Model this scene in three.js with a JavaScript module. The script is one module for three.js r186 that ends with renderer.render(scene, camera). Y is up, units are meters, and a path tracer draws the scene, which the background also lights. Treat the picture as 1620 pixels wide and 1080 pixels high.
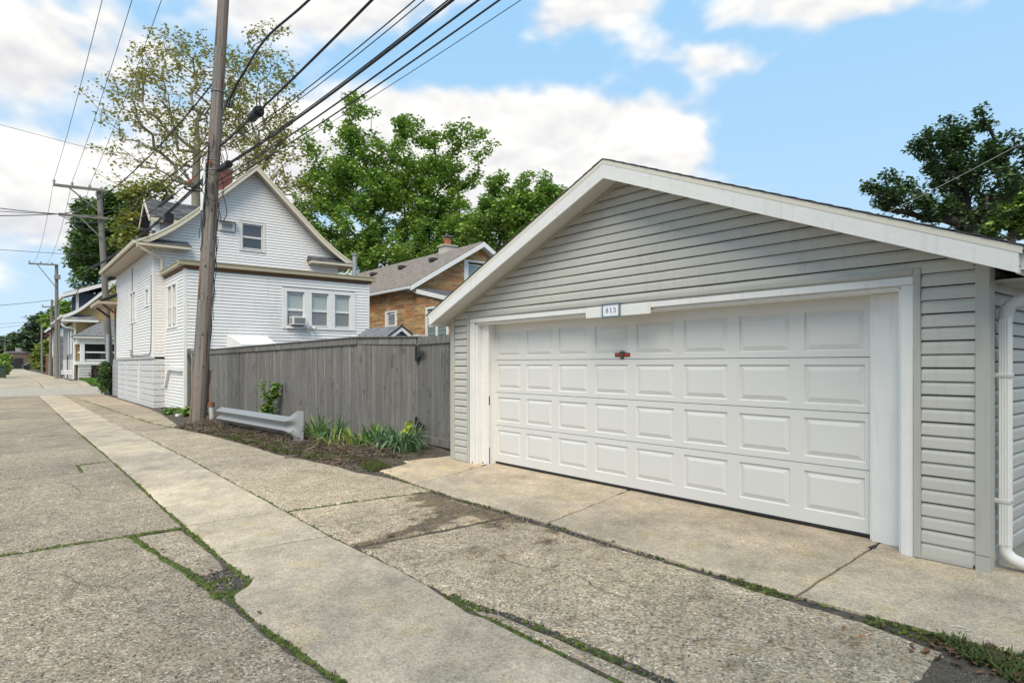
import * as THREE from 'three';
import { RoundedBoxGeometry } from 'three/addons/geometries/RoundedBoxGeometry.js';
import { mergeGeometries, toCreasedNormals } from 'three/addons/utils/BufferGeometryUtils.js';

// ---------------------------------------------------------------- camera, sky, sun, exposure
const scene = new THREE.Scene();
const W = 1620, H = 1080, FOCAL = 1000;
const camera = new THREE.PerspectiveCamera(2 * Math.atan(H / 2 / FOCAL) * 180 / Math.PI, W / H, 0.05, 2000);
camera.position.set(0, 1.5, 0);
camera.rotation.set(0, -Math.atan(807 / FOCAL), 0);
camera.setViewOffset(W, H, 0, -36, W, H);      // shifted lens: verticals stay vertical
scene.add(camera);

const renderer = new THREE.WebGLRenderer({ antialias: true });
renderer.setSize(W, H);
renderer.toneMapping = THREE.LinearToneMapping;
renderer.toneMappingExposure = 1.3;
renderer.shadowMap.enabled = true;

const sun = new THREE.DirectionalLight(new THREE.Color().setRGB(1, 0.9, 0.75), 2.9);
sun.position.set(-31, 46, 26);
sun.castShadow = true; sun.shadow.radius = 60;
sun.shadow.mapSize.set(4096, 4096);
Object.assign(sun.shadow.camera, { left: -60, right: 60, top: 60, bottom: -60, near: 1, far: 200 });
scene.add(sun, sun.target);

// seeded random numbers and value noise
function rng(seed) { let a = seed >>> 0; return () => { a = (a + 0x6D2B79F5) | 0; let t = Math.imul(a ^ (a >>> 15), 1 | a); t = (t + Math.imul(t ^ (t >>> 7), 61 | t)) ^ t; return ((t ^ (t >>> 14)) >>> 0) / 4294967296; }; }
function hash3(x, y, z) { let h = Math.imul(x, 374761393) ^ Math.imul(y, 668265263) ^ Math.imul(z, 2147483647 ^ 0x5bd1e995); h = Math.imul(h ^ (h >>> 13), 1274126177); h ^= h >>> 16; h = Math.imul(h, 0x85ebca6b); return ((h ^ (h >>> 13)) >>> 0) / 4294967296; }
const fade = t => t * t * (3 - 2 * t), mix = (a, b, t) => a + (b - a) * t, clamp = (v, a = 0, b = 1) => v < a ? a : v > b ? b : v;
const sstep = (a, b, v) => fade(clamp((v - a) / (b - a)));
function n3(x, y, z, per = 0) {
  const xi = Math.floor(x), yi = Math.floor(y), zi = Math.floor(z), u = fade(x - xi), v = fade(y - yi), w = fade(z - zi);
  const q = per ? (i => ((i % per) + per) % per) : (i => i), x0 = q(xi), x1 = q(xi + 1), y0 = q(yi), y1 = q(yi + 1);
  const l = z0 => mix(mix(hash3(x0, y0, z0), hash3(x1, y0, z0), u), mix(hash3(x0, y1, z0), hash3(x1, y1, z0), u), v);
  return w === 0 ? l(zi) : mix(l(zi), l(zi + 1), w);
}
function fbm(x, y, z, o = 4, per = 0) { let s = 0, a = 0.5, t = 0; for (let i = 0; i < o; i++) { s += a * n3(x, y, z + i * 17, per); t += a; a *= 0.5; x *= 2; y *= 2; z *= 2; per *= 2; } return s / t; }

// sky: blue air with broken cumulus, as bright as the camera sees it
{
  const w = 2560, h = 1280, data = new Float32Array(w * h * 4);
  // [azimuth from the alley, elevation, half width, half height (degrees), weight] of the large cloud masses
  const masses = [
    [29.3, 19.8, 5, 3.2, 0.6], [34.9, 21.1, 6, 3.4, 0.6], [42.9, 20.3, 7, 3.4, 0.7], [51.9, 19.9, 5, 3.2, 0.7], [24.9, 21.5, 4, 3, 0.4], [38.3, 17.5, 14, 4, 0.6], [49.7, 17.0, 6, 3, 0.5],
    [2.0, 20.0, 6, 3.4, 0.6], [-0.1, 21.8, 4, 2.4, 0.4], [1.7, 12.8, 8, 3.6, 0.7], [7.1, 13.2, 7, 3.6, 0.7], [13.3, 14.9, 8, 4, 0.6], [19.1, 17.1, 5, 4, 0.5], [0.6, 7.9, 8, 2.4, 0.4],
    [16.6, 27.6, 5, 2.2, 0.6], [22.7, 28.3, 6, 2.6, 0.65], [29.3, 28.7, 5, 2.4, 0.6], [42.3, 27.7, 2.6, 1.3, 0.55], [45.7, 28.9, 4, 1.5, 0.6], [49.7, 29.3, 3, 1.2, 0.4], [55.6, 24.7, 4.5, 1.6, 0.42], [59.7, 23.5, 3, 1.6, 0.36], [52.4, 26.6, 3, 1.2, 0.25], [62.2, 27.3, 6, 1.3, 0.6], [69.4, 26.2, 6, 1.2, 0.5], [73.9, 24.1, 2, 1.4, 0.4],
    [56.6, 13.2, 6, 3, 0.25], [9.2, 23.7, 4, 3, 0.25],
    [5.5, 16.8, 6, 2.0, -0.5], [9.7, 25.9, 4, 2, -0.35], [33.8, 26.1, 8, 2.6, -0.6], [24.9, 25.2, 5, 2.2, -0.3], [49.7, 23.7, 7, 1.8, -0.3], [61.7, 20.1, 5, 2.6, -0.5], [71.5, 19.7, 14, 5.5, -0.7], [67.3, 16.0, 9, 4, -0.5], [75.4, 14.3, 9, 5, -0.4], [2.0, 4.8, 6, 2.2, -0.4], [54.0, 28.4, 2.4, 2, -0.45], [57.7, 26.3, 5, 1.2, -0.4], [75.8, 22.4, 5, 2, -0.4], [37.2, 28.6, 4, 2.4, -0.3],
  ];
  for (let j = 0; j < h; j++) {
    const el = ((j + 0.5) / h - 0.5) * Math.PI, se = Math.sin(el), ce = Math.cos(el), eld = el * 180 / Math.PI;
    for (let i = 0; i < w; i++) {
      const az = ((i + 0.5) / w - 0.5) * 2 * Math.PI, dx = ce * Math.cos(az), dz = ce * Math.sin(az), k = (j * w + i) * 4;
      let r, g, b;
      const e = Math.max(se, 0);
      // air: pale at the horizon, deeper blue overhead
      const p = Math.pow(1 - e, 3.2);
      r = mix(0.255, 0.54, p); g = mix(0.49, 0.68, p); b = mix(0.745, 0.79, p);
      if (eld > -4) {
        const wx = (fbm(dx * 5 + 7, se * 9, dz * 5, 3) - 0.5) * 0.09, wy = (fbm(dx * 5, se * 9 + 5, dz * 5 + 3, 3) - 0.5) * 0.06;
        const form = up => fbm((dx + wx) * 7, (se + wy + up) * 13, (dz - wx) * 7, 4), fine = up => fbm((dx + wx) * 26, (se + wy + up) * 42, (dz - wx) * 26, 4);
        const f0 = form(0), g0 = fine(0);
        let d = (f0 - 0.5) * 1.5 + (g0 - 0.5) * 0.8 - 0.03;
        const a = Math.atan2(dx, -dz) * 180 / Math.PI;
        let m = 0;
        for (const [ma, me, ra, re, mw] of masses) { let da = a - ma; if (da > 180) da -= 360; if (da < -180) da += 360; const t = (da * da) / (ra * ra) + ((eld - me) * (eld - me)) / (re * re); if (t < 6) m += mw * Math.exp(-t); }
        d += m;
        const c = sstep(-0.14, 0.52, d) * sstep(-3, 6, eld) * 0.97;
        // lit from above: brighter where the cloud thins upwards, greyer below
        const lit = clamp(0.55 + 1.5 * (f0 - form(0.035)) + 0.9 * (g0 - fine(0.012)) + 0.5 * (g0 - 0.5));
        const cr = mix(0.61, 0.88, lit), cg = mix(0.61, 0.855, lit), cb = mix(0.63, 0.81, lit);
        r = mix(r, cr, c); g = mix(g, cg, c); b = mix(b, cb, c);
      }
      if (eld < -1) { const t = sstep(-1, -6, eld) || 0; r = mix(r, 0.2, clamp((-eld - 1) / 5)); g = mix(g, 0.2, clamp((-eld - 1) / 5)); b = mix(b, 0.18, clamp((-eld - 1) / 5)); }
      data[k] = r; data[k + 1] = g; data[k + 2] = b; data[k + 3] = 1;
    }
  }
  const sky = new THREE.DataTexture(data, w, h, THREE.RGBAFormat, THREE.FloatType);
  sky.mapping = THREE.EquirectangularReflectionMapping; sky.magFilter = THREE.LinearFilter; sky.needsUpdate = true;
  scene.background = sky; scene.environment = sky;
}


// ---------------------------------------------------------------- helpers
const V3 = THREE.Vector3, UP = new V3(0, 1, 0), vec = a => a.isVector3 ? a : new V3(a[0], a[1], a[2]);
const taken = new Map();
function numbered(n) { const k = taken.get(n) || 0; taken.set(n, k + 1); return k ? `${n}_${String(k).padStart(3, '0')}` : n; }
function tag(o, label, category, group) { o.userData.label = label; o.userData.category = category; if (group) o.userData.group = group; return o; }
function shade(o) { o.castShadow = true; o.receiveShadow = true; return o; }
function part(name, geo, mat, parent) { const m = shade(new THREE.Mesh(Array.isArray(geo) ? merge(geo) : geo, mat)); m.name = name; parent.add(m); return m; }
function thing(name, label, category, group, pos = [0, 0, 0], turn = 0) { const g = new THREE.Group(); g.name = numbered(name); g.position.set(...pos); g.rotation.y = turn; scene.add(g); return tag(g, label, category, group); }
function solo(name, geo, mat, label, category, group) { const m = shade(new THREE.Mesh(Array.isArray(geo) ? merge(geo) : geo, mat)); m.name = numbered(name); scene.add(m); return tag(m, label, category, group); }
function structure(name, geo, mat) { const m = shade(new THREE.Mesh(Array.isArray(geo) ? merge(geo) : geo, mat)); m.name = numbered(name); m.userData.kind = 'structure'; scene.add(m); return m; }
function merge(list) {
  const flat = list.map(g => { const n = g.index ? g.toNonIndexed() : g; for (const k of Object.keys(n.attributes)) if (!['position', 'normal', 'uv', 'color'].includes(k)) n.deleteAttribute(k); return n; });
  const col = flat.every(g => g.attributes.color); if (!col) flat.forEach(g => g.deleteAttribute('color'));
  return mergeGeometries(flat);
}
// uv in metres, by the way each face points
function metre(geo) {
  const g = geo.index ? geo.toNonIndexed() : geo; const p = g.attributes.position, uv = new Float32Array(p.count * 2), a = new V3(), b = new V3(), c = new V3(), n = new V3();
  for (let i = 0; i < p.count; i += 3) {
    a.fromBufferAttribute(p, i); b.fromBufferAttribute(p, i + 1); c.fromBufferAttribute(p, i + 2); n.subVectors(b, a).cross(c.clone().sub(a));
    const x = Math.abs(n.x), y = Math.abs(n.y), z = Math.abs(n.z);
    [a, b, c].forEach((q, k) => { const s = y > x && y > z ? [q.x, q.z] : x > z ? [q.z, q.y] : [q.x, q.y]; uv[(i + k) * 2] = s[0]; uv[(i + k) * 2 + 1] = s[1]; });
  }
  g.setAttribute('uv', new THREE.BufferAttribute(uv, 2)); return g;
}
function bx(x0, x1, y0, y1, z0, z1, r = 0) {
  const w = Math.abs(x1 - x0), h = Math.abs(y1 - y0), d = Math.abs(z1 - z0), rr = Math.min(r, w * 0.49, h * 0.49, d * 0.49);
  const g = r ? new RoundedBoxGeometry(w, h, d, 2, rr) : new THREE.BoxGeometry(w, h, d);
  g.translate((x0 + x1) / 2, (y0 + y1) / 2, (z0 + z1) / 2); return metre(g);
}
// a bar of w x h section from p to q (w lies level where it can)
function bar(p, q, w, h, r = 0) {
  const a = vec(p), b = vec(q), d = b.clone().sub(a), L = d.length(); d.normalize();
  let s = new V3().crossVectors(UP, d); if (s.length() < 1e-4) s.set(1, 0, 0); s.normalize(); const t = new V3().crossVectors(d, s);
  const g = metre(r ? new RoundedBoxGeometry(w, h, L, 2, Math.min(r, w * 0.49, h * 0.49)) : new THREE.BoxGeometry(w, h, L));
  g.applyMatrix4(new THREE.Matrix4().makeBasis(s, t, d).setPosition(a.add(b).multiplyScalar(0.5))); return g;
}
function tube(pts, r, seg = 0, sides = 8, closed = false) { const c = new THREE.CatmullRomCurve3(pts.map(p => vec(p).clone()), closed); return new THREE.TubeGeometry(c, seg || Math.max(2, pts.length * 4), r, sides, closed); }
function cone(p, q, r0, r1, sides = 10, cap = false) {
  const a = vec(p), b = vec(q), d = b.clone().sub(a), L = d.length(); const g = new THREE.CylinderGeometry(r1, r0, L, sides, 1, !cap);
  g.translate(0, L / 2, 0); g.applyQuaternion(new THREE.Quaternion().setFromUnitVectors(UP, d.normalize())); g.translate(a.x, a.y, a.z); return g;
}
// faces from corner lists, flat shaded; each entry is a list of 3 or 4 points
function faces(list) {
  const v = []; for (const f of list) for (const k of f.length === 3 ? [0, 1, 2] : [0, 1, 2, 0, 2, 3]) v.push(f[k][0], f[k][1], f[k][2]);
  const g = new THREE.BufferGeometry(); g.setAttribute('position', new THREE.Float32BufferAttribute(v, 3)); g.computeVertexNormals(); return metre(g);
}
// a flat sheet of corner points given thickness along n
function plate(pts, n, t) {
  const N = vec(n).clone().normalize().multiplyScalar(t), q = pts.map(p => vec(p)), o = q.map(p => p.clone().add(N)), A = v => [v.x, v.y, v.z], L = [];
  for (let i = 1; i < q.length - 1; i++) { L.push([A(o[0]), A(o[i]), A(o[i + 1])]); L.push([A(q[0]), A(q[i + 1]), A(q[i])]); }
  for (let i = 0; i < q.length; i++) { const j = (i + 1) % q.length; L.push([A(q[i]), A(q[j]), A(o[j]), A(o[i])]); }
  return faces(L);
}
// a wall's own axes: a runs to the right seen from outside, y up, d out of the wall
function wallAxes(o, ux, uz) { const u = new V3(ux, 0, uz).normalize(), n = new V3().crossVectors(u, UP); return { o: vec(o), u, n, m: new THREE.Matrix4().makeBasis(u, UP, n).setPosition(vec(o)), at(a, y, d = 0) { return this.o.clone().addScaledVector(u, a).addScaledVector(UP, y).addScaledVector(n, d); } }; }
const put = (w, g) => (Array.isArray(g) ? merge(g) : g).applyMatrix4(w.m);
const wbox = (w, a0, a1, y0, y1, d0, d1, r = 0) => put(w, bx(a0, a1, y0, y1, d0, d1, r));
function wshape(w, outline, holes, d0, d1) {
  const s = new THREE.Shape(outline.map(p => new THREE.Vector2(...p)));
  for (const [a0, a1, y0, y1] of holes || []) s.holes.push(new THREE.Path([[a0, y0], [a0, y1], [a1, y1], [a1, y0]].map(p => new THREE.Vector2(...p))));
  const g = new THREE.ExtrudeGeometry(s, { depth: d1 - d0, bevelEnabled: false }); g.translate(0, 0, d0); return put(w, metre(g));
}
// rows of siding: each plank (or piece of one beside an opening) is a mesh under parent
function siding(parent, mats, w, y0, y1, pitch, prof, lim, holes = [], name = 'siding_plank', seed = 1, joints = false) {
  const R = rng(seed);
  for (let y = y0, k = 0; y < y1 - 0.02; y += pitch, k++) {
    const yt = Math.min(y + pitch, y1), [l, r] = lim(y), [l2, r2] = lim(yt); if (r - l < 0.06) continue;
    let runs = [[l, r, l2, r2]];
    for (const [a0, a1, h0, h1] of holes) {
      if (Math.min(yt, h1) - Math.max(y, h0) < 0.4 * pitch) continue;
      runs = runs.flatMap(([p, q, p2, q2]) => q <= a0 || p >= a1 ? [[p, q, p2, q2]] : [...(p < a0 ? [[p, a0, Math.min(p2, a0), a0]] : []), ...(q > a1 ? [[a1, q, a1, Math.max(q2, a1)]] : [])]);
    }
    if (joints) runs = runs.flatMap(([p, q, p2, q2]) => { if (q - p < 2.6) return [[p, q, p2, q2, 0]]; const c = [p, p2], o = [], n = Math.ceil((q - p) / 3.7); let s = p + 0.6 + R() * 2.6; const cuts = []; while (s < q - 0.5) { cuts.push(s); s += 3.66; } let a = p, a2 = p2, k = 0; for (const x of cuts) { o.push([a, x, a2, x, k++]); a = a2 = x; } o.push([a, q, a2, q2, k]); return o; });
    for (const [p, q, p2, q2, lap = 0] of runs) {
      if (q - p < 0.03) continue;
      const L = [], pt = (t, f, d) => { const s = w.at(mix(t ? q : p, t ? q2 : p2, f), mix(y, yt, f) + (joints ? 0.0025 * Math.sin(p * 7 + y * 31) * 0.5 : 0), d + (lap % 2) * 0.0022); return [s.x, s.y, s.z]; };
      for (let i = 0; i < prof.length - 1; i++) { const [f0, d0] = prof[i], [f1, d1] = prof[i + 1]; L.push([pt(0, f0, d0), pt(1, f0, d0), pt(1, f1, d1), pt(0, f1, d1)]); }
      part(name, faces(L), mats[Math.floor(R() * mats.length)], parent);
    }
  }
}
// ---------------------------------------------------------------- textures and materials
const toS = v => Math.round(255 * clamp(v <= 0.0031308 ? v * 12.92 : 1.055 * Math.pow(v, 1 / 2.4) - 0.055));
function colourMap(w, h, fn) { const d = new Uint8Array(w * h * 4); for (let j = 0; j < h; j++) for (let i = 0; i < w; i++) { const c = fn(i / w, j / h), k = (j * w + i) * 4; d[k] = toS(c[0]); d[k + 1] = toS(c[1]); d[k + 2] = toS(c[2]); d[k + 3] = 255; } return finish(new THREE.DataTexture(d, w, h), true); }
function greyMap(w, h, fn) { const d = new Uint8Array(w * h * 4); for (let j = 0; j < h; j++) for (let i = 0; i < w; i++) { const k = (j * w + i) * 4; d[k] = d[k + 1] = d[k + 2] = Math.round(255 * clamp(fn(i / w, j / h))); d[k + 3] = 255; } return finish(new THREE.DataTexture(d, w, h), false); }
function finish(t, srgb) { t.wrapS = t.wrapT = THREE.RepeatWrapping; t.magFilter = THREE.LinearFilter; t.minFilter = THREE.LinearMipmapLinearFilter; t.generateMipmaps = true; if (srgb) t.colorSpace = THREE.SRGBColorSpace; t.needsUpdate = true; return t; }
function tile(t, sx, sy = sx) { const c = t.clone(); c.repeat.set(1 / sx, 1 / sy); c.needsUpdate = true; return c; }
const rgb = c => new THREE.Color().setRGB(...c);
function mat(c, rough = 0.8, o = {}) { return new THREE.MeshStandardMaterial({ color: rgb(c), roughness: rough, side: THREE.DoubleSide, ...o }); }
function canvasTex(w, h, draw) { const c = document.createElement('canvas'); c.width = w; c.height = h; draw(c.getContext('2d'), w, h); const t = new THREE.CanvasTexture(c); t.colorSpace = THREE.SRGBColorSpace; t.magFilter = THREE.LinearFilter; return t; }

const T = {};
{ // worn concrete with its stones showing: cells of chips in a sandy paste
  const N = 1024, cells = 126, R = rng(5), px = [], tone = [];
  for (let i = 0; i < cells * cells; i++) { px.push([R(), R(), 0.25 + 0.75 * R(), R() * 3.1416, 0.45 + 0.55 * R()]); const t = R(); tone.push(t < 0.34 ? [0.47, 0.43, 0.37] : t < 0.48 ? [0.15, 0.13, 0.11] : t < 0.74 ? [0.4, 0.32, 0.23] : t < 0.88 ? [0.62, 0.59, 0.54] : [0.24, 0.21, 0.18]); }
  const col = new Float32Array(N * N * 3), hgt = new Float32Array(N * N);
  for (let j = 0; j < N; j++) for (let i = 0; i < N; i++) {
    const u = i / N * cells, v = j / N * cells, ui = Math.floor(u), vi = Math.floor(v); let best = 9, id = 0;
    for (let b = -1; b <= 1; b++) for (let a = -1; a <= 1; a++) {
      const ci = (ui + a + cells) % cells, cj = (vi + b + cells) % cells, c = px[cj * cells + ci], dx = ui + a + c[0] - u, dy = vi + b + c[1] - v, cs = Math.cos(c[3]), sn = Math.sin(c[3]);
      const p = (dx * cs + dy * sn) * c[4] , q = (-dx * sn + dy * cs), d = Math.hypot(p, q) / c[2]; if (d < best) { best = d; id = cj * cells + ci; }
    }
    const x = i / N, y = j / N, pick = fbm(x * 9, y * 9, 4, 3, 9), grit = hash3(i, j, 3), stone = sstep(0.6, 0.46, best) * sstep(0.22, 0.42, pick + 0.35 * (hash3(id, 7, 1) - 0.5));
    const pit = sstep(0.3, 0.16, fbm(x * 110, y * 110, 8, 2, 110)) ;
    const base = 0.27 + 0.16 * (fbm(x * 40, y * 40, 2, 4, 40) - 0.5) + 0.26 * (grit - 0.5) - 0.16 * pit + 0.24 * (n3(x * 190, y * 190, 5, 190) - 0.5), c = tone[id], k = (j * N + i);
    col[k * 3] = mix(base * 1.08, c[0], stone * 0.8); col[k * 3 + 1] = mix(base * 0.96, c[1], stone * 0.8); col[k * 3 + 2] = mix(base * 0.76, c[2], stone * 0.8);
    hgt[k] = 0.45 + 0.4 * stone * (0.6 + 0.4 * hash3(id, 1, 1)) + 0.1 * (grit - 0.5) - 0.3 * pit + 0.15 * (fbm(x * 16, y * 16, 6, 3, 16) - 0.5);
  }
  const at = (u, v) => (Math.min(N - 1, Math.floor(v * N)) * N + Math.min(N - 1, Math.floor(u * N)));
  T.agg = colourMap(N, N, (u, v) => { const k = at(u, v) * 3; return [col[k], col[k + 1], col[k + 2]]; }); T.aggB = greyMap(N, N, (u, v) => hgt[at(u, v)]);
}
// trowelled concrete: fine sand, pores, soft brown cast
T.con = colourMap(1024, 1024, (u, v) => { const a = fbm(u * 6, v * 6, 1, 5, 6) - 0.5, g = hash3(u * 1024 | 0, v * 1024 | 0, 9) - 0.5, s = sstep(0.62, 0.75, fbm(u * 10, v * 10, 20, 4, 10)), pore = sstep(0.14, 0.06, n3(u * 330, v * 330, 3, 330)), st = 0.13 * g + 0.16 * a - 0.12 * pore, b = 0.455 + st + 0.22 * (n3(u * 420, v * 420, 6, 420) - 0.5) + 0.2 * (n3(u * 230, v * 230, 5, 230) - 0.5) + 0.1 * (fbm(u * 60, v * 60, 15, 2, 60) - 0.5); return [b * (1.14 + 0.04 * s), b * 0.94, b * (0.69 - 0.08 * s)]; });
T.conB = greyMap(512, 512, (u, v) => 0.5 + 0.4 * (hash3(u * 512 | 0, v * 512 | 0, 2) - 0.5) + 0.5 * (fbm(u * 20, v * 20, 5, 4, 20) - 0.5));
// painted grey fence wood: grain along v, worn streaks
T.wood = colourMap(512, 1024, (u, v) => { const g = fbm(u * 60, v * 3, 2, 4, 0), k = fbm(u * 14, v * 1.5, 6, 3), w = sstep(0.6, 0.8, fbm(u * 40, v * 5, 14, 4)), kn = sstep(0.84, 0.9, n3(u * 16, v * 14, 31)), b = 0.162 + 0.12 * (g - 0.5) + 0.06 * (k - 0.5) + 0.05 * w - 0.05 * kn; return [b * 1.04, b * 0.99, b * 0.93]; });
T.woodB = greyMap(512, 1024, (u, v) => 0.3 + 0.5 * fbm(u * 90, v * 4, 2, 4) + 0.2 * fbm(u * 14, v * 2, 7, 3));
// old creosoted pole: grey and brown streaks with checks
T.pole = colourMap(512, 1024, (u, v) => { const g = fbm(u * 40, v * 2.5, 3, 5, 0), br = sstep(0.42, 0.7, fbm(u * 5, v * 1.1, 22, 3)), ck = sstep(0.34, 0.24, fbm(u * 30, v * 1.6, 41, 3)), sp = sstep(0.7, 0.8, fbm(u * 70, v * 40, 2, 2)); const b = 0.19 + 0.16 * (g - 0.5); return [mix(b, b * 1.14, br) - 0.1 * ck - 0.07 * sp, mix(b * 0.95, b * 0.83, br) - 0.1 * ck - 0.07 * sp, mix(b * 0.87, b * 0.64, br) - 0.09 * ck - 0.06 * sp]; });
T.poleB = greyMap(512, 1024, (u, v) => 0.6 * fbm(u * 50, v * 3, 3, 4) + 0.4 - 0.6 * sstep(0.34, 0.24, fbm(u * 30, v * 1.6, 41, 3)));
T.grain = greyMap(512, 512, (u, v) => 0.5 + 0.5 * (fbm(u * 40, v * 4, 2, 4, 0) - 0.5));
T.rough = greyMap(512, 512, (u, v) => fbm(u * 12, v * 12, 2, 6, 12));
T.shing = colourMap(512, 512, (u, v) => { const r = Math.floor(v * 16), t = Math.floor(u * 12 + (r % 3) * 0.37 + hash3(r, 1, 2)), k = hash3(t, r, 5), g = hash3(u * 512 | 0, v * 512 | 0, 4), edge = (v * 16) % 1 < 0.12 ? 0.75 : 1, b = (0.75 + 0.5 * k) * (0.8 + 0.4 * g) * edge; return [b * 0.62, b * 0.62, b * 0.62]; });
T.soil = colourMap(512, 512, (u, v) => { const g = hash3(u * 512 | 0, v * 512 | 0, 6), a = fbm(u * 14, v * 14, 3, 5, 14), l = sstep(0.6, 0.7, fbm(u * 40, v * 40, 12, 2, 40)), b = 0.05 + 0.07 * a + 0.04 * (g - 0.5); return [b * (1 + 0.7 * l), b * (0.86 + 0.4 * l), b * (0.68 + 0.15 * l)]; });
T.grass = colourMap(512, 512, (u, v) => { const g = hash3(u * 512 | 0, v * 512 | 0, 6), a = fbm(u * 10, v * 10, 3, 5, 10), b = 0.6 + 0.5 * g + 0.7 * (a - 0.5); return [0.07 * b, 0.135 * b, 0.026 * b]; });
T.dirtVar = colourMap(512, 512, (u, v) => { const a = fbm(u * 5, v * 5, 3, 5, 5), s = sstep(0.55, 0.8, fbm(u * 34, v * 3, 7, 4)), b = 1 - 0.07 * a - 0.06 * s; return [b, b * 0.995, b * 0.985]; });
const M = {
  agg: new THREE.MeshStandardMaterial({ map: tile(T.agg, 2.1), bumpMap: tile(T.aggB, 2.1), bumpScale: 0.016, roughness: 0.95, vertexColors: true }),
  con: new THREE.MeshStandardMaterial({ map: tile(T.con, 2.6), bumpMap: tile(T.conB, 0.9), bumpScale: 0.003, roughness: 0.93, vertexColors: true }),
  sage: [0.985, 1, 1.02].map(k => mat([0.53 * k, 0.522 * k, 0.48 * k], 0.55, { map: tile(T.dirtVar, 1.7 * k), bumpMap: tile(T.grain, 1.2, 0.3), bumpScale: 0.0006 })),
  sageTrim: mat([0.46, 0.458, 0.42], 0.55, { map: tile(T.dirtVar, 1.3) }),
  white: mat([0.8, 0.8, 0.785], 0.6, { map: tile(T.dirtVar, 1.1), bumpMap: tile(T.rough, 0.5), bumpScale: 0.002 }),
  doorWhite: mat([0.7, 0.695, 0.67], 0.5, { bumpMap: tile(T.rough, 0.12, 0.05), bumpScale: 0.0006 }),
  vinyl: [0.985, 1, 1.012].map(k => mat([0.83 * k, 0.815 * k, 0.8 * k], 0.5, { map: tile(T.dirtVar, 2.9 * k) })),
  cream: mat([0.66, 0.585, 0.44], 0.6), tan: mat([0.42, 0.35, 0.26], 0.7), soffit: mat([0.5, 0.43, 0.35], 0.8),
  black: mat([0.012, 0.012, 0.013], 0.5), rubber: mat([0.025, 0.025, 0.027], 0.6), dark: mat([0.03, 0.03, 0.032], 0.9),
  galv: mat([0.36, 0.37, 0.37], 0.55, { metalness: 0.5, bumpMap: tile(T.rough, 0.4), bumpScale: 0.002 }), steel: mat([0.3, 0.31, 0.32], 0.5, { metalness: 0.6 }),
  rust: mat([0.2, 0.09, 0.045], 0.9), brownwood: mat([0.2, 0.1, 0.05], 0.85),
  pole: mat([1, 1, 1], 0.95, { map: T.pole, bumpMap: T.poleB, bumpScale: 0.012 }),
  poleFar: mat([0.2, 0.185, 0.16], 0.95),
  roofGrey: mat([0.3, 0.3, 0.31], 0.95, { map: tile(T.shing, 2.2) }), roofBrown: mat([0.42, 0.36, 0.31], 0.95, { map: tile(T.shing, 2.2) }), roofDark: mat([0.14, 0.14, 0.15], 0.95, { map: tile(T.shing, 2.2) }),
  block: mat([0.6, 0.6, 0.605], 0.9, { bumpMap: tile(T.rough, 0.35), bumpScale: 0.03 }),
  soil: mat([1, 1, 1], 1, { map: tile(T.soil, 1.1), bumpMap: tile(T.rough, 0.5), bumpScale: 0.03 }),
  grassGround: mat([1, 1, 1], 1, { map: tile(T.grass, 1.9), bumpMap: tile(T.rough, 0.3), bumpScale: 0.03 }),
  glass: new THREE.MeshPhysicalMaterial({ color: 0xffffff, roughness: 0.02, transmission: 1, thickness: 0, ior: 1.5, side: THREE.DoubleSide }),
  blind: mat([0.5, 0.53, 0.5], 0.9), screen: mat([0.2, 0.2, 0.2], 0.9),
};
const woodMats = [0, 1, 2, 3, 4, 5].map(i => { const k = [0.95, 1, 1.04, 0.98, 1.08, 0.91][i], map = tile(T.wood, 1.3, 2.3), b = tile(T.woodB, 1.3, 2.3); map.offset.set(i * 0.17, i * 0.31); b.offset.copy(map.offset); return new THREE.MeshStandardMaterial({ color: rgb([k, k * 0.995, k * 0.985]), map, bumpMap: b, bumpScale: 0.006, roughness: 0.9, side: THREE.DoubleSide }); });


// ---------------------------------------------------------------- ground, alley, street
const rise = z => 0.25 * sstep(-48, -57, z);                 // beyond the cross street the land lies a little higher
{
  const xs = [-900, -300, -100, -40, -15, -5, -0.6, 4, 12, 30, 80, 250, 900], zs = [-1500, -500, -250, -150, -100, -80, -60, -57, -54, -51, -48, -40, -30, -20, -10, 0, 10, 30, 100, 400];
  const L = []; for (let i = 0; i < xs.length - 1; i++) for (let j = 0; j < zs.length - 1; j++) { const p = (x, z) => [x, rise(z) - 0.05, z]; L.push([p(xs[i], zs[j + 1]), p(xs[i + 1], zs[j + 1]), p(xs[i + 1], zs[j]), p(xs[i], zs[j])]); }
  structure('ground', faces(L), M.soil);
}
{ const zs = [4, 0, -4, -8, -12, -20, -30, -37.6], L = []; for (let i = 0; i < zs.length - 1; i++) L.push([[-0.7, -0.016, zs[i]], [4.2, -0.016, zs[i]], [4.2, -0.016, zs[i + 1]], [-0.7, -0.016, zs[i + 1]]]); structure('joint_soil', faces(L), M.soil); }
const alley = new THREE.Group(); alley.name = 'alley_pavement'; alley.userData.kind = 'structure'; scene.add(alley);
const line = pts => { const p = [...pts].sort((a, b) => a[0] - b[0]); return z => { if (z <= p[0][0]) return p[0][1]; for (let i = 1; i < p.length; i++) if (z <= p[i][0]) return mix(p[i - 1][1], p[i][1], (z - p[i - 1][0]) / (p[i][0] - p[i - 1][0])); return p[p.length - 1][1]; }; };
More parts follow.
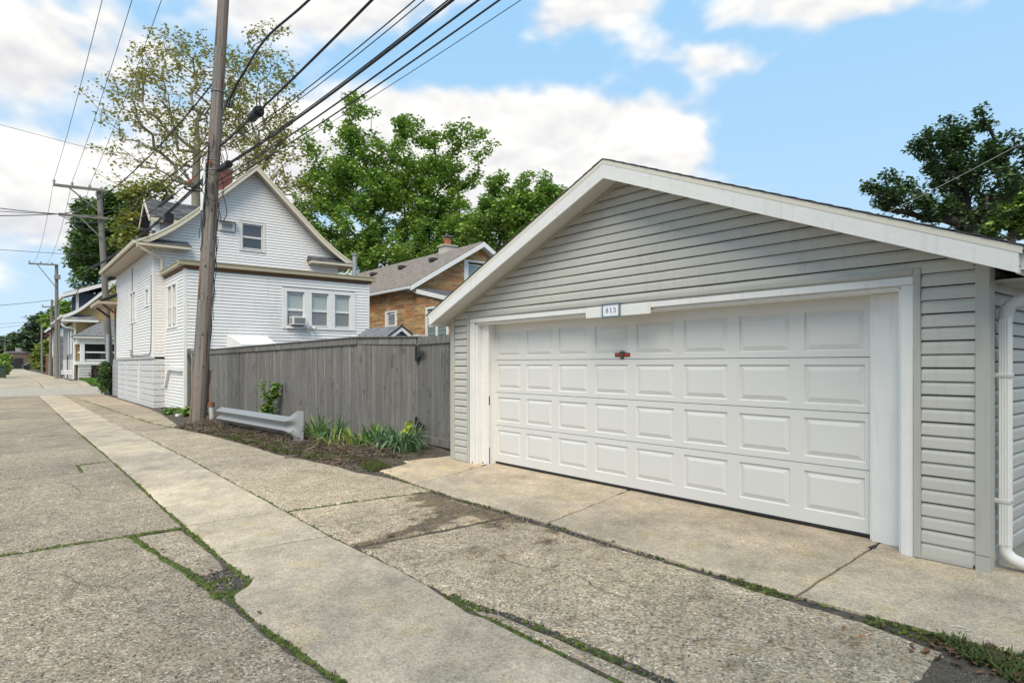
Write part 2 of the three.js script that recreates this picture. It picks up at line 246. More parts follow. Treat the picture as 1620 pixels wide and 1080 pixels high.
// one slab: xl and xr give its edges along z, ends may be slanted ([z at left, z at right]); broken edges, rounded arris, a skirt down into the joint
function slab(parent, name, m, xl, xr, near, far, o = {}) {
  const { gap = 0.008, y = 0, slope = null, rough = 0.006, tone = 1, step = 0, tint = null } = o, R = hash3;
  const zn = s => mix(near[0], near[1], s), zf = s => mix(far[0], far[1], s), len = Math.abs(near[0] - far[0]), st = step || clamp(Math.abs(near[0]) * 0.02, 0.07, 0.6);
  const ts = [0, 0.014 / len, 0.04 / len, 0.09 / len], nt = Math.max(2, Math.ceil(len / st)); for (let i = 1; i < nt; i++) { const t = i / nt; if (t > 0.1 / len && t < 1 - 0.1 / len) ts.push(t); } ts.push(1 - 0.09 / len, 1 - 0.04 / len, 1 - 0.014 / len, 1);
  const zm = (near[0] + far[0]) / 2, wid = Math.max(0.05, xr(zm) - xl(zm)), ns = Math.max(2, Math.ceil(wid / Math.max(st * 0.8, 0.07)));
  const e = Math.min(0.2, 0.014 / wid), ss = [0, e, e * 2.8, e * 6]; for (let i = 1; i < ns; i++) { const s = i / ns; if (s > e * 6.5 && s < 1 - e * 6.5) ss.push(s); } ss.push(1 - e * 6, 1 - e * 2.8, 1 - e, 1);
  ss.sort((a, b) => a - b);
  const nx = ss.length, nz = ts.length, pos = [], col = [], uv = [], idx = [];
  const add = (x, yy, z) => { pos.push(x, yy, z); uv.push(x, -z); const big = fbm(x * 0.7, z * 0.7, 3, 4), mid = fbm(x * 3.1 + 40, z * 3.1, 5, 4), st2 = sstep(0.6, 0.78, fbm(x * 1.5 + 9, z * 1.1, 15, 4)), v = tone * (0.94 + 0.4 * (big - 0.5) + 0.34 * (mid - 0.5) + 0.42 * (fbm(x * 9, z * 9, 21, 3) - 0.5) - 0.1 * st2); const t = tint || [1, 1, 1], sn = o.stain ? o.stain(x, z) : 0; if (sn > 0) { const q = mix(1, 0.2, sn); col.push(v * t[0] * q * 1.04, v * t[1] * q * 0.97, v * t[2] * q * 0.88); return; } col.push(v * t[0] * (1 + 0.05 * (mid - 0.5)), v * t[1], v * t[2] * (1 - 0.1 * (big - 0.5))); };
  const P = (i, j) => {
    const s = ss[i], t = ts[j], z0 = mix(zn(s), zf(s), t), dir = far[0] < near[0] ? 1 : -1;
    const jag = (a, b) => rough * ((fbm(a * 9, b, 2, 3) - 0.5) * 2 + 0.7 * (fbm(a * 32, b, 7, 2) - 0.5) * 2);
    let l = xl(z0) + gap + jag(z0, 1.3 + xl(zm)) , r = xr(z0) - gap + jag(z0, 4.7 + xr(zm));
    let z = z0; const x = mix(l, r, s); if (t < 0.5) z -= dir * (gap + jag(x, 8.1 + near[0])) * (1 - t * 2); else z += dir * (gap + jag(x, 2.2 + far[0])) * (t * 2 - 1);
    const ed = Math.min(s, 1 - s) * wid, et = Math.min(t, 1 - t) * len, q = Math.min(ed, et), wear = 0.4 + 1.2 * fbm(x * 5, z * 5, 12, 2);
    const drop = 0.011 * Math.pow(1 - clamp(q / 0.05), 2.2) * wear;
    const yy = y + rise(z) + (slope ? slope(x, z) : 0) + 0.008 * (fbm(x * 0.9, z * 0.9, 8, 3) - 0.5) + 0.003 * (fbm(x * 7, z * 7, 2, 2) - 0.5) - drop;
    return [x, yy, z];
  };
  for (let j = 0; j < nz; j++) for (let i = 0; i < nx; i++) add(...P(i, j));
  for (let j = 0; j < nz - 1; j++) for (let i = 0; i < nx - 1; i++) { const a = j * nx + i, b = a + 1, c = a + nx, d = c + 1; idx.push(a, b, d, a, d, c); }
  const ring = []; for (let i = 0; i < nx; i++) ring.push([i, 0]); for (let j = 1; j < nz; j++) ring.push([nx - 1, j]); for (let i = nx - 2; i >= 0; i--) ring.push([i, nz - 1]); for (let j = nz - 2; j > 0; j--) ring.push([0, j]);
  const base = pos.length / 3; for (const [i, j] of ring) { const p = P(i, j); add(p[0], p[1], p[2]); add(p[0], p[1] - 0.09, p[2]); }
  for (let k = 0; k < ring.length; k++) { const a = base + k * 2, b = base + ((k + 1) % ring.length) * 2; idx.push(a, a + 1, b + 1, a, b + 1, b); }
  const g = new THREE.BufferGeometry(); g.setAttribute('position', new THREE.Float32BufferAttribute(pos, 3)); g.setAttribute('color', new THREE.Float32BufferAttribute(col, 3)); g.setAttribute('uv', new THREE.Float32BufferAttribute(uv, 2)); g.setIndex(idx);
  if (far[0] > near[0]) { for (let k = 0; k < idx.length; k += 3) { const t = idx[k]; idx[k] = idx[k + 1]; idx[k + 1] = t; } g.setIndex(idx); }
  g.computeVertexNormals(); return part(name, g, m, parent);
}
const K = x => () => x;
// brown silt washed over the slabs by the apron: soft core along these runs, ragged by noise ([x, z, reach])
const SILT = [[3.85, -6.35, 0.16], [3.75, -6.1, 0.2], [3.68, -5.75, 0.2], [3.72, -5.4, 0.2], [3.8, -5.05, 0.16], [3.88, -4.7, 0.12], [3.45, -5.3, 0.15], [3.2, -5.15, 0.13], [2.95, -5.02, 0.12], [2.7, -4.94, 0.1], [2.48, -4.9, 0.09], [2.3, -4.84, 0.09], [3.58, -4.72, 0.1], [3.6, -3.96, 0.07], [3.88, -4.2, 0.06], [3.9, -3.6, 0.05]];
const silt = (x, z) => { let m = 0; for (const [a, b, r] of SILT) { const d = ((x - a) * (x - a) + (z - b) * (z - b)) / (r * r); if (d < 9) m += Math.exp(-d * 0.7); } return clamp(sstep(0.3, 0.62, m + 1.7 * (fbm(x * 13, z * 13, 31, 5) - 0.5)) * (0.75 + 0.5 * (fbm(x * 22, z * 22, 9, 2) - 0.5))); };
// lines of the pavement, as [z, x]
const JL = line([[-60, 1.36], [-29, 1.34], [-20.8, 1.3], [-14.6, 1.31], [-11.6, 1.33], [-6.2, 1.31], [-5.2, 1.32], [-4.72, 1.33], [-4.56, 1.345], [-4.44, 1.26], [-4.36, 1.15], [-4.0, 1.14], [-3.5, 1.18], [-2.87, 1.25], [0, 1.3]]);
const JR = line([[-60, 2.24], [-33, 2.28], [-28, 2.24], [-23, 2.26], [-18.7, 2.2], [-14.6, 2.3], [-11, 2.31], [-8, 2.28], [-5.1, 2.24], [-4.15, 2.27], [-3.71, 2.26], [-3.31, 2.23], [-3.14, 2.2], [-3.0, 2.24], [-2, 2.27], [2, 2.27]]);
const CR = line([[-6.44, 0.87], [-6, 0.92], [-5.46, 0.98], [-5.09, 1.04], [-4.71, 1.07], [-4.39, 1.09], [-4.31, 1.1]]);     // diagonal crack
const KR = line([[-3.34, 2.25], [-3.17, 2.31], [-3.0, 2.365], [-2.63, 2.405], [-2.3, 2.43], [-1.86, 2.47], [1, 2.55]]);     // crack beside the strip
const AE = line([[-8.6, 4.2], [-8.09, 4.13], [-6.8, 4.0], [-5.9, 3.98], [-4.4, 4.02], [-3.4, 3.97], [-2, 4.0], [-0.9, 4.08], [3, 4.1]]);   // apron edge
const SE = line([[-37.5, 3.98], [-24.7, 3.9], [-22, 3.8], [-17.6, 3.42], [-16.4, 3.2], [-14.6, 3.42], [-12.25, 3.56], [-10.64, 3.58], [-9.8, 3.72], [-8.9, 3.84], [-8.2, 3.86], [-7.6, 4.0], [-6.8, 4.0], [-3, 3.95]]); // soil edge
const J3 = line([[-37.4, 2.44], [-34, 2.56], [-30, 2.66], [-27.4, 2.76], [-21.6, 2.86], [-18, 2.98], [-16.4, 3.2]]);
const XL = K(-0.62);
// side nearest the camera, left of the centre strip: old concrete with stones showing
const warm = [1.22, 1.11, 0.96];
const leftTint = [1.2, 1.1, 0.97];  // warm tint multiplied into the left slabs
slab(alley, 'concrete_slab', M.agg, XL, JL, [3, 3], [-1.4, -1.4], { gap: 0.006, tint: leftTint });
slab(alley, 'concrete_slab', M.agg, XL, line([[-6.44, 0.87], [-6, 0.92], [-5.46, 0.98], [-5.09, 1.04], [-4.71, 1.07], [-4.39, 1.09], [-4.2, 1.115], [-4.0, 1.13], [-3.5, 1.165], [-2.87, 1.24], [-1, 1.27]]), [-1.4, -1.4], [-6.4, -6.44], { gap: 0.012, rough: 0.02, y: -0.005, tint: leftTint });
slab(alley, 'broken_corner', M.agg, CR, line([[-6.44, 1.31], [-5.2, 1.32], [-4.95, 1.3], [-4.85, 1.22]]), [-4.86, -4.92], [-6.42, -6.44], { gap: 0.016, rough: 0.014, y: -0.012, tone: 1.08, tint: leftTint });
slab(alley, 'broken_chip', M.con, K(1.13), K(1.2), [-4.46, -4.5], [-4.7, -4.68], { gap: 0.005, rough: 0.012, y: -0.02, step: 0.03, tone: 1.1 });
slab(alley, 'broken_chip', M.con, K(1.205), K(1.275), [-4.47, -4.5], [-4.64, -4.7], { gap: 0.006, rough: 0.012, y: -0.022, step: 0.03, tone: 1.1 });
slab(alley, 'concrete_slab', M.agg, XL, JL, [-6.4, -6.45], [-10.55, -10.6], { gap: 0.012, rough: 0.01, tint: leftTint });
slab(alley, 'concrete_slab', M.agg, XL, K(0.86), [-10.55, -10.55], [-11.42, -11.42], { gap: 0.008, rough: 0.01, tone: 0.98, tint: leftTint });
slab(alley, 'concrete_slab', M.agg, XL, JL, [-11.42, -11.48], [-16.25, -16.64], { gap: 0.004, rough: 0.008, tone: 0.98, tint: leftTint });
slab(alley, 'broken_corner', M.agg, K(0.87), JL, [-10.55, -10.6], [-11.38, -11.48], { gap: 0.012, rough: 0.012, tone: 1.05, tint: leftTint });
slab(alley, 'concrete_slab', M.agg, XL, JL, [-16.25, -16.64], [-22.6, -23.1], { gap: 0.008, tint: leftTint });
slab(alley, 'concrete_slab', M.agg, XL, JL, [-22.6, -23.1], [-30, -30], { gap: 0.008, tint: leftTint });
slab(alley, 'concrete_slab', M.agg, XL, JL, [-30, -30], [-37.6, -37.6], { gap: 0.008, tint: leftTint });
// centre strip: newer, smoother slabs
const strip = [[3, 3], [-1.2, -1.2], [-5.35, -5.32], [-6.49, -6.54], [-10.25, -10.78], [-14.06, -14.11], [-18.6, -18.6], [-23.4, -23.5], [-28, -28], [-32.5, -32.5], [-37.6, -37.6]];
for (let i = 0; i < strip.length - 1; i++) slab(alley, 'concrete_slab', M.con, JL, JR, strip[i], strip[i + 1], { gap: i === 1 ? 0.012 : 0.009, rough: 0.004, tone: [1, 0.99, 0.98, 1.03, 0.97, 1.0, 0.95, 1.02, 0.97, 1][i], y: 0.004 });
// side towards the garage
slab(alley, 'concrete_slab', M.agg, K(2.36), K(3.36), [3, 3], [-1.05, -1.05], { gap: 0.006, rough: 0.01 });
slab(alley, 'broken_strip', M.agg, line([[-3.34, 2.25], [-3.1, 2.24], [-2, 2.27], [1, 2.27]]), KR, [1, 1], [-3.3, -3.3], { gap: 0.014, rough: 0.014, y: -0.012, tone: 1.24, tint: warm });
slab(alley, 'concrete_slab', M.agg, line([[-4.8, 2.26], [-3.34, 2.27], [-3.17, 2.33], [-3.0, 2.385], [-2.63, 2.43], [-2.3, 2.455], [-1.0, 2.52]]), line([[-4.8, 3.93], [-3, 3.94], [-1.5, 3.92], [-1.12, 3.84]]), [-1.08, -1.14], [-4.84, -4.86], { gap: 0.012, rough: 0.02, y: -0.003, tone: 1.32, tint: warm, step: 0.032, stain: silt });
slab(alley, 'concrete_slab', M.agg, JR, line([[-6.5, 3.93], [-5.5, 3.92], [-4.7, 3.94]]), [-4.88, -4.9], [-6.47, -6.42], { gap: 0.008, rough: 0.02, tone: 1.3, tint: warm, step: 0.03, stain: silt });
slab(alley, 'concrete_slab', M.agg, JR, SE, [-6.5, -6.46], [-11.02, -10.6], { gap: 0.01, rough: 0.014, tone: 1.25, tint: warm });
slab(alley, 'concrete_slab', M.agg, JR, SE, [-11.02, -10.6], [-16.3, -16.4], { gap: 0.008, rough: 0.014, tone: 1.2, tint: warm });
slab(alley, 'concrete_slab', M.agg, JR, J3, [-16.35, -16.45], [-22.5, -22.6], { gap: 0.009, rough: 0.01, tone: 1.1, tint: warm });
slab(alley, 'concrete_slab', M.agg, JR, J3, [-22.5, -22.6], [-37.6, -37.6], { gap: 0.009, rough: 0.01, tone: 1.05, tint: warm });
slab(alley, 'concrete_slab', M.con, J3, SE, [-16.6, -17.2], [-24, -24], { gap: 0.012, rough: 0.01, tone: 0.8, tint: [0.96, 0.95, 0.92] });
slab(alley, 'concrete_slab', M.con, J3, SE, [-24, -24], [-37.6, -37.6], { gap: 0.01, rough: 0.01, tone: 0.82, tint: [0.98, 0.96, 0.93] });
// beyond the street
for (const [a, b] of [[-49, -62], [-62, -76], [-76, -95], [-95, -130], [-130, -200]]) { slab(alley, 'concrete_slab', M.con, K(-0.6), K(2.0), [a, a], [b, b], { gap: 0.012, tone: 0.9 }); slab(alley, 'concrete_slab', M.con, K(2.02), K(4.1), [a, a], [b, b], { gap: 0.012, tone: 0.93 }); }
slab(alley, 'concrete_slab', M.con, K(4.1), K(5.2), [-49, -49], [-58, -58], { gap: 0.01, tone: 0.95 });
// garage apron, laid a touch higher
const apron = new THREE.Group(); apron.name = 'driveway_apron'; apron.userData.kind = 'structure'; scene.add(apron);
const up = x => 0.012 + 0.014 * clamp((x - 4.1) / 1.4), AX = K(5.8), apO = { slope: up, gap: 0.006, rough: 0.004, tone: 0.98 };
slab(apron, 'concrete_slab', M.con, AE, AX, [3, 3], [-2.03, -2.17], { ...apO, gap: 0.01 });
slab(apron, 'concrete_slab', M.con, AE, AX, [-2.03, -2.17], [-4.44, -4.93], { ...apO, gap: 0.01, tone: 0.96 });
slab(apron, 'concrete_slab', M.con, AE, AX, [-4.44, -4.93], [-6.93, -7.55], { ...apO, tone: 1.0 });
slab(apron, 'concrete_slab', M.con, AE, line([[-8.7, 4.75], [-8.45, 5.3], [-8.3, 5.6], [-7, 5.6]]), [-6.93, -7.5], [-8.1, -8.75], { ...apO, tone: 1.08, tint: [1.03, 1, 0.93] });
slab(apron, 'concrete_slab', M.con, K(4.75), K(5.75), [-8.1, -8.1], [-8.75, -9.3], { ...apO, tone: 1.06, y: 0.001, tint: [1.03, 1, 0.93] });
slab(apron, 'concrete_slab', M.con, K(5.81), K(12.2), [-7.9, -7.9], [-1.6, -1.6], { y: 0.02, step: 0.5 });      // garage floor
// cross street
{
  const asphalt = new THREE.MeshStandardMaterial({ map: tile(T.agg, 1.5), color: rgb([1.3, 1.3, 1.32]), roughness: 0.95 });
  const L = []; for (let i = 0; i < 8; i++) { const x0 = -80 + i * 20, p = (x, z, y) => [x, y, z]; L.push([p(x0, -37.65, 0.0), p(x0 + 20, -37.65, 0.0), p(x0 + 20, -43, 0.05), p(x0, -43, 0.05)], [p(x0, -43, 0.05), p(x0 + 20, -43, 0.05), p(x0 + 20, -49, 0.0), p(x0, -49, 0.0)]); }
  structure('street', faces(L), asphalt);
  const kerb = structure('street_kerb', bx(5.3, 60, -0.05, 0.16, -49.4, -49.1, 0.02), M.white.clone()); kerb.material = mat([0.42, 0.39, 0.34], 0.9);
}
// planted strip along the fence: a low mound of soil and leaf mould
{
  const nz = 90, nx = 12, pos = [], idx = [];
  for (let j = 0; j <= nz; j++) { const z = mix(-8.25, -21.5, j / nz), l = SE(z) - 0.06 + 0.1 * (fbm(z * 3, 1, 3, 3) - 0.5), r = 6.1; for (let i = 0; i <= nx; i++) { const s = i / nx, x = mix(l, r, Math.pow(s, 1.4)); pos.push(x, -0.012 + 0.1 * sstep(0, 1.1, x - l) * sstep(-8.2, -9.3, z) + 0.05 * (fbm(x * 3.5, z * 3.5, 4, 4) - 0.4) * sstep(0, 0.25, x - l) + 0.006 * fbm(x * 20, z * 20, 4, 2), z); } }
  for (let j = 0; j < nz; j++) for (let i = 0; i < nx; i++) { const a = j * (nx + 1) + i; idx.push(a, a + 1, a + nx + 2, a, a + nx + 2, a + nx + 1); }
  const g = new THREE.BufferGeometry(); g.setAttribute('position', new THREE.Float32BufferAttribute(pos, 3)); g.setIndex(idx); g.computeVertexNormals();
  const uv = []; for (let i = 0; i < pos.length; i += 3) uv.push(pos[i], pos[i + 2]); g.setAttribute('uv', new THREE.Float32BufferAttribute(uv, 2));
  structure('planting_soil', g, M.soil);
}
// dark gritty soil washed over the slabs (an outline of its own)
function patch(name, pts, y, m, seed = 1) {
  const s = new THREE.Shape(), n = pts.length, R = []; for (let i = 0; i < n; i++) { const [x0, z0] = pts[i], [x1, z1] = pts[(i + 1) % n], L = Math.hypot(x1 - x0, z1 - z0), k = Math.max(1, Math.round(L / 0.05)); for (let j = 0; j < k; j++) { const t = j / k, x = mix(x0, x1, t), z = mix(z0, z1, t); R.push(new THREE.Vector2(x + 0.09 * (fbm(x * 11, z * 11, seed, 3) - 0.5), -(z + 0.09 * (fbm(x * 11, z * 11, seed + 20, 3) - 0.5)))); } }
  s.setFromPoints(R); const g = new THREE.ShapeGeometry(s); g.rotateX(-Math.PI / 2); g.translate(0, y, 0); return structure(name, metre(g), m);
}

// hairline cracks, packed with dark dirt: thin ribbons following broken lines in the slabs
{
  const crackM = mat([0.1, 0.088, 0.07], 1), runs = [[[0.1, -5.9], [0.32, -5.55], [0.42, -5.2], [0.62, -4.95], [0.7, -4.6]], [[0.42, -5.2], [0.3, -4.9], [0.34, -4.5]], [[0.05, -8.6], [0.4, -8.3], [0.66, -8.45], [1.02, -8.1], [1.3, -8.15]], [[0.66, -8.45], [0.7, -9.2], [0.58, -9.9]], [[0.0, -13.6], [0.5, -13.3], [0.9, -13.5], [1.3, -13.2]], [[2.3, -8.6], [2.7, -8.35], [3.1, -8.5], [3.7, -8.2]], [[2.9, -4.6], [3.05, -4.2], [3.0, -3.7], [3.2, -3.3], [3.55, -3.1], [3.9, -3.15]], [[3.2, -3.3], [3.1, -2.8], [3.25, -2.3]], [[2.6, -1.9], [2.9, -2.05], [3.15, -1.85]], [[2.4, -5.6], [2.8, -5.75], [3.2, -5.6], [3.5, -5.75]], [[2.35, -13], [2.8, -12.7], [3.3, -12.8]], [[0.2, -3.6], [0.5, -3.35], [0.62, -3.0], [0.95, -2.9], [1.15, -2.95]]];
  runs.forEach((r, n) => { const c = new THREE.CatmullRomCurve3(r.map(([x, z]) => new V3(x, 0, z))), N = r.length * 16, L = []; let prev = null; for (let k = 0; k <= N; k++) { const p = c.getPoint(k / N), t = c.getTangent(k / N), f = k / N, w = 0.0028 * (0.35 + 1.3 * fbm(f * 11, n, 3, 3)) * Math.sin(Math.PI * mix(0.06, 0.97, f)), j = 0.05 * (fbm(p.x * 13, p.z * 13, n, 3) - 0.5), sx = -t.z, sz = t.x, q = [[p.x + sx * (j - w), 0.0068, p.z + sz * (j - w)], [p.x + sx * (j + w), 0.0068, p.z + sz * (j + w)]]; if (prev) L.push([prev[0], prev[1], q[1], q[0]]); prev = q; } part('crack', faces(L), crackM, alley); });
}


// ---------------------------------------------------------------- garage
const garage = thing('garage', 'sage grey sided garage with white panelled overhead door and low gable roof', 'garage');
{
  const zl = -8.2, zr = -1.38, zc = -4.75, xw = 5.45, xb = 12.2, eav = 2.2, sl = 0.405, ridge = 3.72, roofY = z => ridge - sl * Math.abs(z - zc);
  const F = wallAxes([xw, 0, 0], 0, 1), Rt = wallAxes([0, 0, zr], 1, 0), Lf = wallAxes([0, 0, zl], -1, 0);
  const top = z => roofY(z) - 0.1, door = [-7.62, -1.93, -0.01, 2.12];
  // shell
  const front = part('front_wall', wshape(F, [[zl, 0.02], [zr, 0.02], [zr, top(zr)], [zc, top(zc)], [zl, top(zl)]], [[-7.725, -1.865, 0.021, 2.14]], -0.14, 0), M.dark, garage);  // dark wall colour bared between planks paints the shadow line of each lap
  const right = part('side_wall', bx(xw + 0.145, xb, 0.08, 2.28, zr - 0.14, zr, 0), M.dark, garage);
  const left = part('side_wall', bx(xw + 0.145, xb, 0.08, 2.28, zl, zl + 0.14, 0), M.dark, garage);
  part('rear_wall', faces([[[xb, 0, zl], [xb, 0, zr], [xb, 2.3, zr], [xb, 2.3, zl]], [[xb, 2.3, zl], [xb, 2.3, zr], [xb, 3.6, zc]]]), M.sage[1], garage);
  for (const [p, q] of [[zr - 0.12, zr + 0.012], [zl - 0.012, zl + 0.12]]) part('foundation', bx(xw + 0.1, xb, -0.05, 0.09, p, q), mat([0.4, 0.36, 0.29], 0.95), garage);
  // lap siding: butt edge, flat face, cove at the top of each row
  const prof = [[0, 0.001], [0, 0.019], [0.05, 0.021], [0.6, 0.0185], [0.72, 0.016], [0.86, 0.006], [0.925, 0.004], [0.93, 0]];
  const lim = y => { const k = y < 2.06 ? [zl + 0.06, zr - 0.05] : [zc - (ridge - 0.115 - y) / sl, zc + (ridge - 0.115 - y) / sl]; return [Math.max(k[0], zl + 0.06), Math.min(k[1], zr - 0.05)]; };
  siding(front, M.sage, F, 0.055, ridge - 0.13, 0.1015, prof, lim, [[-7.8, -1.78, -1, 2.19]], 'siding_plank', 3, true);
  siding(right, M.sage, Rt, 0.1, 2.2, 0.1015, prof, () => [xw + 0.08, xb], [], 'siding_plank', 5);
  siding(left, M.sage, Lf, 0.1, 2.2, 0.1015, prof, () => [-xb, -xw - 0.08], [], 'siding_plank', 7);
  part('starter_strip', [wbox(F, zl + 0.08, -7.8, 0.03, 0.058, 0, 0.022, 0.004), wbox(F, -1.79, zr - 0.07, 0.03, 0.058, 0, 0.022, 0.004), wbox(Rt, xw + 0.1, xb, 0.075, 0.1, 0, 0.02, 0.004)], M.sageTrim, garage);
  // corner posts, each folded round its corner
  part('corner_post', [wbox(F, zl - 0.035, zl + 0.065, 0.0, top(zl) + 0.03, 0, 0.036, 0.004), bx(xw - 0.034, xw + 0.09, 0.002, top(zl) + 0.03, zl - 0.034, zl - 0.002, 0.004)], M.sageTrim, garage);
  part('corner_post', [wbox(F, zr - 0.055, zr + 0.03, -0.02, top(zr) + 0.03, 0, 0.036, 0.004), bx(xw - 0.034, xw + 0.085, -0.018, top(zr) + 0.03, zr + 0.001, zr + 0.032, 0.004)], M.sageTrim, garage);
  part('corner_joint', wbox(F, zr - 0.056, zr + 0.031, 0.14, 0.143, 0.03, 0.0372), M.dark, garage);
  // channel trim round the opening
  part('channel_trim', wbox(F, -7.8, -7.748, 0.03, 2.235, 0, 0.03, 0.006), M.sageTrim, garage);
  part('channel_trim', wbox(F, -1.832, -1.782, 0.03, 2.235, 0, 0.03, 0.006), M.sageTrim, garage);
  part('channel_trim', [wbox(F, -7.747, -1.833, 2.19, 2.235, 0, 0.03, 0.006), wbox(F, -7.747, -1.833, 2.176, 2.189, 0, 0.012)], M.sageTrim, garage);
  // white frame
  const wh = (n, ...a) => part(n, wbox(F, ...a), M.white, garage);
  wh('door_casing', -7.745, -7.635, 0.02, 2.11, -0.02, 0.012, 0.006); wh('door_casing', -1.925, -1.836, 0.02, 2.11, -0.02, 0.012, 0.006);
  wh('header_casing', -7.745, -1.836, 2.112, 2.174, -0.02, 0.016, 0.006);
  wh('jamb_board', -7.70, -7.60, 0.02, 2.105, -0.1, -0.021, 0.005); wh('jamb_board', -7.70, -7.435, 0.02, 2.085, -0.13, -0.101, 0.005); wh('jamb_board', -7.7, -7.455, 0.02, 2.085, -0.29, -0.131, 0.005);
  wh('jamb_board', -1.95, -1.86, 0.02, 2.105, -0.19, -0.021, 0.005); wh('jamb_board', -2.215, -1.86, 0.024, 2.08, -0.215, -0.191, 0.005); wh('jamb_board', -2.2, -1.9, 0.03, 2.08, -0.3, -0.216, 0.005);
  wh('corner_strip', -1.976, -1.951, 0.02, 0.78, -0.19, -0.155, 0.006); wh('stop_strip', -2.232, -2.2155, 0.03, 2.08, -0.235, -0.2, 0.004);
  wh('head_board', -7.62, -1.93, 2.082, 2.112, -0.3, -0.021, 0.004);
  for (const g of [wbox(F, -7.443, -7.4345, 0.03, 0.28, -0.1303, -0.118), wbox(F, -7.444, -7.4343, 0.9, 1.03, -0.1303, -0.112), wbox(F, -7.58, -7.55, 0.022, 0.05, -0.1012, -0.0995), wbox(F, -7.69, -7.67, 0.022, 0.06, 0.0115, 0.0128)]) part('peeled_paint', g, M.dark, garage);
  wh('header_patch_board', -5.31, -4.35, 2.045, 2.165, 0.016, 0.036, 0.004);
  // overhead door: four sections, each with eight raised panels
  const dz0 = -7.46, dz1 = -2.225, dd = -0.25, ys = [0.062, 0.6, 1.085, 1.56, 2.1], pitch = (dz1 - dz0) / 8, pw = 0.262, ringGeo = hh => {
    const r = (a, b, d) => [[-a, -b, d], [a, -b, d], [a, b, d], [-a, b, d]], R0 = r(pw, hh, 0), R1 = r(pw - 0.009, hh - 0.009, -0.016), R2 = r(pw - 0.014, hh - 0.014, -0.016), R3 = r(pw - 0.06, hh - 0.055, -0.001), L = [];
    for (const [A, B] of [[R0, R1], [R1, R2], [R2, R3]]) for (let k = 0; k < 4; k++) L.push([A[k], A[(k + 1) % 4], B[(k + 1) % 4], B[k]]); L.push(R3);
    return faces(L);
  };
  const pg = ringGeo(0.176);
  for (let s = 0; s < 4; s++) {
    const y0 = ys[s] + 0.004, y1 = ys[s + 1] - 0.002, yc = s === 0 ? ys[0] + 0.295 : s === 3 ? 1.56 + 0.235 : (ys[s] + ys[s + 1]) / 2 - 0.002;
    const holes = []; for (let k = 0; k < 8; k++) { const c = dz0 + pitch * (k + 0.5); holes.push([c - pw, c + pw, yc - 0.176, yc + 0.176]); }
    const sec = part('door_section', wshape(F, [[dz0, y0], [dz1, y0], [dz1, y1 - 0.012], [dz0, y1 - 0.012]], holes, dd - 0.035, dd), M.doorWhite, garage);
    part('top_bead', wbox(F, dz0, dz1, y1 - 0.0125, y1, dd - 0.02, dd - 0.003, 0.003), M.doorWhite, sec);
    for (let k = 0; k < 8; k++) { const c = dz0 + pitch * (k + 0.5), m = part('raised_panel', pg, M.doorWhite, sec); m.applyMatrix4(F.m); m.position.copy(F.at(c, yc, dd)); }
    if (s === 3) {
      const lz = -5.1, rz = -4.87, ye = 1.61, P = (n, g, m) => part(n, put(F, g), m, sec), red = mat([0.42, 0.035, 0.02], 0.5), brz = mat([0.09, 0.065, 0.045], 0.5, { metalness: 0.4 });
      P('emblem_bar', bx(lz, rz, ye - 0.024, ye + 0.024, dd, dd + 0.006, 0.002), mat([0.05, 0.04, 0.035], 0.5)); P('emblem_stripe', [bx(lz + 0.008, -5.02, ye - 0.016, ye + 0.016, dd + 0.005, dd + 0.009), bx(-4.948, rz - 0.008, ye - 0.016, ye + 0.016, dd + 0.005, dd + 0.009)], red);
      const sh = new THREE.Shape([[-0.034, 0.034], [-0.02, 0.03], [-0.01, 0.042], [0.01, 0.042], [0.02, 0.03], [0.034, 0.034], [0.036, -0.01], [0.02, -0.036], [0, -0.046], [-0.02, -0.036], [-0.036, -0.01]].map(p => new THREE.Vector2(...p)));
      const sg = metre(new THREE.ExtrudeGeometry(sh, { depth: 0.012, bevelSize: 0.003, bevelThickness: 0.003, bevelSegments: 1 })); sg.translate((lz + rz) / 2, ye, dd + 0.002); P('emblem_shield', sg, brz);
      const ch = []; for (const [a, b, w, h] of [[-0.018, 0.005, 0.003, 0.014], [-0.01, 0.005, 0.003, 0.014], [-0.014, 0.007, 0.008, 0.003], [0, 0.005, 0.003, 0.014], [0.008, 0.005, 0.003, 0.014], [0.016, 0.003, 0.008, 0.003], [0.004, -0.016, 0.03, 0.002]]) ch.push(bx((lz + rz) / 2 + a - w / 2, (lz + rz) / 2 + a + w / 2, ye + b - h / 2, ye + b + h / 2, dd + 0.016, dd + 0.019));
      P('emblem_lettering', ch, mat([0.25, 0.2, 0.13], 0.5));
    }
  }
  part('bottom_seal', wbox(F, dz0, dz1, 0.036, 0.066, dd - 0.03, dd - 0.006, 0.008), M.rubber, garage);
  // roof: boards and shingles, white rake boards with a metal drip edge, soffits
  const xf = 5.13, zE = 3.63, rf = (z, x, dy = 0) => [x, roofY(z) + dy, z];
  for (const s of [-1, 1]) {
    const ze = zc + s * zE, n = [0, 1, s * sl];
    const deck = part('roof_deck', plate([rf(zc, xf - 0.012, 0.0), rf(ze + s * 0.03, xf - 0.012, 0.0), rf(ze + s * 0.03, xb + 0.25, 0.0), rf(zc, xb + 0.25, 0.0)], n, 0.018), M.white, garage);
    const nrm = new V3(0, 1, s * sl).normalize(), shm = M.roofDark;
    for (let k = 0; k < 26; k++) { const d0 = k * 0.143, d1 = Math.min(d0 + 0.155, 3.71), a = zc + s * d0 , b = zc + s * Math.min(d1, 3.71); if (d0 > 3.66) break; part('shingle_course', plate([rf(a, xf - 0.03, 0.022), rf(b, xf - 0.03, 0.029), rf(b, xb + 0.26, 0.029), rf(a, xb + 0.26, 0.022)], n, 0.007), shm, deck); }
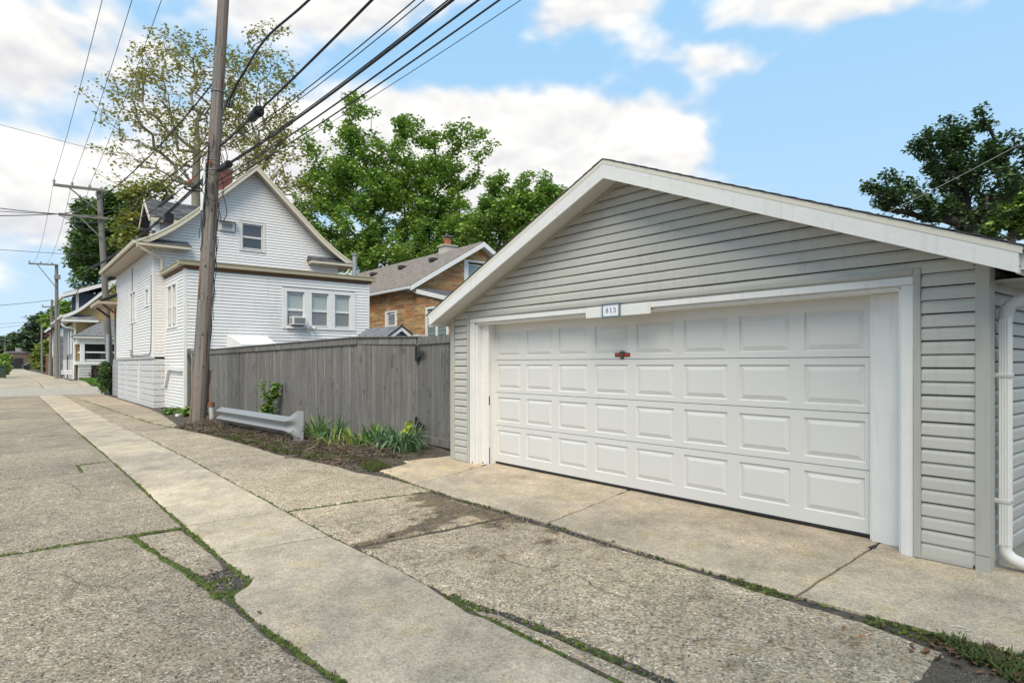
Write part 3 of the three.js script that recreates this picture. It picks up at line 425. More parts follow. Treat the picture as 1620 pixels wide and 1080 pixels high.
    part('drip_edge', plate([rf(zc, xf - 0.022, -0.028), rf(ze + s * 0.02, xf - 0.022, -0.028), rf(ze + s * 0.02, xf - 0.022, 0.018), rf(zc, xf - 0.022, 0.018)], [1, 0, 0], 0.006), mat([0.7, 0.66, 0.55], 0.4), garage);
    part('rake_board', plate([rf(zc, xf, -0.185), rf(ze, xf, -0.16), rf(ze, xf, -0.005), rf(zc, xf, -0.005)], [-1, 0, 0], 0.019), M.white, garage);
    part('soffit_board', plate([rf(zc, xf + 0.002, -0.12), rf(ze, xf + 0.002, -0.12), rf(ze, xw + 0.1, -0.12), rf(zc, xw + 0.1, -0.12)], [0, 1, 0], 0.012), mat([0.6, 0.6, 0.58], 0.8), garage);
    part('rafter_trim', plate([rf(zc, xw - 0.035, -0.165), rf(zc + s * 3.36, xw - 0.035, -0.165), rf(zc + s * 3.36, xw - 0.035, -0.118), rf(zc, xw - 0.035, -0.118)], [1, 0, 0], 0.034), M.sageTrim, garage);
    const yE = roofY(ze); part('eave_fascia', bx(xf + 0.002, xb + 0.2, yE - 0.16, yE - 0.01, ze - s * 0.02, ze, 0.003), M.white, garage);
    part('eave_soffit', bx(xw + 0.1, xb + 0.2, yE - 0.158, yE - 0.145, ze - s * 0.02, (s > 0 ? zr : zl), 0), mat([0.55, 0.54, 0.5], 0.8), garage);
  }
  // gutter and downspout on the side that faces the camera
  {
    const ze = zc + zE, yE = roofY(ze), gm = mat([0.72, 0.72, 0.71], 0.4), x0 = xf + 0.03, x1 = xb + 0.2, P = [[0, 0], [0, -0.11], [0.06, -0.125], [0.1, -0.09], [0.115, -0.02], [0.115, 0]], L = [];
    for (let i = 0; i < P.length - 1; i++) { const [a, b] = P[i], [c, d] = P[i + 1]; L.push([[x0, yE - 0.02 + b, ze + a], [x1, yE - 0.02 + b, ze + a], [x1, yE - 0.02 + d, ze + c], [x0, yE - 0.02 + d, ze + c]]); }
    const gut = part('gutter', faces(L), gm, garage); part('gutter_cap', faces([P.map(([a, b]) => [x0, yE - 0.02 + b, ze + a]).slice(0, 4), [P[0], P[3], P[4], P[5]].map(([a, b]) => [x0 + 0.0005, yE - 0.02 + b, ze + a])]), gm, gut);
    const px = 5.61, pz = zr + 0.075, ds = part('downspout', bx(px - 0.042, px + 0.042, 0.2, 1.83, pz - 0.033, pz + 0.033, 0.012), M.white, garage);
    part('downspout_rib', [-0.024, -0.008, 0.008, 0.024].flatMap(q => [bx(px + q - 0.004, px + q + 0.004, 0.2, 1.82, pz + 0.031, pz + 0.037, 0.003), bx(px - 0.046, px - 0.04, 0.2, 1.82, pz + q - 0.004, pz + q + 0.004, 0.003)]), M.white, ds);
    for (const y of [1.42, 0.52]) part('strap', [bx(px - 0.05, px + 0.05, y - 0.016, y + 0.016, pz - 0.06, pz + 0.041, 0.008), bx(px + 0.045, px + 0.062, y - 0.02, y + 0.01, pz + 0.01, pz + 0.03, 0.005)], mat([0.62, 0.62, 0.6], 0.5), ds);
    const el = [[px, 1.8, pz], [px, 1.87, pz + 0.004], [px + 0.012, 1.925, pz + 0.03], [px + 0.05, 1.96, pz + 0.09], [px + 0.11, 2.0, pz + 0.17], [px + 0.15, 2.05, pz + 0.215], [px + 0.155, 2.12, pz + 0.22]];
    part('elbow', tube(el, 0.043, 40, 12), M.white, ds);
    const cv = new THREE.CatmullRomCurve3(el.map(vec)), rr = []; for (let k = 2; k < 15; k++) { const p = cv.getPoint(k / 26), t = cv.getTangent(k / 26), g = new THREE.TorusGeometry(0.0435, 0.0028, 5, 16); g.applyQuaternion(new THREE.Quaternion().setFromUnitVectors(new V3(0, 0, 1), t)); g.translate(p.x, p.y, p.z); rr.push(g); } part('elbow_crimp', rr, M.white, ds);
    part('kick_out', tube([[px, 0.22, pz], [px, 0.16, pz + 0.003], [px + 0.005, 0.115, pz + 0.035], [px + 0.01, 0.09, pz + 0.1], [px + 0.03, 0.04, pz + 0.34], [px + 0.04, 0.03, pz + 0.42]], 0.041, 30, 12), M.white, ds);
  }
  // weathered foot of the frame: gap of dirt
}
// the house number, a glazed tile in a blue frame
{
  const F = wallAxes([5.45, 0, 0], 0, 1), t = thing('house_number_plaque', 'small blue framed tile plaque reading 813 above garage door', 'plaque');
  const tex = canvasTex(512, 288, (c, w, h) => {
    c.fillStyle = '#eef0f0'; c.fillRect(0, 0, w, h); c.strokeStyle = '#8f9499'; c.lineWidth = 6; c.setLineDash([18, 12]); c.strokeRect(44, 34, w - 88, h - 68); c.setLineDash([]);
    c.fillStyle = '#1b2f86'; c.font = 'bold 180px serif'; c.textAlign = 'center'; c.textBaseline = 'middle'; ['8', '1', '3'].forEach((s, i) => c.fillText(s, 136 + i * 120, h / 2 + 6));
  });
  const fm = mat([0.12, 0.19, 0.26], 0.35), a0 = -5.03, a1 = -4.76, y0 = 2.035, y1 = 2.195;
  part('frame_rail', wbox(F, a0, a1, y1 - 0.016, y1, 0.037, 0.064, 0.005), fm, t); part('frame_rail', wbox(F, a0, a1, y0, y0 + 0.016, 0.037, 0.064, 0.005), fm, t); part('frame_stile', wbox(F, a0, a0 + 0.016, y0 + 0.0165, y1 - 0.0165, 0.037, 0.063, 0.005), fm, t); part('frame_stile', wbox(F, a1 - 0.016, a1, y0 + 0.0165, y1 - 0.0165, 0.037, 0.063, 0.005), fm, t);
  const g = new THREE.PlaneGeometry(a1 - a0 - 0.03, y1 - y0 - 0.03); g.translate((a0 + a1) / 2, (y0 + y1) / 2, 0.054); part('number_tile', put(F, g), new THREE.MeshStandardMaterial({ map: tex, roughness: 0.25 }), t); part('back_plate', wbox(F, a0 + 0.01, a1 - 0.01, y0 + 0.01, y1 - 0.01, 0.0365, 0.05), mat([0.6, 0.6, 0.6], 0.6), t);
}


// ---------------------------------------------------------------- board fence, gate, guard rail
function boards(parent, A, B, y0, y1, o = {}) {
  const { w = 0.135, gap = 0.004, t = 0.018, seed = 2, wob = 0.006, gaps = {}, side = 1 } = o, R = rng(seed), ax = B[0] - A[0], az = B[1] - A[1], L = Math.hypot(ax, az), n = Math.round(L / w), bw = L / n, ang = Math.atan2(-az, ax), g = new RoundedBoxGeometry(bw - gap, 1, t, 1, 0.003);
  for (let i = 0; i < n; i++) {
    const f = (i + 0.5) / n, b0 = y0(f) + 0.015 * (R() - 0.5), b1 = y1(f), m = part('fence_board', g, woodMats[Math.floor(R() * 6)], parent), gg = metre(bx(-(bw - gap - (gaps[i] || 0)) / 2 * (0.985 + 0.015 * R()), (bw - gap - (gaps[i] || 0)) / 2 * (0.985 + 0.015 * R()), b0, b1, -t / 2, t / 2, 0.002)); const uv = gg.attributes.uv; for (let k = 0; k < uv.count; k++) uv.setXY(k, uv.getX(k) + i * 0.37, uv.getY(k) + i * 0.73);
    m.geometry = gg; m.position.set(A[0] + ax * f, 0, A[1] + az * f); m.rotation.y = ang + (R() - 0.5) * 0.03; m.translateZ(side * wob * R());
  }
}
{
  const A = [5.45, -11.6], B = [4.62, -21.45], C = [5.83, -9.94], D = [5.76, -8.5];
  const t1 = thing('board_fence', 'long weathered grey board fence running from utility pole to its corner', 'fence');
  const top1 = f => mix(2.02, 1.9, f);
  boards(t1, A, B, f => mix(0.05, 0.02, f), f => top1(f) - 0.1, { w: 0.128, seed: 11, wob: 0.012, side: 1 });
  const cap = (A, B, ya, yb, h, t, dy, out, m = woodMats[1]) => { const d = new V3(B[0] - A[0], 0, B[1] - A[1]).normalize(), s = new V3().crossVectors(UP, d).multiplyScalar(out), p = [A[0] + s.x, ya + dy, A[1] + s.z], q = [B[0] + s.x, yb + dy, B[1] + s.z]; return bar(p, q, t, h, 0.003); };
  const mid = f => [mix(A[0], B[0], f), mix(A[1], B[1], f)];
  for (let k = 0; k < 4; k++) part('top_rail', cap(mid(k / 4), mid((k + 1) / 4 - 0.0006), top1(k / 4), top1((k + 1) / 4), 0.13, 0.03, -0.065, 0.022), woodMats[k % 3 + 1], t1);
  part('cap_rail', cap(A, B, 2.02, 1.9, 0.022, 0.11, 0.012, 0.005), woodMats[1], t1);
  for (const y of [0.35, 1.55]) part('back_rail', cap(A, B, y, y - 0.08, 0.09, 0.04, 0, -0.045), woodMats[3], t1);
  for (const f of [0.01, 0.26, 0.5, 0.75, 0.99]) { const p = mid(f); part('fence_post', bx(p[0] + 0.08, p[0] + 0.17, -0.1, 1.88, p[1] - 0.045, p[1] + 0.045, 0.004), woodMats[5], t1); }
  const t2 = thing('board_fence', 'short angled grey board fence panel beside the gate with light slits between boards', 'fence');
  boards(t2, A, C, f => 0.04, f => mix(2.0, 1.965, f) - 0.08, { w: 0.142, seed: 5, wob: 0.002, gaps: { 2: 0.012, 3: 0.009, 4: 0.007 } });
  part('top_rail', cap([A[0] + 0.02, A[1] + 0.02], C, 2.02, 1.985, 0.13, 0.03, -0.065, -0.022), woodMats[2], t2); part('cap_rail', cap(A, [C[0], C[1] + 0.02], 2.02, 1.985, 0.022, 0.11, 0.012, -0.005), woodMats[1], t2);
  for (const y of [0.3, 1.6]) part('back_rail', cap(A, C, y, y, 0.09, 0.04, 0, 0.045), woodMats[3], t2);
  part('gate_post', bx(C[0] - 0.02, C[0] + 0.09, -0.1, 1.99, C[1] - 0.045, C[1] + 0.06, 0.006), woodMats[1], t2); part('post_cap', bx(C[0] - 0.06, C[0] + 0.13, 1.99, 2.03, C[1] - 0.085, C[1] + 0.1, 0.01), mat([0.5, 0.5, 0.48], 0.8), t2);
  // gate with two strap hinges
  const g = thing('fence_gate', 'grey board gate with black strap hinges next to garage corner', 'gate');
  const C2 = [C[0] - 0.005, C[1] + 0.075], d = [D[0] - C2[0], D[1] - C2[1]];
  boards(g, C2, D, f => 0.13, f => 1.87, { w: 0.118, seed: 9, wob: 0.002 });
  part('gate_rail', cap(C2, D, 1.985, 1.995, 0.135, 0.028, -0.07, -0.022), woodMats[1], g); part('gate_rail', cap(C2, D, 0.24, 0.24, 0.13, 0.028, -0.065, -0.022), woodMats[2], g); part('gate_stile', bar([C2[0] + 0.03, 0.12, C2[1] + 0.05], [C2[0] + 0.03, 1.9, C2[1] + 0.05], 0.04, 0.09), woodMats[1], g);
  for (const y of [1.69, 0.42]) {
    const ax = wallAxes([C2[0] - 0.03, y, C2[1]], d[0], d[1]), sh = new THREE.Shape([[0.0, 0.13], [0.035, 0.105], [0.06, 0.05], [0.09, 0.035], [0.14, 0.034], [0.17, 0.03], [0.2, 0.022], [0.21, 0], [0.2, -0.022], [0.17, -0.03], [0.14, -0.034], [0.09, -0.035], [0.06, -0.05], [0.035, -0.105], [0, -0.13]].map(p => new THREE.Vector2(...p)));
    const hg = metre(new THREE.ExtrudeGeometry(sh, { depth: 0.004, bevelSize: 0.001, bevelThickness: 0.001, bevelSegments: 1 })); hg.scale(1.45, 1.15, 1); hg.translate(0.01, 0, 0.034); const h = part('strap_hinge', put(ax, hg), M.black, g);
    part('hinge_leaf', put(ax, bx(-0.05, -0.005, -0.13, 0.13, 0.0, 0.038, 0.003)), M.black, h); part('hinge_pin', put(ax, new THREE.CylinderGeometry(0.009, 0.009, 0.27, 8).translate(0, 0, 0.04)), M.black, h);
    part('hinge_bolt', [[0.05, 0.05], [0.05, -0.05], [0.09, 0], [0.16, 0]].map(([a, b]) => put(ax, new THREE.SphereGeometry(0.009, 6, 4).translate(a * 1.45, b, 0.04))), M.steel, h);
  }
  part('latch', bx(D[0] - 0.06, D[0] - 0.03, 1.08, 1.12, D[1] - 0.09, D[1] - 0.02, 0.004), M.black, g);
  // the small fence piece between pole and white house
  const t3 = thing('board_fence', 'narrow grey fence panel with black hinge between utility pole and white house', 'fence');
  boards(t3, [4.6, -21.5], [4.47, -20.3], f => 0.03, f => 1.82, { w: 0.12, seed: 21 });
  part('fence_post', bx(4.47, 4.57, -0.05, 1.97, -21.66, -21.55, 0.004), woodMats[1], t3); part('top_rail', bar([4.58, 1.88, -21.5], [4.44, 1.86, -20.3], 0.03, 0.13), woodMats[2], t3); part('hinge', bx(4.45, 4.47, 1.66, 1.84, -21.5, -21.4, 0.004), M.black, t3);
}
{ // W-beam guard rail with a fanned end
  const t = thing('guard_rail', 'galvanised steel guard rail with flared end standing before grey fence', 'guard rail');
  const a = [3.86, -15.15], b = [4.13, -11.75], d = new V3(b[0] - a[0], 0, b[1] - a[1]).normalize(), n = new V3().crossVectors(d, UP);        // n points to the alley
  const o = n.x < 0 ? n : n.negate();
  const prof = [[0, 0.0], [0.012, 0.022], [0.018, 0.055], [0.032, 0.085], [0.072, 0.112], [0.078, 0.13], [0.062, 0.145], [0.01, 0.165], [0.004, 0.175], [0.01, 0.185], [0.062, 0.205], [0.078, 0.22], [0.072, 0.238], [0.032, 0.265], [0.018, 0.29], [0.012, 0.315], [0, 0.33]];
  const up = [0.01, 0.04].length, N = 24, F = 10, pts = (s, out, yy, y0) => { const q = new V3(a[0], 0, a[1]).addScaledVector(d, s).addScaledVector(o, out); return [q.x, y0 + yy, q.z]; };
  const L = Math.hypot(b[0] - a[0], b[1] - a[1]), y0 = s => mix(0.205, 0.2, s / L), rows = [];
  const wav = y => { const k = (y - 0.165) / 0.165; return 0.05 + 0.052 * Math.cos(k * Math.PI * 2 + Math.PI) ; }, M_ = 20;
  const mk = (s0, s1, ns, flare) => { const Q = []; for (let i = 0; i <= ns; i++) { const s = mix(s0, s1, i / ns), f = flare ? i / ns : 0, r = []; for (let k = 0; k <= M_; k++) { const y = 0.33 * k / M_, c = (y - 0.165); const out = mix(wav(y), 0.03, sstep(0.1, 0.85, f)) + (flare ? -0.0 - 0.1 * f * f : 0) + 0.002 * fbm(s * 4, y * 9, 3, 2); r.push(pts(s, out, 0.165 + c * (1 + 0.75 * sstep(0.05, 0.8, f)), y0(s))); } Q.push(r); } const v = [], idx = [], uv = []; Q.forEach((r, i) => r.forEach((p, k) => { v.push(...p); uv.push(i * 0.15, k * 0.016); })); for (let i = 0; i < ns; i++) for (let k = 0; k < M_; k++) { const p = i * (M_ + 1) + k; idx.push(p, p + 1, p + M_ + 2, p, p + M_ + 2, p + M_ + 1); } const g = new THREE.BufferGeometry(); g.setAttribute('position', new THREE.Float32BufferAttribute(v, 3)); g.setAttribute('uv', new THREE.Float32BufferAttribute(uv, 2)); g.setIndex(idx); g.computeVertexNormals(); return g; };
  part('beam', mk(-0.12, L, N, false), M.galv, t); part('flared_end', mk(L - 0.01, L + 0.5, 14, true), M.galv, t);
  for (const s of [0.18, L + 0.02]) { const q = new V3(a[0], 0, a[1]).addScaledVector(d, s).addScaledVector(o, -0.075); const p = part('rail_post', [bx(q.x - 0.05, q.x - 0.042, -0.1, 0.47, q.z - 0.05, q.z + 0.05), bx(q.x + 0.042, q.x + 0.05, -0.1, 0.47, q.z - 0.05, q.z + 0.05), bx(q.x - 0.045, q.x + 0.045, -0.1, 0.47, q.z - 0.004, q.z + 0.004)], mat([0.22, 0.23, 0.235], 0.55, { metalness: 0.5 }), t); }
  for (const [s, y] of [[0.05, 0.29], [0.2, 0.29], [0.2, 0.165], [0.05, 0.04], [L - 0.3, 0.29], [L - 0.1, 0.29], [L - 0.12, 0.165], [L - 0.3, 0.045], [L - 0.1, 0.045]]) { const q = pts(s, wav(y) + 0.004, y, y0(s)); part('bolt', new THREE.SphereGeometry(0.014, 8, 5).translate(...q), M.steel, t); }
}


// ---------------------------------------------------------------- white house beside the alley
// a window in wall axes: frame (the part) with sashes, panes and a blind as its pieces
function windowIn(parent, w, a0, a1, y0, y1, o = {}) {
  const { trim = 0.09, lights = [[a0 + 0.13, a1 - 0.13]], ly0 = y0 + 0.1, ly1 = y1 - 0.12, blind = M.blind, low = M.screen, tm = M.white, d = 0.04, split = true, name = 'window' } = o;
  const gs = [wbox(w, a0, a1, y1 - trim, y1, 0.0, d, 0.006), wbox(w, a0, a1, y0, y0 + trim * 0.8, 0, d + 0.012, 0.006)]; let x = a0;
  for (const [l, r] of [...lights, [a1, a1]]) { gs.push(wbox(w, x, l, y0 + trim * 0.8 + 0.001, y1 - trim - 0.001, 0, d - 0.003, 0.004)); x = r; }
  const f = part(name, gs, tm, parent);
  for (const [l, r] of lights) {
    const m = split ? mix(ly0, ly1, 0.48) : ly1, b = 0.035, sash = (p, q) => part('sash', [wbox(w, l, r, q - b, q, -0.05, -0.012), wbox(w, l, r, p, p + b, -0.05, -0.012), wbox(w, l, l + b, p + b, q - b, -0.05, -0.012), wbox(w, r - b, r, p + b, q - b, -0.05, -0.012)], tm, f);
    sash(ly0, m); if (split) sash(m + 0.001, ly1);
    part('pane', wbox(w, l + b, r - b, ly0 + b, m - b, -0.035, -0.032), M.glass, f); if (split) part('pane', wbox(w, l + b, r - b, m + b, ly1 - b, -0.03, -0.027), M.glass, f);
    if (blind) part('blind', wbox(w, l + 0.02, r - 0.02, m - 0.05, ly1 - 0.02, -0.075, -0.07), blind, f); if (low) part('inner_screen', wbox(w, l + 0.02, r - 0.02, ly0, m, -0.06, -0.055), low, f);
  }
  return f;
}
const whiteHouse = thing('white_house', 'white sided two storey house with cream flared gable beside the alley', 'house');
{
  const H = whiteHouse, xl = 4.05, xr = 10.76, zc = 7.42, zR = -24.85, zF = -33.6, yr = d => { d = Math.abs(d); if (d < 2.1) return 8.95 - 0.955 * d; const t = d - 2.1; return 6.945 - 0.955 * t + 0.13 * t * t; };
  const S = wallAxes([xl, 0, 0], 0, 1), G = wallAxes([0, 0, zR], 1, 0), E = wallAxes([0, 0, -21.8], 1, 0), ES = wallAxes([4.44, 0, 0], 0, 1);
  const prof = [[0, 0.002], [0, 0.024], [0.08, 0.026], [0.8, 0.013], [0.9, 0.008], [0.905, 0.0]], pitch = 0.104;
  const wm = M.vinyl, back = mat([0.3, 0.3, 0.305], 0.9);  // grey backing left bare between planks stands in for the lap shadows
  // gable wall
  const gp = [[xl + 0.15, 1.75], [xr, 1.75]]; for (let k = 0; k <= 24; k++) { const d = 3.34 - k * 6.68 / 24; gp.push([clamp(zc + d, xl + 0.15, xr), yr(d) - 0.14]); }
  const gw = [6.9, 7.86, 5.76, 6.88];
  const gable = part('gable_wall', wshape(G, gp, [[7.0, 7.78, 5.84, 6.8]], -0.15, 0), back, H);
  const limG = y => { let d = 3.34; while (d > 0 && yr(d) - 0.16 < y) d -= 0.01; return [Math.max(xl + 0.07, zc - d), Math.min(xr - 0.07, zc + d)]; };
  siding(gable, wm, G, 4.62, 8.78, pitch, prof, limG, [gw, [6.12, 6.78, 6.38, 6.84]], 'siding_plank', 3);
  for (let y = 1.76, k = 0; y < 4.6; y += pitch, k++) part('siding_plank', [wbox(G, xl + 0.07, 4.43, y, y + pitch - 0.011, 0.001, 0.018)], wm[k % 3], gable);
  const gwp = windowIn(H, G, ...gw, { lights: [[7.02, 7.76]], ly0: 5.86, ly1: 6.78, blind: mat([0.05, 0.05, 0.055], 0.9), low: mat([0.035, 0.035, 0.04], 0.9), tm: mat([0.7, 0.68, 0.65], 0.7, { map: tile(T.dirtVar, 0.7) }) });
  const sw = part('wall_air_conditioner', [wbox(G, 6.16, 6.74, 6.4, 6.78, 0, 0.05, 0.008), wbox(G, 6.22, 6.68, 6.44, 6.7, 0.05, 0.13, 0.01)], M.white, H); part('grille', wbox(G, 6.26, 6.64, 6.47, 6.67, 0.131, 0.136), mat([0.3, 0.3, 0.31], 0.8), sw); part('hood', plate([[6.14, 6.83, zR + 0.04], [6.76, 6.83, zR + 0.04], [6.76, 6.74, zR + 0.28], [6.14, 6.74, zR + 0.28]], [0, 1, 0.3], 0.01), mat([0.5, 0.47, 0.43], 0.7), sw);
  // side wall on the alley
  const holes = [[-29.7, -28.25, 3.2, 4.32], [-26.15, -25.45, 3.62, 4.18]];
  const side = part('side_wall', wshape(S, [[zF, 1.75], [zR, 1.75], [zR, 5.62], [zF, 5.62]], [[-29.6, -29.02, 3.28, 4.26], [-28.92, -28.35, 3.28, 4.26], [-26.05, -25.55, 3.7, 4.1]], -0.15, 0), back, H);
  siding(side, wm, S, 1.78, 5.5, pitch, prof, () => [zF + 0.06, zR - 0.06], [[-29.8, -28.15, 3.12, 4.42], [-26.25, -25.35, 3.55, 4.26]], 'siding_plank', 5);
  windowIn(H, S, -29.8, -28.15, 3.12, 4.42, { lights: [[-29.6, -29.02], [-28.92, -28.35]], ly0: 3.27, ly1: 4.27 }); windowIn(H, S, -26.25, -25.35, 3.55, 4.26, { lights: [[-26.05, -25.55]], ly0: 3.68, ly1: 4.12, split: false, low: null });
  part('far_wall', bx(xl, xr, 1.75, 5.6, zF - 0.01, zF - 0.16), wm[1], H); part('far_side_wall', bx(xr - 0.15, xr, 1.75, 5.6, zF, zR - 0.16), wm[1], H);
  { const fp = []; for (let k = 0; k <= 16; k++) { const d = 3.3 - k * 6.6 / 16; fp.push([zc + d, yr(d) - 0.14]); } part('far_gable', wshape(wallAxes([0, 0, zF - 0.01], 1, 0), fp, [], -0.15, 0), wm[1], H); }
  for (const [x0, x1, z0, z1] of [[xl - 0.022, xl + 0.065, zR - 0.075, zR + 0.022], [xr - 0.065, xr + 0.022, zR - 0.075, zR + 0.022], [xl - 0.022, xl + 0.06, zF - 0.02, zF + 0.06]]) part('corner_board', bx(x0, x1, 1.72, 5.5, z0, z1, 0.004), M.white, H);
  part('skirt_board', bx(xl - 0.03, xl + 0.05, 1.69, 1.76, zF, zR + 0.03, 0.004), mat([0.5, 0.49, 0.47], 0.7), H);
  // block foundation: split-face blocks, each its own
  const bl = (x0, x1, y0, y1, z0, z1) => part('concrete_block', bx(x0, x1, y0, y1, z0, z1, 0.02), M.block, fnd);
  const fnd = part('foundation', bx(xl + 0.05, xr - 0.1, -0.1, 1.69, zF + 0.1, zR - 0.06), mat([0.62, 0.62, 0.63], 0.9), H);
  const R = rng(4);
  for (let r = 0; r < 8; r++) { const y0 = -0.03 + r * 0.2145, y1 = y0 + 0.2; for (const [a, b, n] of [[-33.4, -31.3, 5], [-31.05, -28.2, 7], [-27.75, -24.86, 7]]) for (let k = 0; k < n; k++) { const L = (b - a) / n, off = r % 2 && k ? 0 : 0, p = 0.012 * R(); bl(xl + 0.015 - p, xl + 0.1, y0, y1, a + k * L + 0.008, a + (k + 1) * L - 0.008); } bl(xl + 0.015, xl + 0.40, y0, y1, zR - 0.055, zR + 0.0); }
  for (const z of [-31.18, -28.05]) part('vertical_trim', bx(xl + 0.03, xl + 0.09, 0.05, 1.68, z - 0.05, z + 0.03), M.white, H); part('vertical_trim', bx(xl + 0.0, xl + 0.06, 0.1, 1.68, -27.86, -27.8), M.white, H);
  part('meter_box', bx(xl - 0.1, xl - 0.012, 1.8, 2.06, -29.1, -28.9, 0.01), mat([0.3, 0.3, 0.31], 0.6), H); part('service_conduit', tube([[xl - 0.04, 2.06, -29.0], [xl - 0.04, 5.3, -29.0]], 0.018, 2, 6), M.steel, H); part('service_wire', tube([[xl - 0.03, 1.82, -28.9], [xl - 0.03, 1.83, -26], [xl - 0.03, 1.9, -25.1], [xl - 0.03, 2.35, -24.95], [xl - 0.03, 4.6, -24.93]], 0.014, 30, 5), M.black, H);
  // roof with flared eaves: sheets along the curve, shingle courses, cream rake boards
  const zA = zR + 0.42, zB = zF - 0.4;
  for (const s of [-1, 1]) {
    const ds = []; for (let k = 0; k <= 14; k++) ds.push(k * 3.92 / 14);
    const L = []; for (let k = 0; k < 14; k++) { const a = ds[k], b = ds[k + 1]; for (const [t, o] of [[0, 0], [1, -0.05]]) L.push([[zc + s * a, yr(a) + o, zA], [zc + s * b, yr(b) + o, zA], [zc + s * b, yr(b) + o, zB], [zc + s * a, yr(a) + o, zB]]); }
    part('roof', faces(L), M.roofDark, H);
    const rk = (o0, o1, z, t) => { const q = []; for (let k = 0; k < 14; k++) { const a = ds[k], b = ds[k + 1]; q.push(plate([[zc + s * a, yr(a) + o0, z], [zc + s * b, yr(b) + o0, z], [zc + s * b, yr(b) + o1, z], [zc + s * a, yr(a) + o1, z]], [0, 0, 1], t)); } return q; };
    part('rake_board', rk(-0.2, 0.0, zA, 0.025), M.cream, H); part('rake_trim', rk(-0.03, 0.03, zA + 0.026, 0.02), mat([0.72, 0.66, 0.53], 0.6), H);
    const sf = []; for (let k = 0; k < 14; k++) { const a = ds[k], b = ds[k + 1]; sf.push([[zc + s * a, yr(a) - 0.15, zA], [zc + s * b, yr(b) - 0.15, zA], [zc + s * b, yr(b) - 0.15, zR], [zc + s * a, yr(a) - 0.15, zR]]); } part('rake_soffit', faces(sf), M.soffit, H);
    // eave: soffit, fascia, gutter
    const xe = zc + s * 3.92, ye = yr(3.92), xw = s < 0 ? xl : xr;
    part('eave_soffit', bx(Math.min(xe, xw), Math.max(xe, xw), ye - 0.13, ye - 0.11, zB, zA), M.soffit, H); part('eave_gutter', [bar([xe + s * 0.05, ye - 0.03, zB - 0.02], [xe + s * 0.05, ye - 0.03, zA + 0.03], 0.1, 0.1, 0.015), bar([xe + s * 0.1, ye + 0.015, zB - 0.02], [xe + s * 0.1, ye + 0.015, zA + 0.03], 0.02, 0.025)], M.cream, H);
    // shingled return at the foot of the gable
    const x0 = xe, x1 = zc + s * (s < 0 ? 2.25 : 2.1), y0 = ye - 0.1, n = [0, 1, 0];
    const ret = part('gable_return', bx(Math.min(x0, x1), Math.max(x0, x1), y0 - 0.02, y0 + 0.08, zR + 0.02, zA + 0.05, 0.006), M.cream, H);
    part('return_shingles', faces([[[x0, y0 + 0.085, zA + 0.07], [x1, y0 + 0.085, zA + 0.07], [x1 - s * -0.0, y0 + 0.3, zR + 0.02], [x0, y0 + 0.3, zR + 0.02]], [[x1 + s * -0.02, y0 + 0.085, zA + 0.07], [x1 - s * 0.05, y0 + 0.085, zR], [x1, y0 + 0.3, zR]]]), M.roofDark, ret);
  }
  const ridgeCap = part('ridge_cap', [bar([zc, yr(0) - 0.01, zA - 0.02], [zc, yr(0) - 0.01, zB], 0.14, 0.03)], M.roofDark, H);
  // downspout from the eave to the flat roof
  part('downspout', tube([[3.56, 5.56, zA - 0.02], [3.6, 5.48, zA - 0.03], [3.75, 5.38, zA - 0.06], [4.18, 5.22, zR + 0.16], [4.3, 5.12, zR + 0.12], [4.31, 4.98, zR + 0.12], [4.31, 4.66, zR + 0.12]], 0.045, 40, 8), M.cream, H);
  part('downspout', tube([[11.2, 5.5, zA - 0.1], [11.0, 5.25, zA], [10.8, 5.12, zA + 0.1], [10.66, 5.1, zA + 0.3]], 0.035, 20, 8), M.cream, H);
  // chimney: courses of brick
  const ch = part('chimney', bx(6.77, 7.2, 8.0, 9.3, -27.2, -26.8), mat([0.42, 0.4, 0.38], 0.95), H), R2 = rng(8), bm = [[0.22, 0.06, 0.04], [0.28, 0.085, 0.055], [0.18, 0.05, 0.035]].map(c => mat(c, 0.9));
  for (let r = 0; r < 15; r++) { const y0 = 8.25 + r * 0.068; for (let k = 0; k < 3; k++) { const o = r % 2 ? 0.07 : 0, a = Math.max(6.762, 6.765 + k * 0.215 - o), b = Math.min(7.208, 6.765 + k * 0.215 - o + 0.205); if (b - a > 0.04) part('brick', bx(a, b, y0, y0 + 0.058, -26.83, -26.788), bm[Math.floor(R2() * 3)], ch); } part('brick', bx(6.762, 6.772, y0, y0 + 0.058, -27.2, -26.84), bm[r % 3], ch); }
  part('chimney_crown', bx(6.74, 7.23, 9.29, 9.36, -27.23, -26.77, 0.01), mat([0.3, 0.27, 0.22], 0.9), ch); part('flashing', bx(6.74, 7.02, 8.2, 8.42, -27.22, -26.78), M.white, ch);
  // dormer on the alley slope, shingle by shingle
  const dz = -28.75, hw = 1.15, ry = 8.05, ey = 7.15, dx0 = 4.42, dx1 = 6.6;
  const dm = part('dormer', [bx(4.72, 6.8, 6.2, 7.2, dz - 0.95, dz + 0.95)], mat([0.45, 0.45, 0.46], 0.7), H);
  part('dormer_gable', faces([[[4.715, 7.18, dz - 0.98], [4.715, 7.18, dz + 0.98], [4.715, 7.95, dz]]]), wm[1], dm);
  part('dormer_window', bx(4.66, 4.73, 6.72, 7.1, dz - 0.4, dz + 0.4, 0.01), M.white, dm); part('dormer_corner', bx(4.69, 4.78, 6.2, 7.12, dz + 0.88, dz + 0.97), M.white, dm);
  const rp = (t, x, s, o = 0) => [x, mix(ry, ey, t) + o, dz + s * hw * t];
  for (const s of [-1, 1]) part('dormer_roof', plate([rp(0, dx0, s), rp(1, dx0, s), rp(1, dx1, s), rp(0, dx1, s)], [0, 1.2, s], 0.03), M.roofDark, dm);
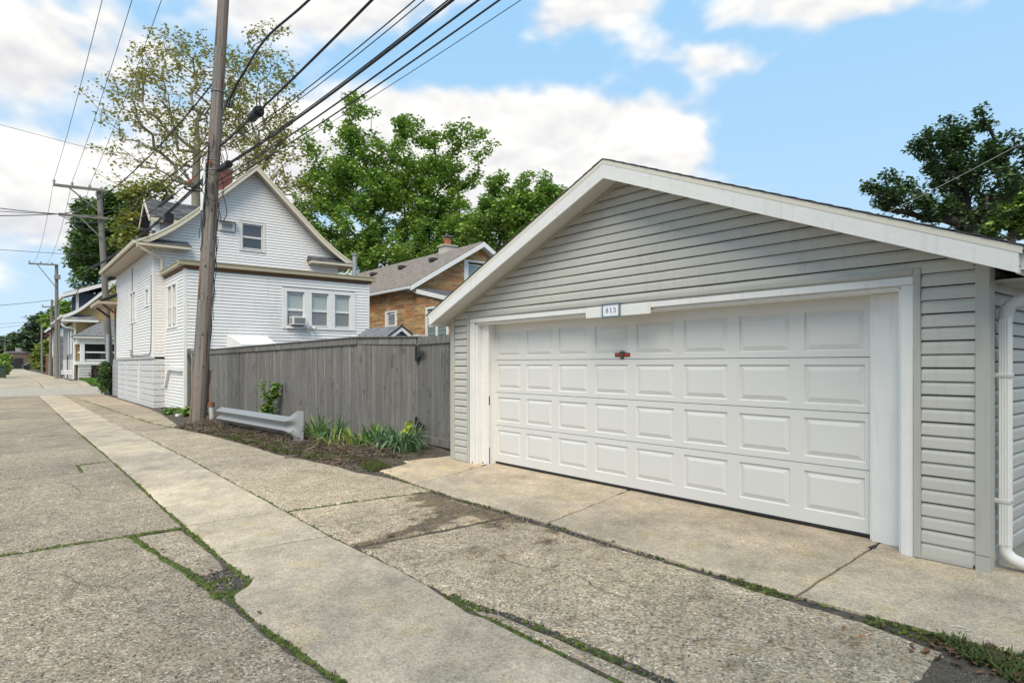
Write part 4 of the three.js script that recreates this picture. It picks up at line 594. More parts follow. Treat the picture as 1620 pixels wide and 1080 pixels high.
  const sm = [0.075, 0.1, 0.06, 0.125].map(k => mat([k, k, k * 1.04], 0.95)), R3 = rng(12);
  for (let r = 0; r < 9; r++) { const t0 = r / 9, t1 = (r + 1.12) / 9; let x = dx0 - 0.02 - 0.2 * R3(); while (x < dx1) { const w = 0.18 + 0.16 * R3(), a = Math.max(x, dx0 - 0.02), b = Math.min(x + w, dx1); if (b - a > 0.03) part('shingle', plate([rp(t0, a, 1, 0.035), rp(Math.min(t1, 1.03), a, 1, 0.042), rp(Math.min(t1, 1.03), b, 1, 0.042), rp(t0, b, 1, 0.035)], [0, 1.2, 1], 0.006), sm[Math.floor(R3() * 4)], dm); x += w + 0.004; } }
  part('dormer_rake', plate([[dx0 - 0.02, ry + 0.02, dz], [dx0 - 0.02, ey, dz + hw + 0.03], [dx0 - 0.02, ey - 0.16, dz + hw + 0.03], [dx0 - 0.02, ry - 0.18, dz]], [-1, 0, 0], 0.03), M.cream, dm); part('dormer_rake', plate([[dx0 - 0.02, ry + 0.02, dz], [dx0 - 0.02, ey, dz - hw - 0.03], [dx0 - 0.02, ey - 0.16, dz - hw - 0.03], [dx0 - 0.02, ry - 0.18, dz]], [-1, 0, 0], 0.03), M.cream, dm); part('dormer_fascia', bx(dx0, dx1, ey - 0.14, ey + 0.0, dz + hw - 0.02, dz + hw + 0.03), M.cream, dm);
  // rear extension with a flat roof
  const x1 = 10.69, top = 4.52, tri = [[7.62, 8.23], [8.49, 9.11], [9.35, 9.95]];
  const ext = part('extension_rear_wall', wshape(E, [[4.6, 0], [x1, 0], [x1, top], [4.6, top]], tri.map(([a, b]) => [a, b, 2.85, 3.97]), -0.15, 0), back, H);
  siding(ext, wm, E, 0.02, top - 0.05, pitch, prof, () => [4.5, x1 - 0.06], [[7.46, 10.14, 2.72, 4.13]], 'siding_plank', 9);
  windowIn(H, E, 7.46, 10.14, 2.72, 4.13, { lights: tri, ly0: 2.84, ly1: 3.98, trim: 0.12, blind: mat([0.42, 0.47, 0.43], 0.9) });
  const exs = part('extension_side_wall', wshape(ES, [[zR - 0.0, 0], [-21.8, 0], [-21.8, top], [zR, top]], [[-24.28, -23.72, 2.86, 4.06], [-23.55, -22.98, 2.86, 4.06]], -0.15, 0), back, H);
  siding(exs, wm, ES, 0.02, top - 0.05, pitch, prof, () => [zR + 0.005, -21.86], [[-24.5, -22.8, 2.7, 4.22]], 'siding_plank', 13);
  windowIn(H, ES, -24.5, -22.8, 2.7, 4.22, { lights: [[-24.28, -23.72], [-23.55, -22.98]], ly0: 2.85, ly1: 4.07 });
  part('corner_board', bx(4.41, 4.5, 0, top, -21.87, -21.78, 0.004), M.white, H); part('corner_board', bx(x1 - 0.06, x1 + 0.02, 0, top, -21.86, -21.78, 0.004), M.white, H); part('extension_far_wall', bx(x1 - 0.15, x1 - 0.001, 0, top, zR, -21.96), wm[1], H);
  part('wood_strip', [wbox(E, 4.38, x1 + 0.1, top - 0.02, top + 0.07, 0, 0.05), wbox(ES, zR + 0.02, -21.74, top - 0.02, top + 0.07, 0, 0.05)], M.brownwood, H);
  const cg = mat([0.42, 0.37, 0.25], 0.6); part('roof_edge_gutter', [wbox(E, 4.22, x1 + 0.22, top + 0.07, top + 0.2, 0, 0.16, 0.02), wbox(E, 4.22, x1 + 0.22, top + 0.2, top + 0.23, 0.1, 0.18, 0.01)], cg, H); part('roof_edge_gutter', [wbox(ES, zR + 0.05, -21.66, top + 0.065, top + 0.195, 0.004, 0.16, 0.02), wbox(ES, zR + 0.05, -21.64, top + 0.195, top + 0.225, 0.1, 0.18, 0.01)], cg, H);
  part('flat_roof', bx(4.45, x1 + 0.05, top + 0.08, top + 0.14, zR + 0.0, -21.8), M.roofDark, H);
  part('corner_pipe', bx(4.98, 5.13, 0, top, -21.78, -21.7, 0.02), M.cream, H);
  const aw = part('door_awning', plate([[5.68, 2.42, -21.78], [6.95, 2.42, -21.78], [7.1, 2.12, -21.1], [5.95, 2.12, -21.1]], [0, 1, 0.4], 0.02), M.white, H); part('awning_side', faces([[[5.68, 2.42, -21.78], [5.95, 2.12, -21.1], [5.95, 2.0, -21.1], [5.68, 2.0, -21.78]]]), M.white, aw); part('awning_valance', bx(5.95, 7.1, 1.98, 2.13, -21.11, -21.09), M.white, aw);
  const ac = part('window_air_conditioner', wbox(E, 7.72, 8.22, 2.86, 3.14, -0.03, 0.3, 0.015), M.white, H); part('coil_grille', wbox(E, 7.78, 8.16, 2.9, 3.1, 0.3005, 0.306), mat([0.2, 0.2, 0.21], 0.8), ac); part('side_louvre', wbox(E, 7.712, 7.719, 2.9, 3.1, 0.06, 0.26), mat([0.25, 0.25, 0.26], 0.8), ac); part('drip_board', wbox(E, 7.6, 8.35, 2.72, 2.79, 0.02, 0.1, 0.02), M.white, ac);
  const fl = part('flood_light', wbox(E, 8.36, 8.46, 2.8, 2.9, 0.03, 0.08, 0.01), M.white, H); for (const s of [-1, 1]) part('lamp_head', put(E, cone([8.41 + s * 0.06, 2.82, 0.1], [8.41 + s * 0.15, 2.74, 0.2], 0.03, 0.065, 10, true)), mat([0.6, 0.6, 0.58], 0.4), fl);
  // cellar hood trim on the extension's alley side
  part('cellar_trim', [bar([4.38, 0.74, -24.62], [4.38, 0.78, -24.45], 0.1, 0.11), bar([4.38, 0.78, -24.42], [4.38, 1.36, -23.85], 0.1, 0.1), bar([4.38, 1.38, -23.9], [4.38, 1.34, -21.95], 0.12, 0.13)], M.white, H);
  const vp = part('vent_pipe', cone([10.4, 4.64, -22.4], [10.4, 5.62, -22.4], 0.085, 0.085, 14, true), M.galv, H); part('vent_cap', [cone([10.4, 5.62, -22.4], [10.4, 5.7, -22.4], 0.12, 0.12, 14, true)], M.steel, vp); part('vent_flashing', cone([10.4, 4.62, -22.4], [10.4, 4.82, -22.4], 0.24, 0.1, 14), mat([0.6, 0.6, 0.6], 0.5), vp);
  // side porch at the far corner with its bracketed hood
  const gp2 = mat([0.33, 0.34, 0.36], 0.85); part('porch_wall', bx(4.2, 7.4, -0.1, 1.55, -36.3, -33.65), gp2, H); for (let r = 0; r < 7; r++) part('concrete_block', bx(4.185, 4.3, r * 0.21, r * 0.21 + 0.2, -36.29, -33.7, 0.012), gp2, H);
  part('porch_post', bx(4.25, 4.4, 1.55, 4.3, -36.2, -36.05), gp2, H); part('porch_screen', bx(4.3, 4.34, 1.6, 4.3, -36.05, -33.7), mat([0.16, 0.16, 0.17], 0.8), H); part('porch_rail', bx(4.2, 4.32, 1.55, 1.68, -36.2, -33.65), gp2, H);
  part('hood_roof', plate([[3.35, 4.32, -33.35], [3.35, 4.32, -36.6], [4.6, 4.95, -36.6], [4.6, 4.95, -33.35]].map(p => p), [-0.4, 1, 0], 0.05), M.roofDark, H); part('hood_fascia', [bx(3.3, 3.36, 4.2, 4.34, -36.6, -33.3), bx(3.36, 4.1, 4.2, 4.3, -33.36, -33.3)], M.tan, H); part('hood_soffit', bx(3.36, 4.6, 4.2, 4.23, -36.6, -33.36), M.soffit, H); for (const z of [-33.6, -36.0]) part('hood_bracket', bar([4.05, 3.75, z], [3.5, 4.2, z], 0.07, 0.09), mat([0.16, 0.05, 0.035], 0.8), H);
}


// ---------------------------------------------------------------- tan stone house behind the fence
function stones(parent, w, a0, a1, y0, y1, lim, holes, seed, mats) {
  const R = rng(seed);
  for (let y = y0; y < y1; ) {
    const h = 0.075 + 0.05 * R(), [l, r] = lim(y + h / 2); let x = Math.max(a0, l) - 0.25 * R();
    while (x < Math.min(a1, r)) { const L = 0.28 + 0.55 * R(), p = Math.max(x, Math.max(a0, l)) , q = Math.min(x + L, Math.min(a1, r)); x += L;
      let runs = [[p, q]]; for (const [h0, h1, v0, v1] of holes) if (y + h > v0 + 0.02 && y < v1 - 0.02) runs = runs.flatMap(([s, t]) => t <= h0 || s >= h1 ? [[s, t]] : [...(s < h0 ? [[s, h0]] : []), ...(t > h1 ? [[h1, t]] : [])]);
      for (const [s, t] of runs) if (t - s > 0.05) part('stone', wbox(w, s + 0.006, t - 0.006, y + 0.005, y + h - 0.005, 0, 0.02 + 0.018 * R()), mats[Math.floor(R() * mats.length)], parent); }
    y += h;
  }
}
{
  const H = thing('tan_stone_house', 'tan stone house with brown shingle roof and white rake beyond the fence', 'house');
  const x0 = 15, xr = 22.8, zc = 18.85, zR = -26, zF = -41, ey = 5.1, ry = 7.62, sl = (ry - ey) / (zc - x0 + 0.35), roofY = x => ry - sl * Math.abs(x - zc);
  const sm = [[0.42, 0.235, 0.1], [0.5, 0.3, 0.135], [0.35, 0.2, 0.095], [0.54, 0.36, 0.18], [0.48, 0.2, 0.085], [0.44, 0.3, 0.16], [0.31, 0.18, 0.085]].map(c => mat(c, 0.9, { bumpMap: tile(T.rough, 0.6), bumpScale: 0.02 })), mortar = mat([0.33, 0.27, 0.2], 0.95);
  const S = wallAxes([x0, 0, 0], 0, 1), G = wallAxes([0, 0, zR], 1, 0), LN = wallAxes([x0 + 0.12, 0, 0], 0, 1);
  const sw = part('side_wall', wshape(S, [[zF, 0], [zR, 0], [zR, ey], [zF, ey]], [[-28.6, -27.6, 2.85, 4.05]], -0.2, 0), mortar, H);
  stones(sw, S, -31.5, zR, 2.55, ey - 0.02, () => [-31.5, zR], [[-28.7, -27.5, 2.75, 4.15]], 3, sm);
  windowIn(H, S, -28.72, -27.48, 2.75, 4.15, { lights: [[-28.5, -27.7]], ly0: 2.86, ly1: 4.0, blind: mat([0.06, 0.06, 0.065], 0.8), low: mat([0.05, 0.05, 0.055], 0.8) });
  const gw = part('gable_wall', wshape(G, [[x0 + 0.2, 0], [xr, 0], [xr, ey], [zc, ry - 0.15], [x0 + 0.2, ey]], [[18.0, 20.0, 5.7, 6.6]], -0.2, 0), mortar, H);
  stones(gw, G, x0, xr - 0.5, 4.6, 7.5, y => { const d = (ry - 0.16 - y) / sl; return [Math.max(x0, zc - d), Math.min(20.6, zc + d)]; }, [[17.9, 20.1, 5.6, 6.7]], 5, sm);
  windowIn(H, G, 17.9, 20.1, 5.6, 6.72, { lights: [[18.15, 19.85]], ly0: 5.75, ly1: 6.52, split: false, blind: mat([0.22, 0.26, 0.28], 0.7), low: mat([0.2, 0.24, 0.26], 0.7) });
  for (const s of [-1, 1]) { const e = zc + s * (zc - x0 + 0.35), n = [s * sl, 1, 0]; const rf = part('roof', plate([[zc, ry, zR + 0.4], [e, ey, zR + 0.4], [e, ey, zF - 0.3], [zc, ry, zF - 0.3]], n, 0.05), M.roofBrown, H);
    part('rake_board', plate([[zc, ry - 0.22, zR + 0.4], [e, ey - 0.2, zR + 0.4], [e, ey + 0.02, zR + 0.4], [zc, ry + 0.02, zR + 0.4]], [0, 0, 1], 0.03), M.white, H);
    part('rake_soffit', plate([[zc, ry - 0.2, zR + 0.4], [e, ey - 0.2, zR + 0.4], [e, ey - 0.2, zR], [zc, ry - 0.2, zR]], n, 0.02), M.white, H);
    if (s < 0) { for (let k = 0; k < 24; k++) { const t0 = k / 24, t1 = (k + 1.1) / 24, q = t => [mix(zc, e, Math.min(t, 1.01)), mix(ry, ey, Math.min(t, 1.01)) + 0.05]; const [xa, ya] = q(t0), [xb, yb] = q(t1); part('shingle_course', plate([[xa, ya, zR + 0.41], [xb, yb + 0.01, zR + 0.41], [xb, yb + 0.01, zF - 0.3], [xa, ya, zF - 0.3]], n, 0.008), M.roofBrown, rf); }
      part('gutter', bx(e - 0.12, e, ey - 0.14, ey, zF - 0.3, zR + 0.4, 0.03), mat([0.62, 0.63, 0.64], 0.5), H); for (const z of [-28.2, -31.5, -35]) part('roof_vent', bx(17.3, 17.7, roofY(17.5) + 0.02, roofY(17.5) + 0.22, z - 0.2, z + 0.2, 0.04), M.dark, H); } }
  part('far_wall', bx(x0, xr, 0, ey, zF - 0.2, zF), mortar, H); part('far_side_wall', bx(xr - 0.2, xr, 0, ey, zF, zR - 0.2), mortar, H);
  const ch = part('chimney', bx(18.5, 19.2, 6.6, 7.86, -29.3, -28.6), mat([0.5, 0.47, 0.42], 0.9), H); part('chimney_cap', bx(18.43, 19.27, 7.86, 7.94, -29.37, -28.53, 0.02), mat([0.45, 0.42, 0.36], 0.9), ch); part('clay_flue', bx(18.7, 18.98, 7.94, 8.34, -29.08, -28.8, 0.02), mat([0.36, 0.13, 0.07], 0.9), ch); part('flue_cap', [bx(18.6, 19.08, 8.42, 8.46, -29.18, -28.7, 0.015), bx(18.72, 18.74, 8.33, 8.43, -28.9, -28.88), bx(18.94, 18.96, 8.33, 8.43, -28.9, -28.88)], M.steel, ch);
  // lean-to on the near end, with glass block windows
  const zL = -21.2, ly = z => mix(5.0, 4.0, (z - zR) / (zL - zR));
  const lw = part('lean_to_wall', wshape(LN, [[zR, 0], [zL, 0], [zL, ly(zL)], [zR, ly(zR)]], [[-24.9, -23.2, 2.6, 4.0]], -0.2, 0), mortar, H);
  stones(lw, LN, zR, zL, 2.6, 4.9, y => [zR, Math.min(zL, zR + (5.0 - y - 0.08) / 0.2083)], [[-25.0, -23.1, 2.5, 4.1]], 9, sm);
  part('lean_to_roof', plate([[x0 + 0.0, 5.05, zR], [xr, 5.05, zR], [xr, ly(zL) - 0.0, zL - -0.3], [x0, ly(zL), zL + 0.3]], [0, 1, 0.2], 0.05), M.roofDark, H); part('lean_to_rake', plate([[x0, 5.06, zR + 0.02], [x0, ly(zL), zL + 0.3], [x0, ly(zL) - 0.18, zL + 0.3], [x0, 4.86, zR + 0.02]], [-1, 0, 0], 0.03), M.white, H); part('lean_to_end', bx(x0 + 0.12, xr, 0, 4.0, zL - 0.2, zL), sm[1], H);
  const gb = part('glass_block_window', [wbox(LN, -25.0, -24.86, 2.5, 4.1, 0, 0.05), wbox(LN, -24.12, -24.0, 2.5, 4.02, 0, 0.05), wbox(LN, -23.24, -23.1, 2.5, 4.1, 0, 0.05), wbox(LN, -24.86, -23.24, 4.0, 4.1, 0, 0.05)], M.white, H), gm = mat([0.2, 0.26, 0.26], 0.15);
  for (const a of [-24.86, -24.0]) for (let r = 0; r < 7; r++) for (let k = 0; k < 4; k++) { if (k > 0 && k < 3 && (r === 3 || r === 4)) continue; part('glass_block', wbox(LN, a + k * 0.185 + 0.006, a + k * 0.185 + 0.179, 2.6 + r * 0.195, 2.6 + r * 0.195 + 0.185, -0.06, 0.015, 0.015), gm, gb); }
  for (const a of [-24.86, -24.0]) part('vent_sash', [wbox(LN, a + 0.18, a + 0.565, 3.18, 3.23, -0.02, 0.04), wbox(LN, a + 0.18, a + 0.565, 3.52, 3.57, -0.02, 0.04), wbox(LN, a + 0.18, a + 0.23, 3.23, 3.52, -0.02, 0.04), wbox(LN, a + 0.515, a + 0.565, 3.23, 3.52, -0.02, 0.04)], M.white, gb);
}
{ // small shed in the yard
  const t = thing('garden_shed', 'little shed with grey shingle roof and blue gable showing over the fence', 'shed'), z0 = -13.4, z1 = -15.2, xc = 7.42, ry = 2.4, hw = 0.95, ey = 1.72, wm = mat([0.25, 0.36, 0.46], 0.8);
  part('wall', [bx(xc - 0.75, xc + 0.75, 0, 1.9, z1 + 0.1, z0 - 0.12)], wm, t); part('gable', faces([[[xc - 0.78, 1.84, z0 - 0.1], [xc + 0.78, 1.84, z0 - 0.1], [xc, ry - 0.06, z0 - 0.1]]]), wm, t);
  for (const s of [-1, 1]) { part('roof', plate([[xc, ry, z0], [xc + s * hw, ey, z0], [xc + s * hw, ey, z1], [xc, ry, z1]], [s * 0.7, 1, 0], 0.03), M.roofGrey, t); part('rake_board', plate([[xc, ry - 0.1, z0], [xc + s * hw, ey - 0.1, z0], [xc + s * hw, ey, z0], [xc, ry, z0]], [0, 0, 1], 0.02), M.white, t); part('dark_rake_trim', plate([[xc, ry - 0.0, z0 + 0.021], [xc + s * hw, ey, z0 + 0.021], [xc + s * hw, ey + 0.035, z0 + 0.021], [xc, ry + 0.04, z0 + 0.021]], [0, 0, 1], 0.015), M.dark, t); }  // dark strip runs along the roof edge above each rake board
}


// ---------------------------------------------------------------- houses beyond the cross street
{
  const H = thing('yellow_gabled_house', 'yellow shingled house with dark blue dormer and white porch across the street', 'house');
  const z0 = -64, G = wallAxes([0, 0, z0], 1, 0), yel = mat([0.5, 0.36, 0.17], 0.85), gry = mat([0.3, 0.31, 0.32], 0.8), blu = mat([0.05, 0.065, 0.1], 0.8), wt = M.white;
  const A = (px) => px; // points read on the gable plane, in metres
  const xL = 4.35, xR = 11.9, zc = 8.2, ey = 4.95, ry = 9.2, ys = x => { const d = Math.abs(x - zc); return d < 2.7 ? ry - 1.0 * d * 0.98 : ry - 2.646 - 0.98 * (d - 2.7) + 0.2 * (d - 2.7) * (d - 2.7); };
  const gp = [[xL + 0.35, 0.2], [xR, 0.2], [xR, 5]]; for (let k = 0; k <= 16; k++) gp.push([clamp(zc + 3.8 - k * 0.475, xL + 0.35, xR), ys(zc + 3.8 - k * 0.475) - 0.1]);
  part('gable_wall', wshape(G, gp, [], -0.2, 0), yel, H); for (let k = 0; k < 22; k++) { const y = 4.1 + k * 0.2; let d = 3.7; while (d > 0.1 && ys(zc + d) - 0.25 < y + 0.2) d -= 0.05; if (d > 0.15) part('shingle_course', wbox(G, zc - d, zc + d, y, y + 0.185, 0, 0.03), yel, H); }
  part('side_wall', bx(xL + 0.35, xL + 0.5, 0.2, 5.0, z0 - 12, z0 - 0.2), gry, H); for (let k = 0; k < 16; k++) part('siding_plank', bx(xL + 0.31, xL + 0.355, 1.9 + k * 0.19, 1.9 + k * 0.19 + 0.17, z0 - 12, z0 - 0.05), gry, H); part('far_wall', bx(xL + 0.5, xR, 0.2, 5, z0 - 12, z0 - 11.8), gry, H);
  part('foundation', bx(xL + 0.28, xR, 0.1, 1.9, z0 - 12, z0 - 0.02), M.block, H);
  for (const [a, b] of [[-3, -2.2], [-5.4, -4.6]]) part('side_window', bx(xL + 0.25, xL + 0.33, 2.4, 4.3, z0 + a, z0 + b), wt, H);
  part('corner_board', bx(xL + 0.27, xL + 0.42, 0.3, 5, z0 - 0.1, z0 + 0.05), wt, H);
  for (const s of [-1, 1]) { const L = [], F = []; for (let k = 0; k < 12; k++) { const a = zc + s * k * 4.35 / 12, b = zc + s * (k + 1) * 4.35 / 12; for (const o of [0.06, 0]) L.push([[a, ys(a) + o, z0 + 0.6], [b, ys(b) + o, z0 + 0.6], [b, ys(b) + o, z0 - 12.4], [a, ys(a) + o, z0 - 12.4]]); F.push(plate([[a, ys(a) - 0.22, z0 + 0.6], [b, ys(b) - 0.22, z0 + 0.6], [b, ys(b) + 0.07, z0 + 0.6], [a, ys(a) + 0.07, z0 + 0.6]], [0, 0, 1], 0.05)); } part('roof', faces(L), M.roofGrey, H); part('rake_board', F, wt, H); }
  part('eave_gutter', bx(zc - 4.5, zc - 4.3, ys(zc - 4.35) - 0.12, ys(zc - 4.35) + 0.04, z0 - 12.4, z0 + 0.65, 0.03), wt, H); part('eave_soffit', bx(zc - 4.35, xL + 0.5, ys(zc - 4.35) - 0.14, ys(zc - 4.35) - 0.1, z0 - 12.4, z0 + 0.6), wt, H);
  part('gable_return', bx(zc - 4.4, zc - 1.9, 5.0, 5.2, z0 + 0.05, z0 + 0.8, 0.02), wt, H); part('return_shingles', plate([[zc - 4.3, 5.2, z0 + 0.8], [zc - 1.9, 5.2, z0 + 0.8], [zc - 2.3, 5.6, z0 + 0.05], [zc - 3.8, 5.6, z0 + 0.05]], [0, 1, 0.5], 0.03), M.roofGrey, H);
  // dormer on the alley slope
  part('dormer_wall', bx(xL + 0.55, zc, 5.4, 7.55, z0 - 6, z0 - 0.9), blu, H); part('dormer_corner', bx(xL + 0.5, xL + 0.7, 5.5, 7.5, z0 - 0.98, z0 - 0.84), wt, H); part('dormer_roof', plate([[xL - 0.35, 7.35, z0 - 0.4], [zc + 0.1, 9.0, z0 - 0.4], [zc + 0.1, 9.0, z0 - 6.4], [xL - 0.35, 7.35, z0 - 6.4]], [-0.4, 1, 0], 0.12), M.roofGrey, H); part('dormer_fascia', plate([[xL - 0.4, 7.1, z0 - 0.38], [zc + 0.1, 8.75, z0 - 0.38], [zc + 0.1, 9.05, z0 - 0.38], [xL - 0.4, 7.4, z0 - 0.38]], [0, 0, 1], 0.06), wt, H); part('dormer_gutter', bx(xL - 0.5, xL - 0.3, 7.1, 7.4, z0 - 6.4, z0 - 0.35, 0.03), wt, H);
  part('downspout', tube([[zc - 4.4, 4.85, z0 + 0.5], [zc - 4.3, 4.6, z0 + 0.5], [xL + 0.35, 4.4, z0 + 0.3], [xL + 0.32, 3.9, z0 + 0.25], [xL + 0.2, 3.7, z0 + 0.3], [xL + 0.28, 3.4, z0 + 0.25], [xL + 0.28, 0.4, z0 + 0.2]], 0.07, 40, 6), wt, H);
  // porch towards the street
  const pz = z0 + 2.4, x0 = 5.0;
  part('porch_roof', plate([[x0 - 0.55, 3.72, pz + 0.3], [xR + 0.3, 3.72, pz + 0.3], [xR - 1.6, 5.3, z0 + 0.02], [x0 + 1.9, 5.3, z0 + 0.02]], [0, 1, 0.6], 0.08), M.roofGrey, H); part('porch_roof', plate([[x0 - 0.55, 3.72, pz + 0.3], [x0 + 1.9, 5.3, z0 + 0.02], [x0 - 0.55, 3.72, z0 + 0.02]], [-0.5, 1, 0], 0.08), M.roofGrey, H);
  part('porch_beam', [bx(x0 - 0.3, xR, 3.15, 3.62, pz - 0.3, pz, 0.02), bx(x0 - 0.55, xR + 0.3, 3.62, 3.72, pz - 0.3, pz + 0.32)], wt, H); part('porch_beam', bx(x0 - 0.3, x0, 3.15, 3.62, z0, pz - 0.3), wt, H); part('porch_ceiling', bx(x0, xR, 3.6, 3.64, z0, pz), wt, H);
  part('porch_column', bx(x0 - 0.12, x0 + 0.2, 1.75, 3.15, pz - 0.32, pz, 0.03), wt, H); part('porch_column', bx(xR - 0.3, xR, 1.75, 3.15, pz - 0.32, pz, 0.03), wt, H);
  part('porch_floor', bx(x0 - 0.4, xR, 1.45, 1.75, z0, pz + 0.05), wt, H); part('porch_rail', bx(x0 + 0.2, xR, 2.42, 2.54, pz - 0.2, pz - 0.1), wt, H); part('porch_rail', bx(x0 + 0.2, xR, 1.8, 1.9, pz - 0.2, pz - 0.1), wt, H); part('porch_rail', bx(x0 - 0.1, x0, 2.42, 2.54, z0, pz - 0.35), wt, H);
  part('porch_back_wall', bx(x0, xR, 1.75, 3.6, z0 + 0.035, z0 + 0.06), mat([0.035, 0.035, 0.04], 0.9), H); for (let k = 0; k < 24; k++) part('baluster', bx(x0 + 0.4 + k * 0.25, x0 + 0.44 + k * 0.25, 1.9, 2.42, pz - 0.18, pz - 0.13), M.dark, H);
  const pier = part('porch_pier', bx(x0 - 0.2, x0 + 0.65, 0.1, 1.45, pz - 0.75, pz - 0.05), M.block, H); for (let r = 0; r < 6; r++) part('concrete_block', bx(x0 - 0.22, x0 + 0.67, 0.14 + r * 0.22, 0.34 + r * 0.22, pz - 0.1, pz + 0.0, 0.05), M.block, pier); part('porch_lattice', bx(x0 + 0.65, xR, 0.1, 1.45, pz - 0.3, pz - 0.25), mat([0.2, 0.19, 0.17], 0.9), H);
  part('porch_bench', [bx(6.4, 8.2, 2.05, 2.12, pz - 1.2, pz - 0.8), bx(6.4, 8.2, 2.12, 2.5, pz - 1.25, pz - 1.2), bx(6.42, 6.5, 1.75, 2.05, pz - 1.1, pz - 0.9), bx(8.1, 8.18, 1.75, 2.05, pz - 1.1, pz - 0.9)], mat([0.2, 0.19, 0.17], 0.8), H);
  // lawn and white corner rail
  const lw = structure('lawn', faces([[[4.6, 0.12, -50.0], [30, 0.12, -50.0], [30, 0.33, -61.5], [4.85, 0.33, -61.5]]]), M.grassGround);
  const gr = thing('white_guard_rail', 'low white double rail barrier at corner of yellow gabled house', 'guard rail'); for (const y of [0.62, 0.82]) part('rail', bx(3.9, 5.0, y, y + 0.16, -66.1, -66.0, 0.03), M.white, gr); for (const x of [4.0, 4.8]) part('post', bx(x, x + 0.14, 0.2, 0.95, -66.25, -66.1), M.steel, gr);
}
// small far things along the alley, each in its place
{
  const H3 = thing('white_side_house', 'white house edge with grey shingle wall behind yellow gabled house', 'house'); const z = -84; part('wall', bx(4.6, 12, 0.25, 5.4, z - 10, z), mat([0.62, 0.62, 0.62], 0.8), H3); part('grey_wall', bx(4.3, 8, 0.25, 4.4, z, z + 4), mat([0.2, 0.21, 0.22], 0.9), H3); for (let k = 0; k < 14; k++) part('shingle_course', bx(4.26, 8, 0.4 + k * 0.28, 0.65 + k * 0.28, z, z + 4.03), mat([0.19 + 0.03 * (k % 3), 0.2 + 0.03 * (k % 3), 0.22 + 0.03 * (k % 3)], 0.9), H3); part('roof', plate([[4.0, 5.4, z + 0.4], [8.4, 7.6, z + 0.4], [8.4, 7.6, z - 10], [4, 5.4, z - 10]], [-0.5, 1, 0], 0.1), M.roofGrey, H3); part('window', bx(4.5, 4.59, 2.4, 3.8, z - 3, z - 2), M.dark, H3); part('eave_trim', bx(3.9, 4.05, 5.25, 5.45, z - 10, z + 0.4), M.white, H3);
  const f1 = thing('red_brown_fence', 'red brown plank fence behind the distant utility poles', 'fence'); for (let k = 0; k < 9; k++) part('plank', bx(4.3, 4.36, 0.3 + k * 0.26, 0.53 + k * 0.26, -100, -91), mat([0.16 + 0.02 * (k % 2), 0.05, 0.035], 0.9), f1); part('post', bx(4.36, 4.5, 0.25, 2.7, -91.2, -91), M.rust, f1); part('post', bx(4.36, 4.5, 0.25, 2.7, -100, -99.8), M.rust, f1);
  const f2 = thing('brown_board_fence', 'dark brown board fence beside the white double rail', 'fence'); for (let k = 0; k < 14; k++) part('fence_board', bx(4.55 + k * 0.16, 4.69 + k * 0.16, 0.25, 2.3 + 0.04 * (k % 2), -70.05, -70), mat([0.1 + 0.015 * (k % 3), 0.055, 0.05], 0.9), f2);
  // yellow brick corner building
  const B = thing('yellow_brick_building', 'yellow brick building with red tile roof at far end of alley', 'building'), bz = -150, x0 = 7.2, br = mat([0.46, 0.29, 0.1], 0.85), st = mat([0.42, 0.4, 0.37], 0.9);
  part('wall', bx(x0, 16, 0.25, 7.2, bz - 14, bz), br, B); part('stone_base', bx(x0 - 0.1, 16, 0.25, 1.3, bz - 14, bz + 0.1), st, B); part('stone_band', bx(x0 - 0.08, 16, 3.6, 4.3, bz - 14, bz + 0.08), st, B); for (let k = 0; k < 6; k++) { part('quoin', bx(x0 - 0.06, x0 + 0.5, 4.4 + k * 0.48, 4.7 + k * 0.48, bz - 0.3, bz + 0.06), st, B); part('quoin', bx(x0 + 1.7, x0 + 2.2, 4.4 + k * 0.48, 4.7 + k * 0.48, bz - 0.3, bz + 0.06), st, B); } for (let k = 0; k < 4; k++) part('brick_band', bx(x0 - 0.03, 16, 1.5 + k * 0.5, 1.56 + k * 0.5, bz - 14, bz + 0.03), mat([0.25, 0.14, 0.05], 0.9), B);
  part('tile_roof', plate([[x0 - 0.4, 7.2, bz + 0.4], [16, 7.2, bz + 0.4], [14, 9.0, bz - 3], [x0 + 1.6, 9.0, bz - 3]], [0, 1, 0.5], 0.15), mat([0.36, 0.07, 0.05], 0.8), B); part('tile_roof', plate([[x0 - 0.4, 7.2, bz + 0.4], [x0 + 1.6, 9.0, bz - 3], [x0 + 1.6, 9.0, bz - 14], [x0 - 0.4, 7.2, bz - 14]], [-0.5, 1, 0], 0.15), mat([0.36, 0.07, 0.05], 0.8), B);
  const sg = thing('wall_sign', 'white painted sign with red lettering on yellow brick building', 'sign'); part('board', bx(x0 + 0.15, x0 + 1.75, 2.1, 3.0, bz + 0.09, bz + 0.13), mat([0.8, 0.78, 0.78], 0.7), sg); for (const [y, w] of [[2.78, 1.2], [2.55, 1.0], [2.32, 1.3]]) part('lettering', bx(x0 + 0.95 - w / 2, x0 + 0.95 + w / 2, y - 0.05, y + 0.05, bz + 0.13, bz + 0.14), mat([0.6, 0.1, 0.12], 0.8), sg);
  const D = thing('brick_low_building', 'low dark brick building closing the end of alley', 'building'); part('wall', bx(0.5, 10, 0.2, 5.0, -262, -250), mat([0.17, 0.125, 0.105], 0.9), D); part('parapet', bx(0.3, 10.2, 5.0, 5.5, -262, -249.8), mat([0.24, 0.23, 0.22], 0.9), D); part('roof_unit', bx(3.2, 6.0, 5.5, 6.6, -256, -253), mat([0.4, 0.4, 0.4], 0.8), D); part('garage_opening', bx(2, 5, 0.2, 3.4, -249.95, -249.9), M.dark, D);
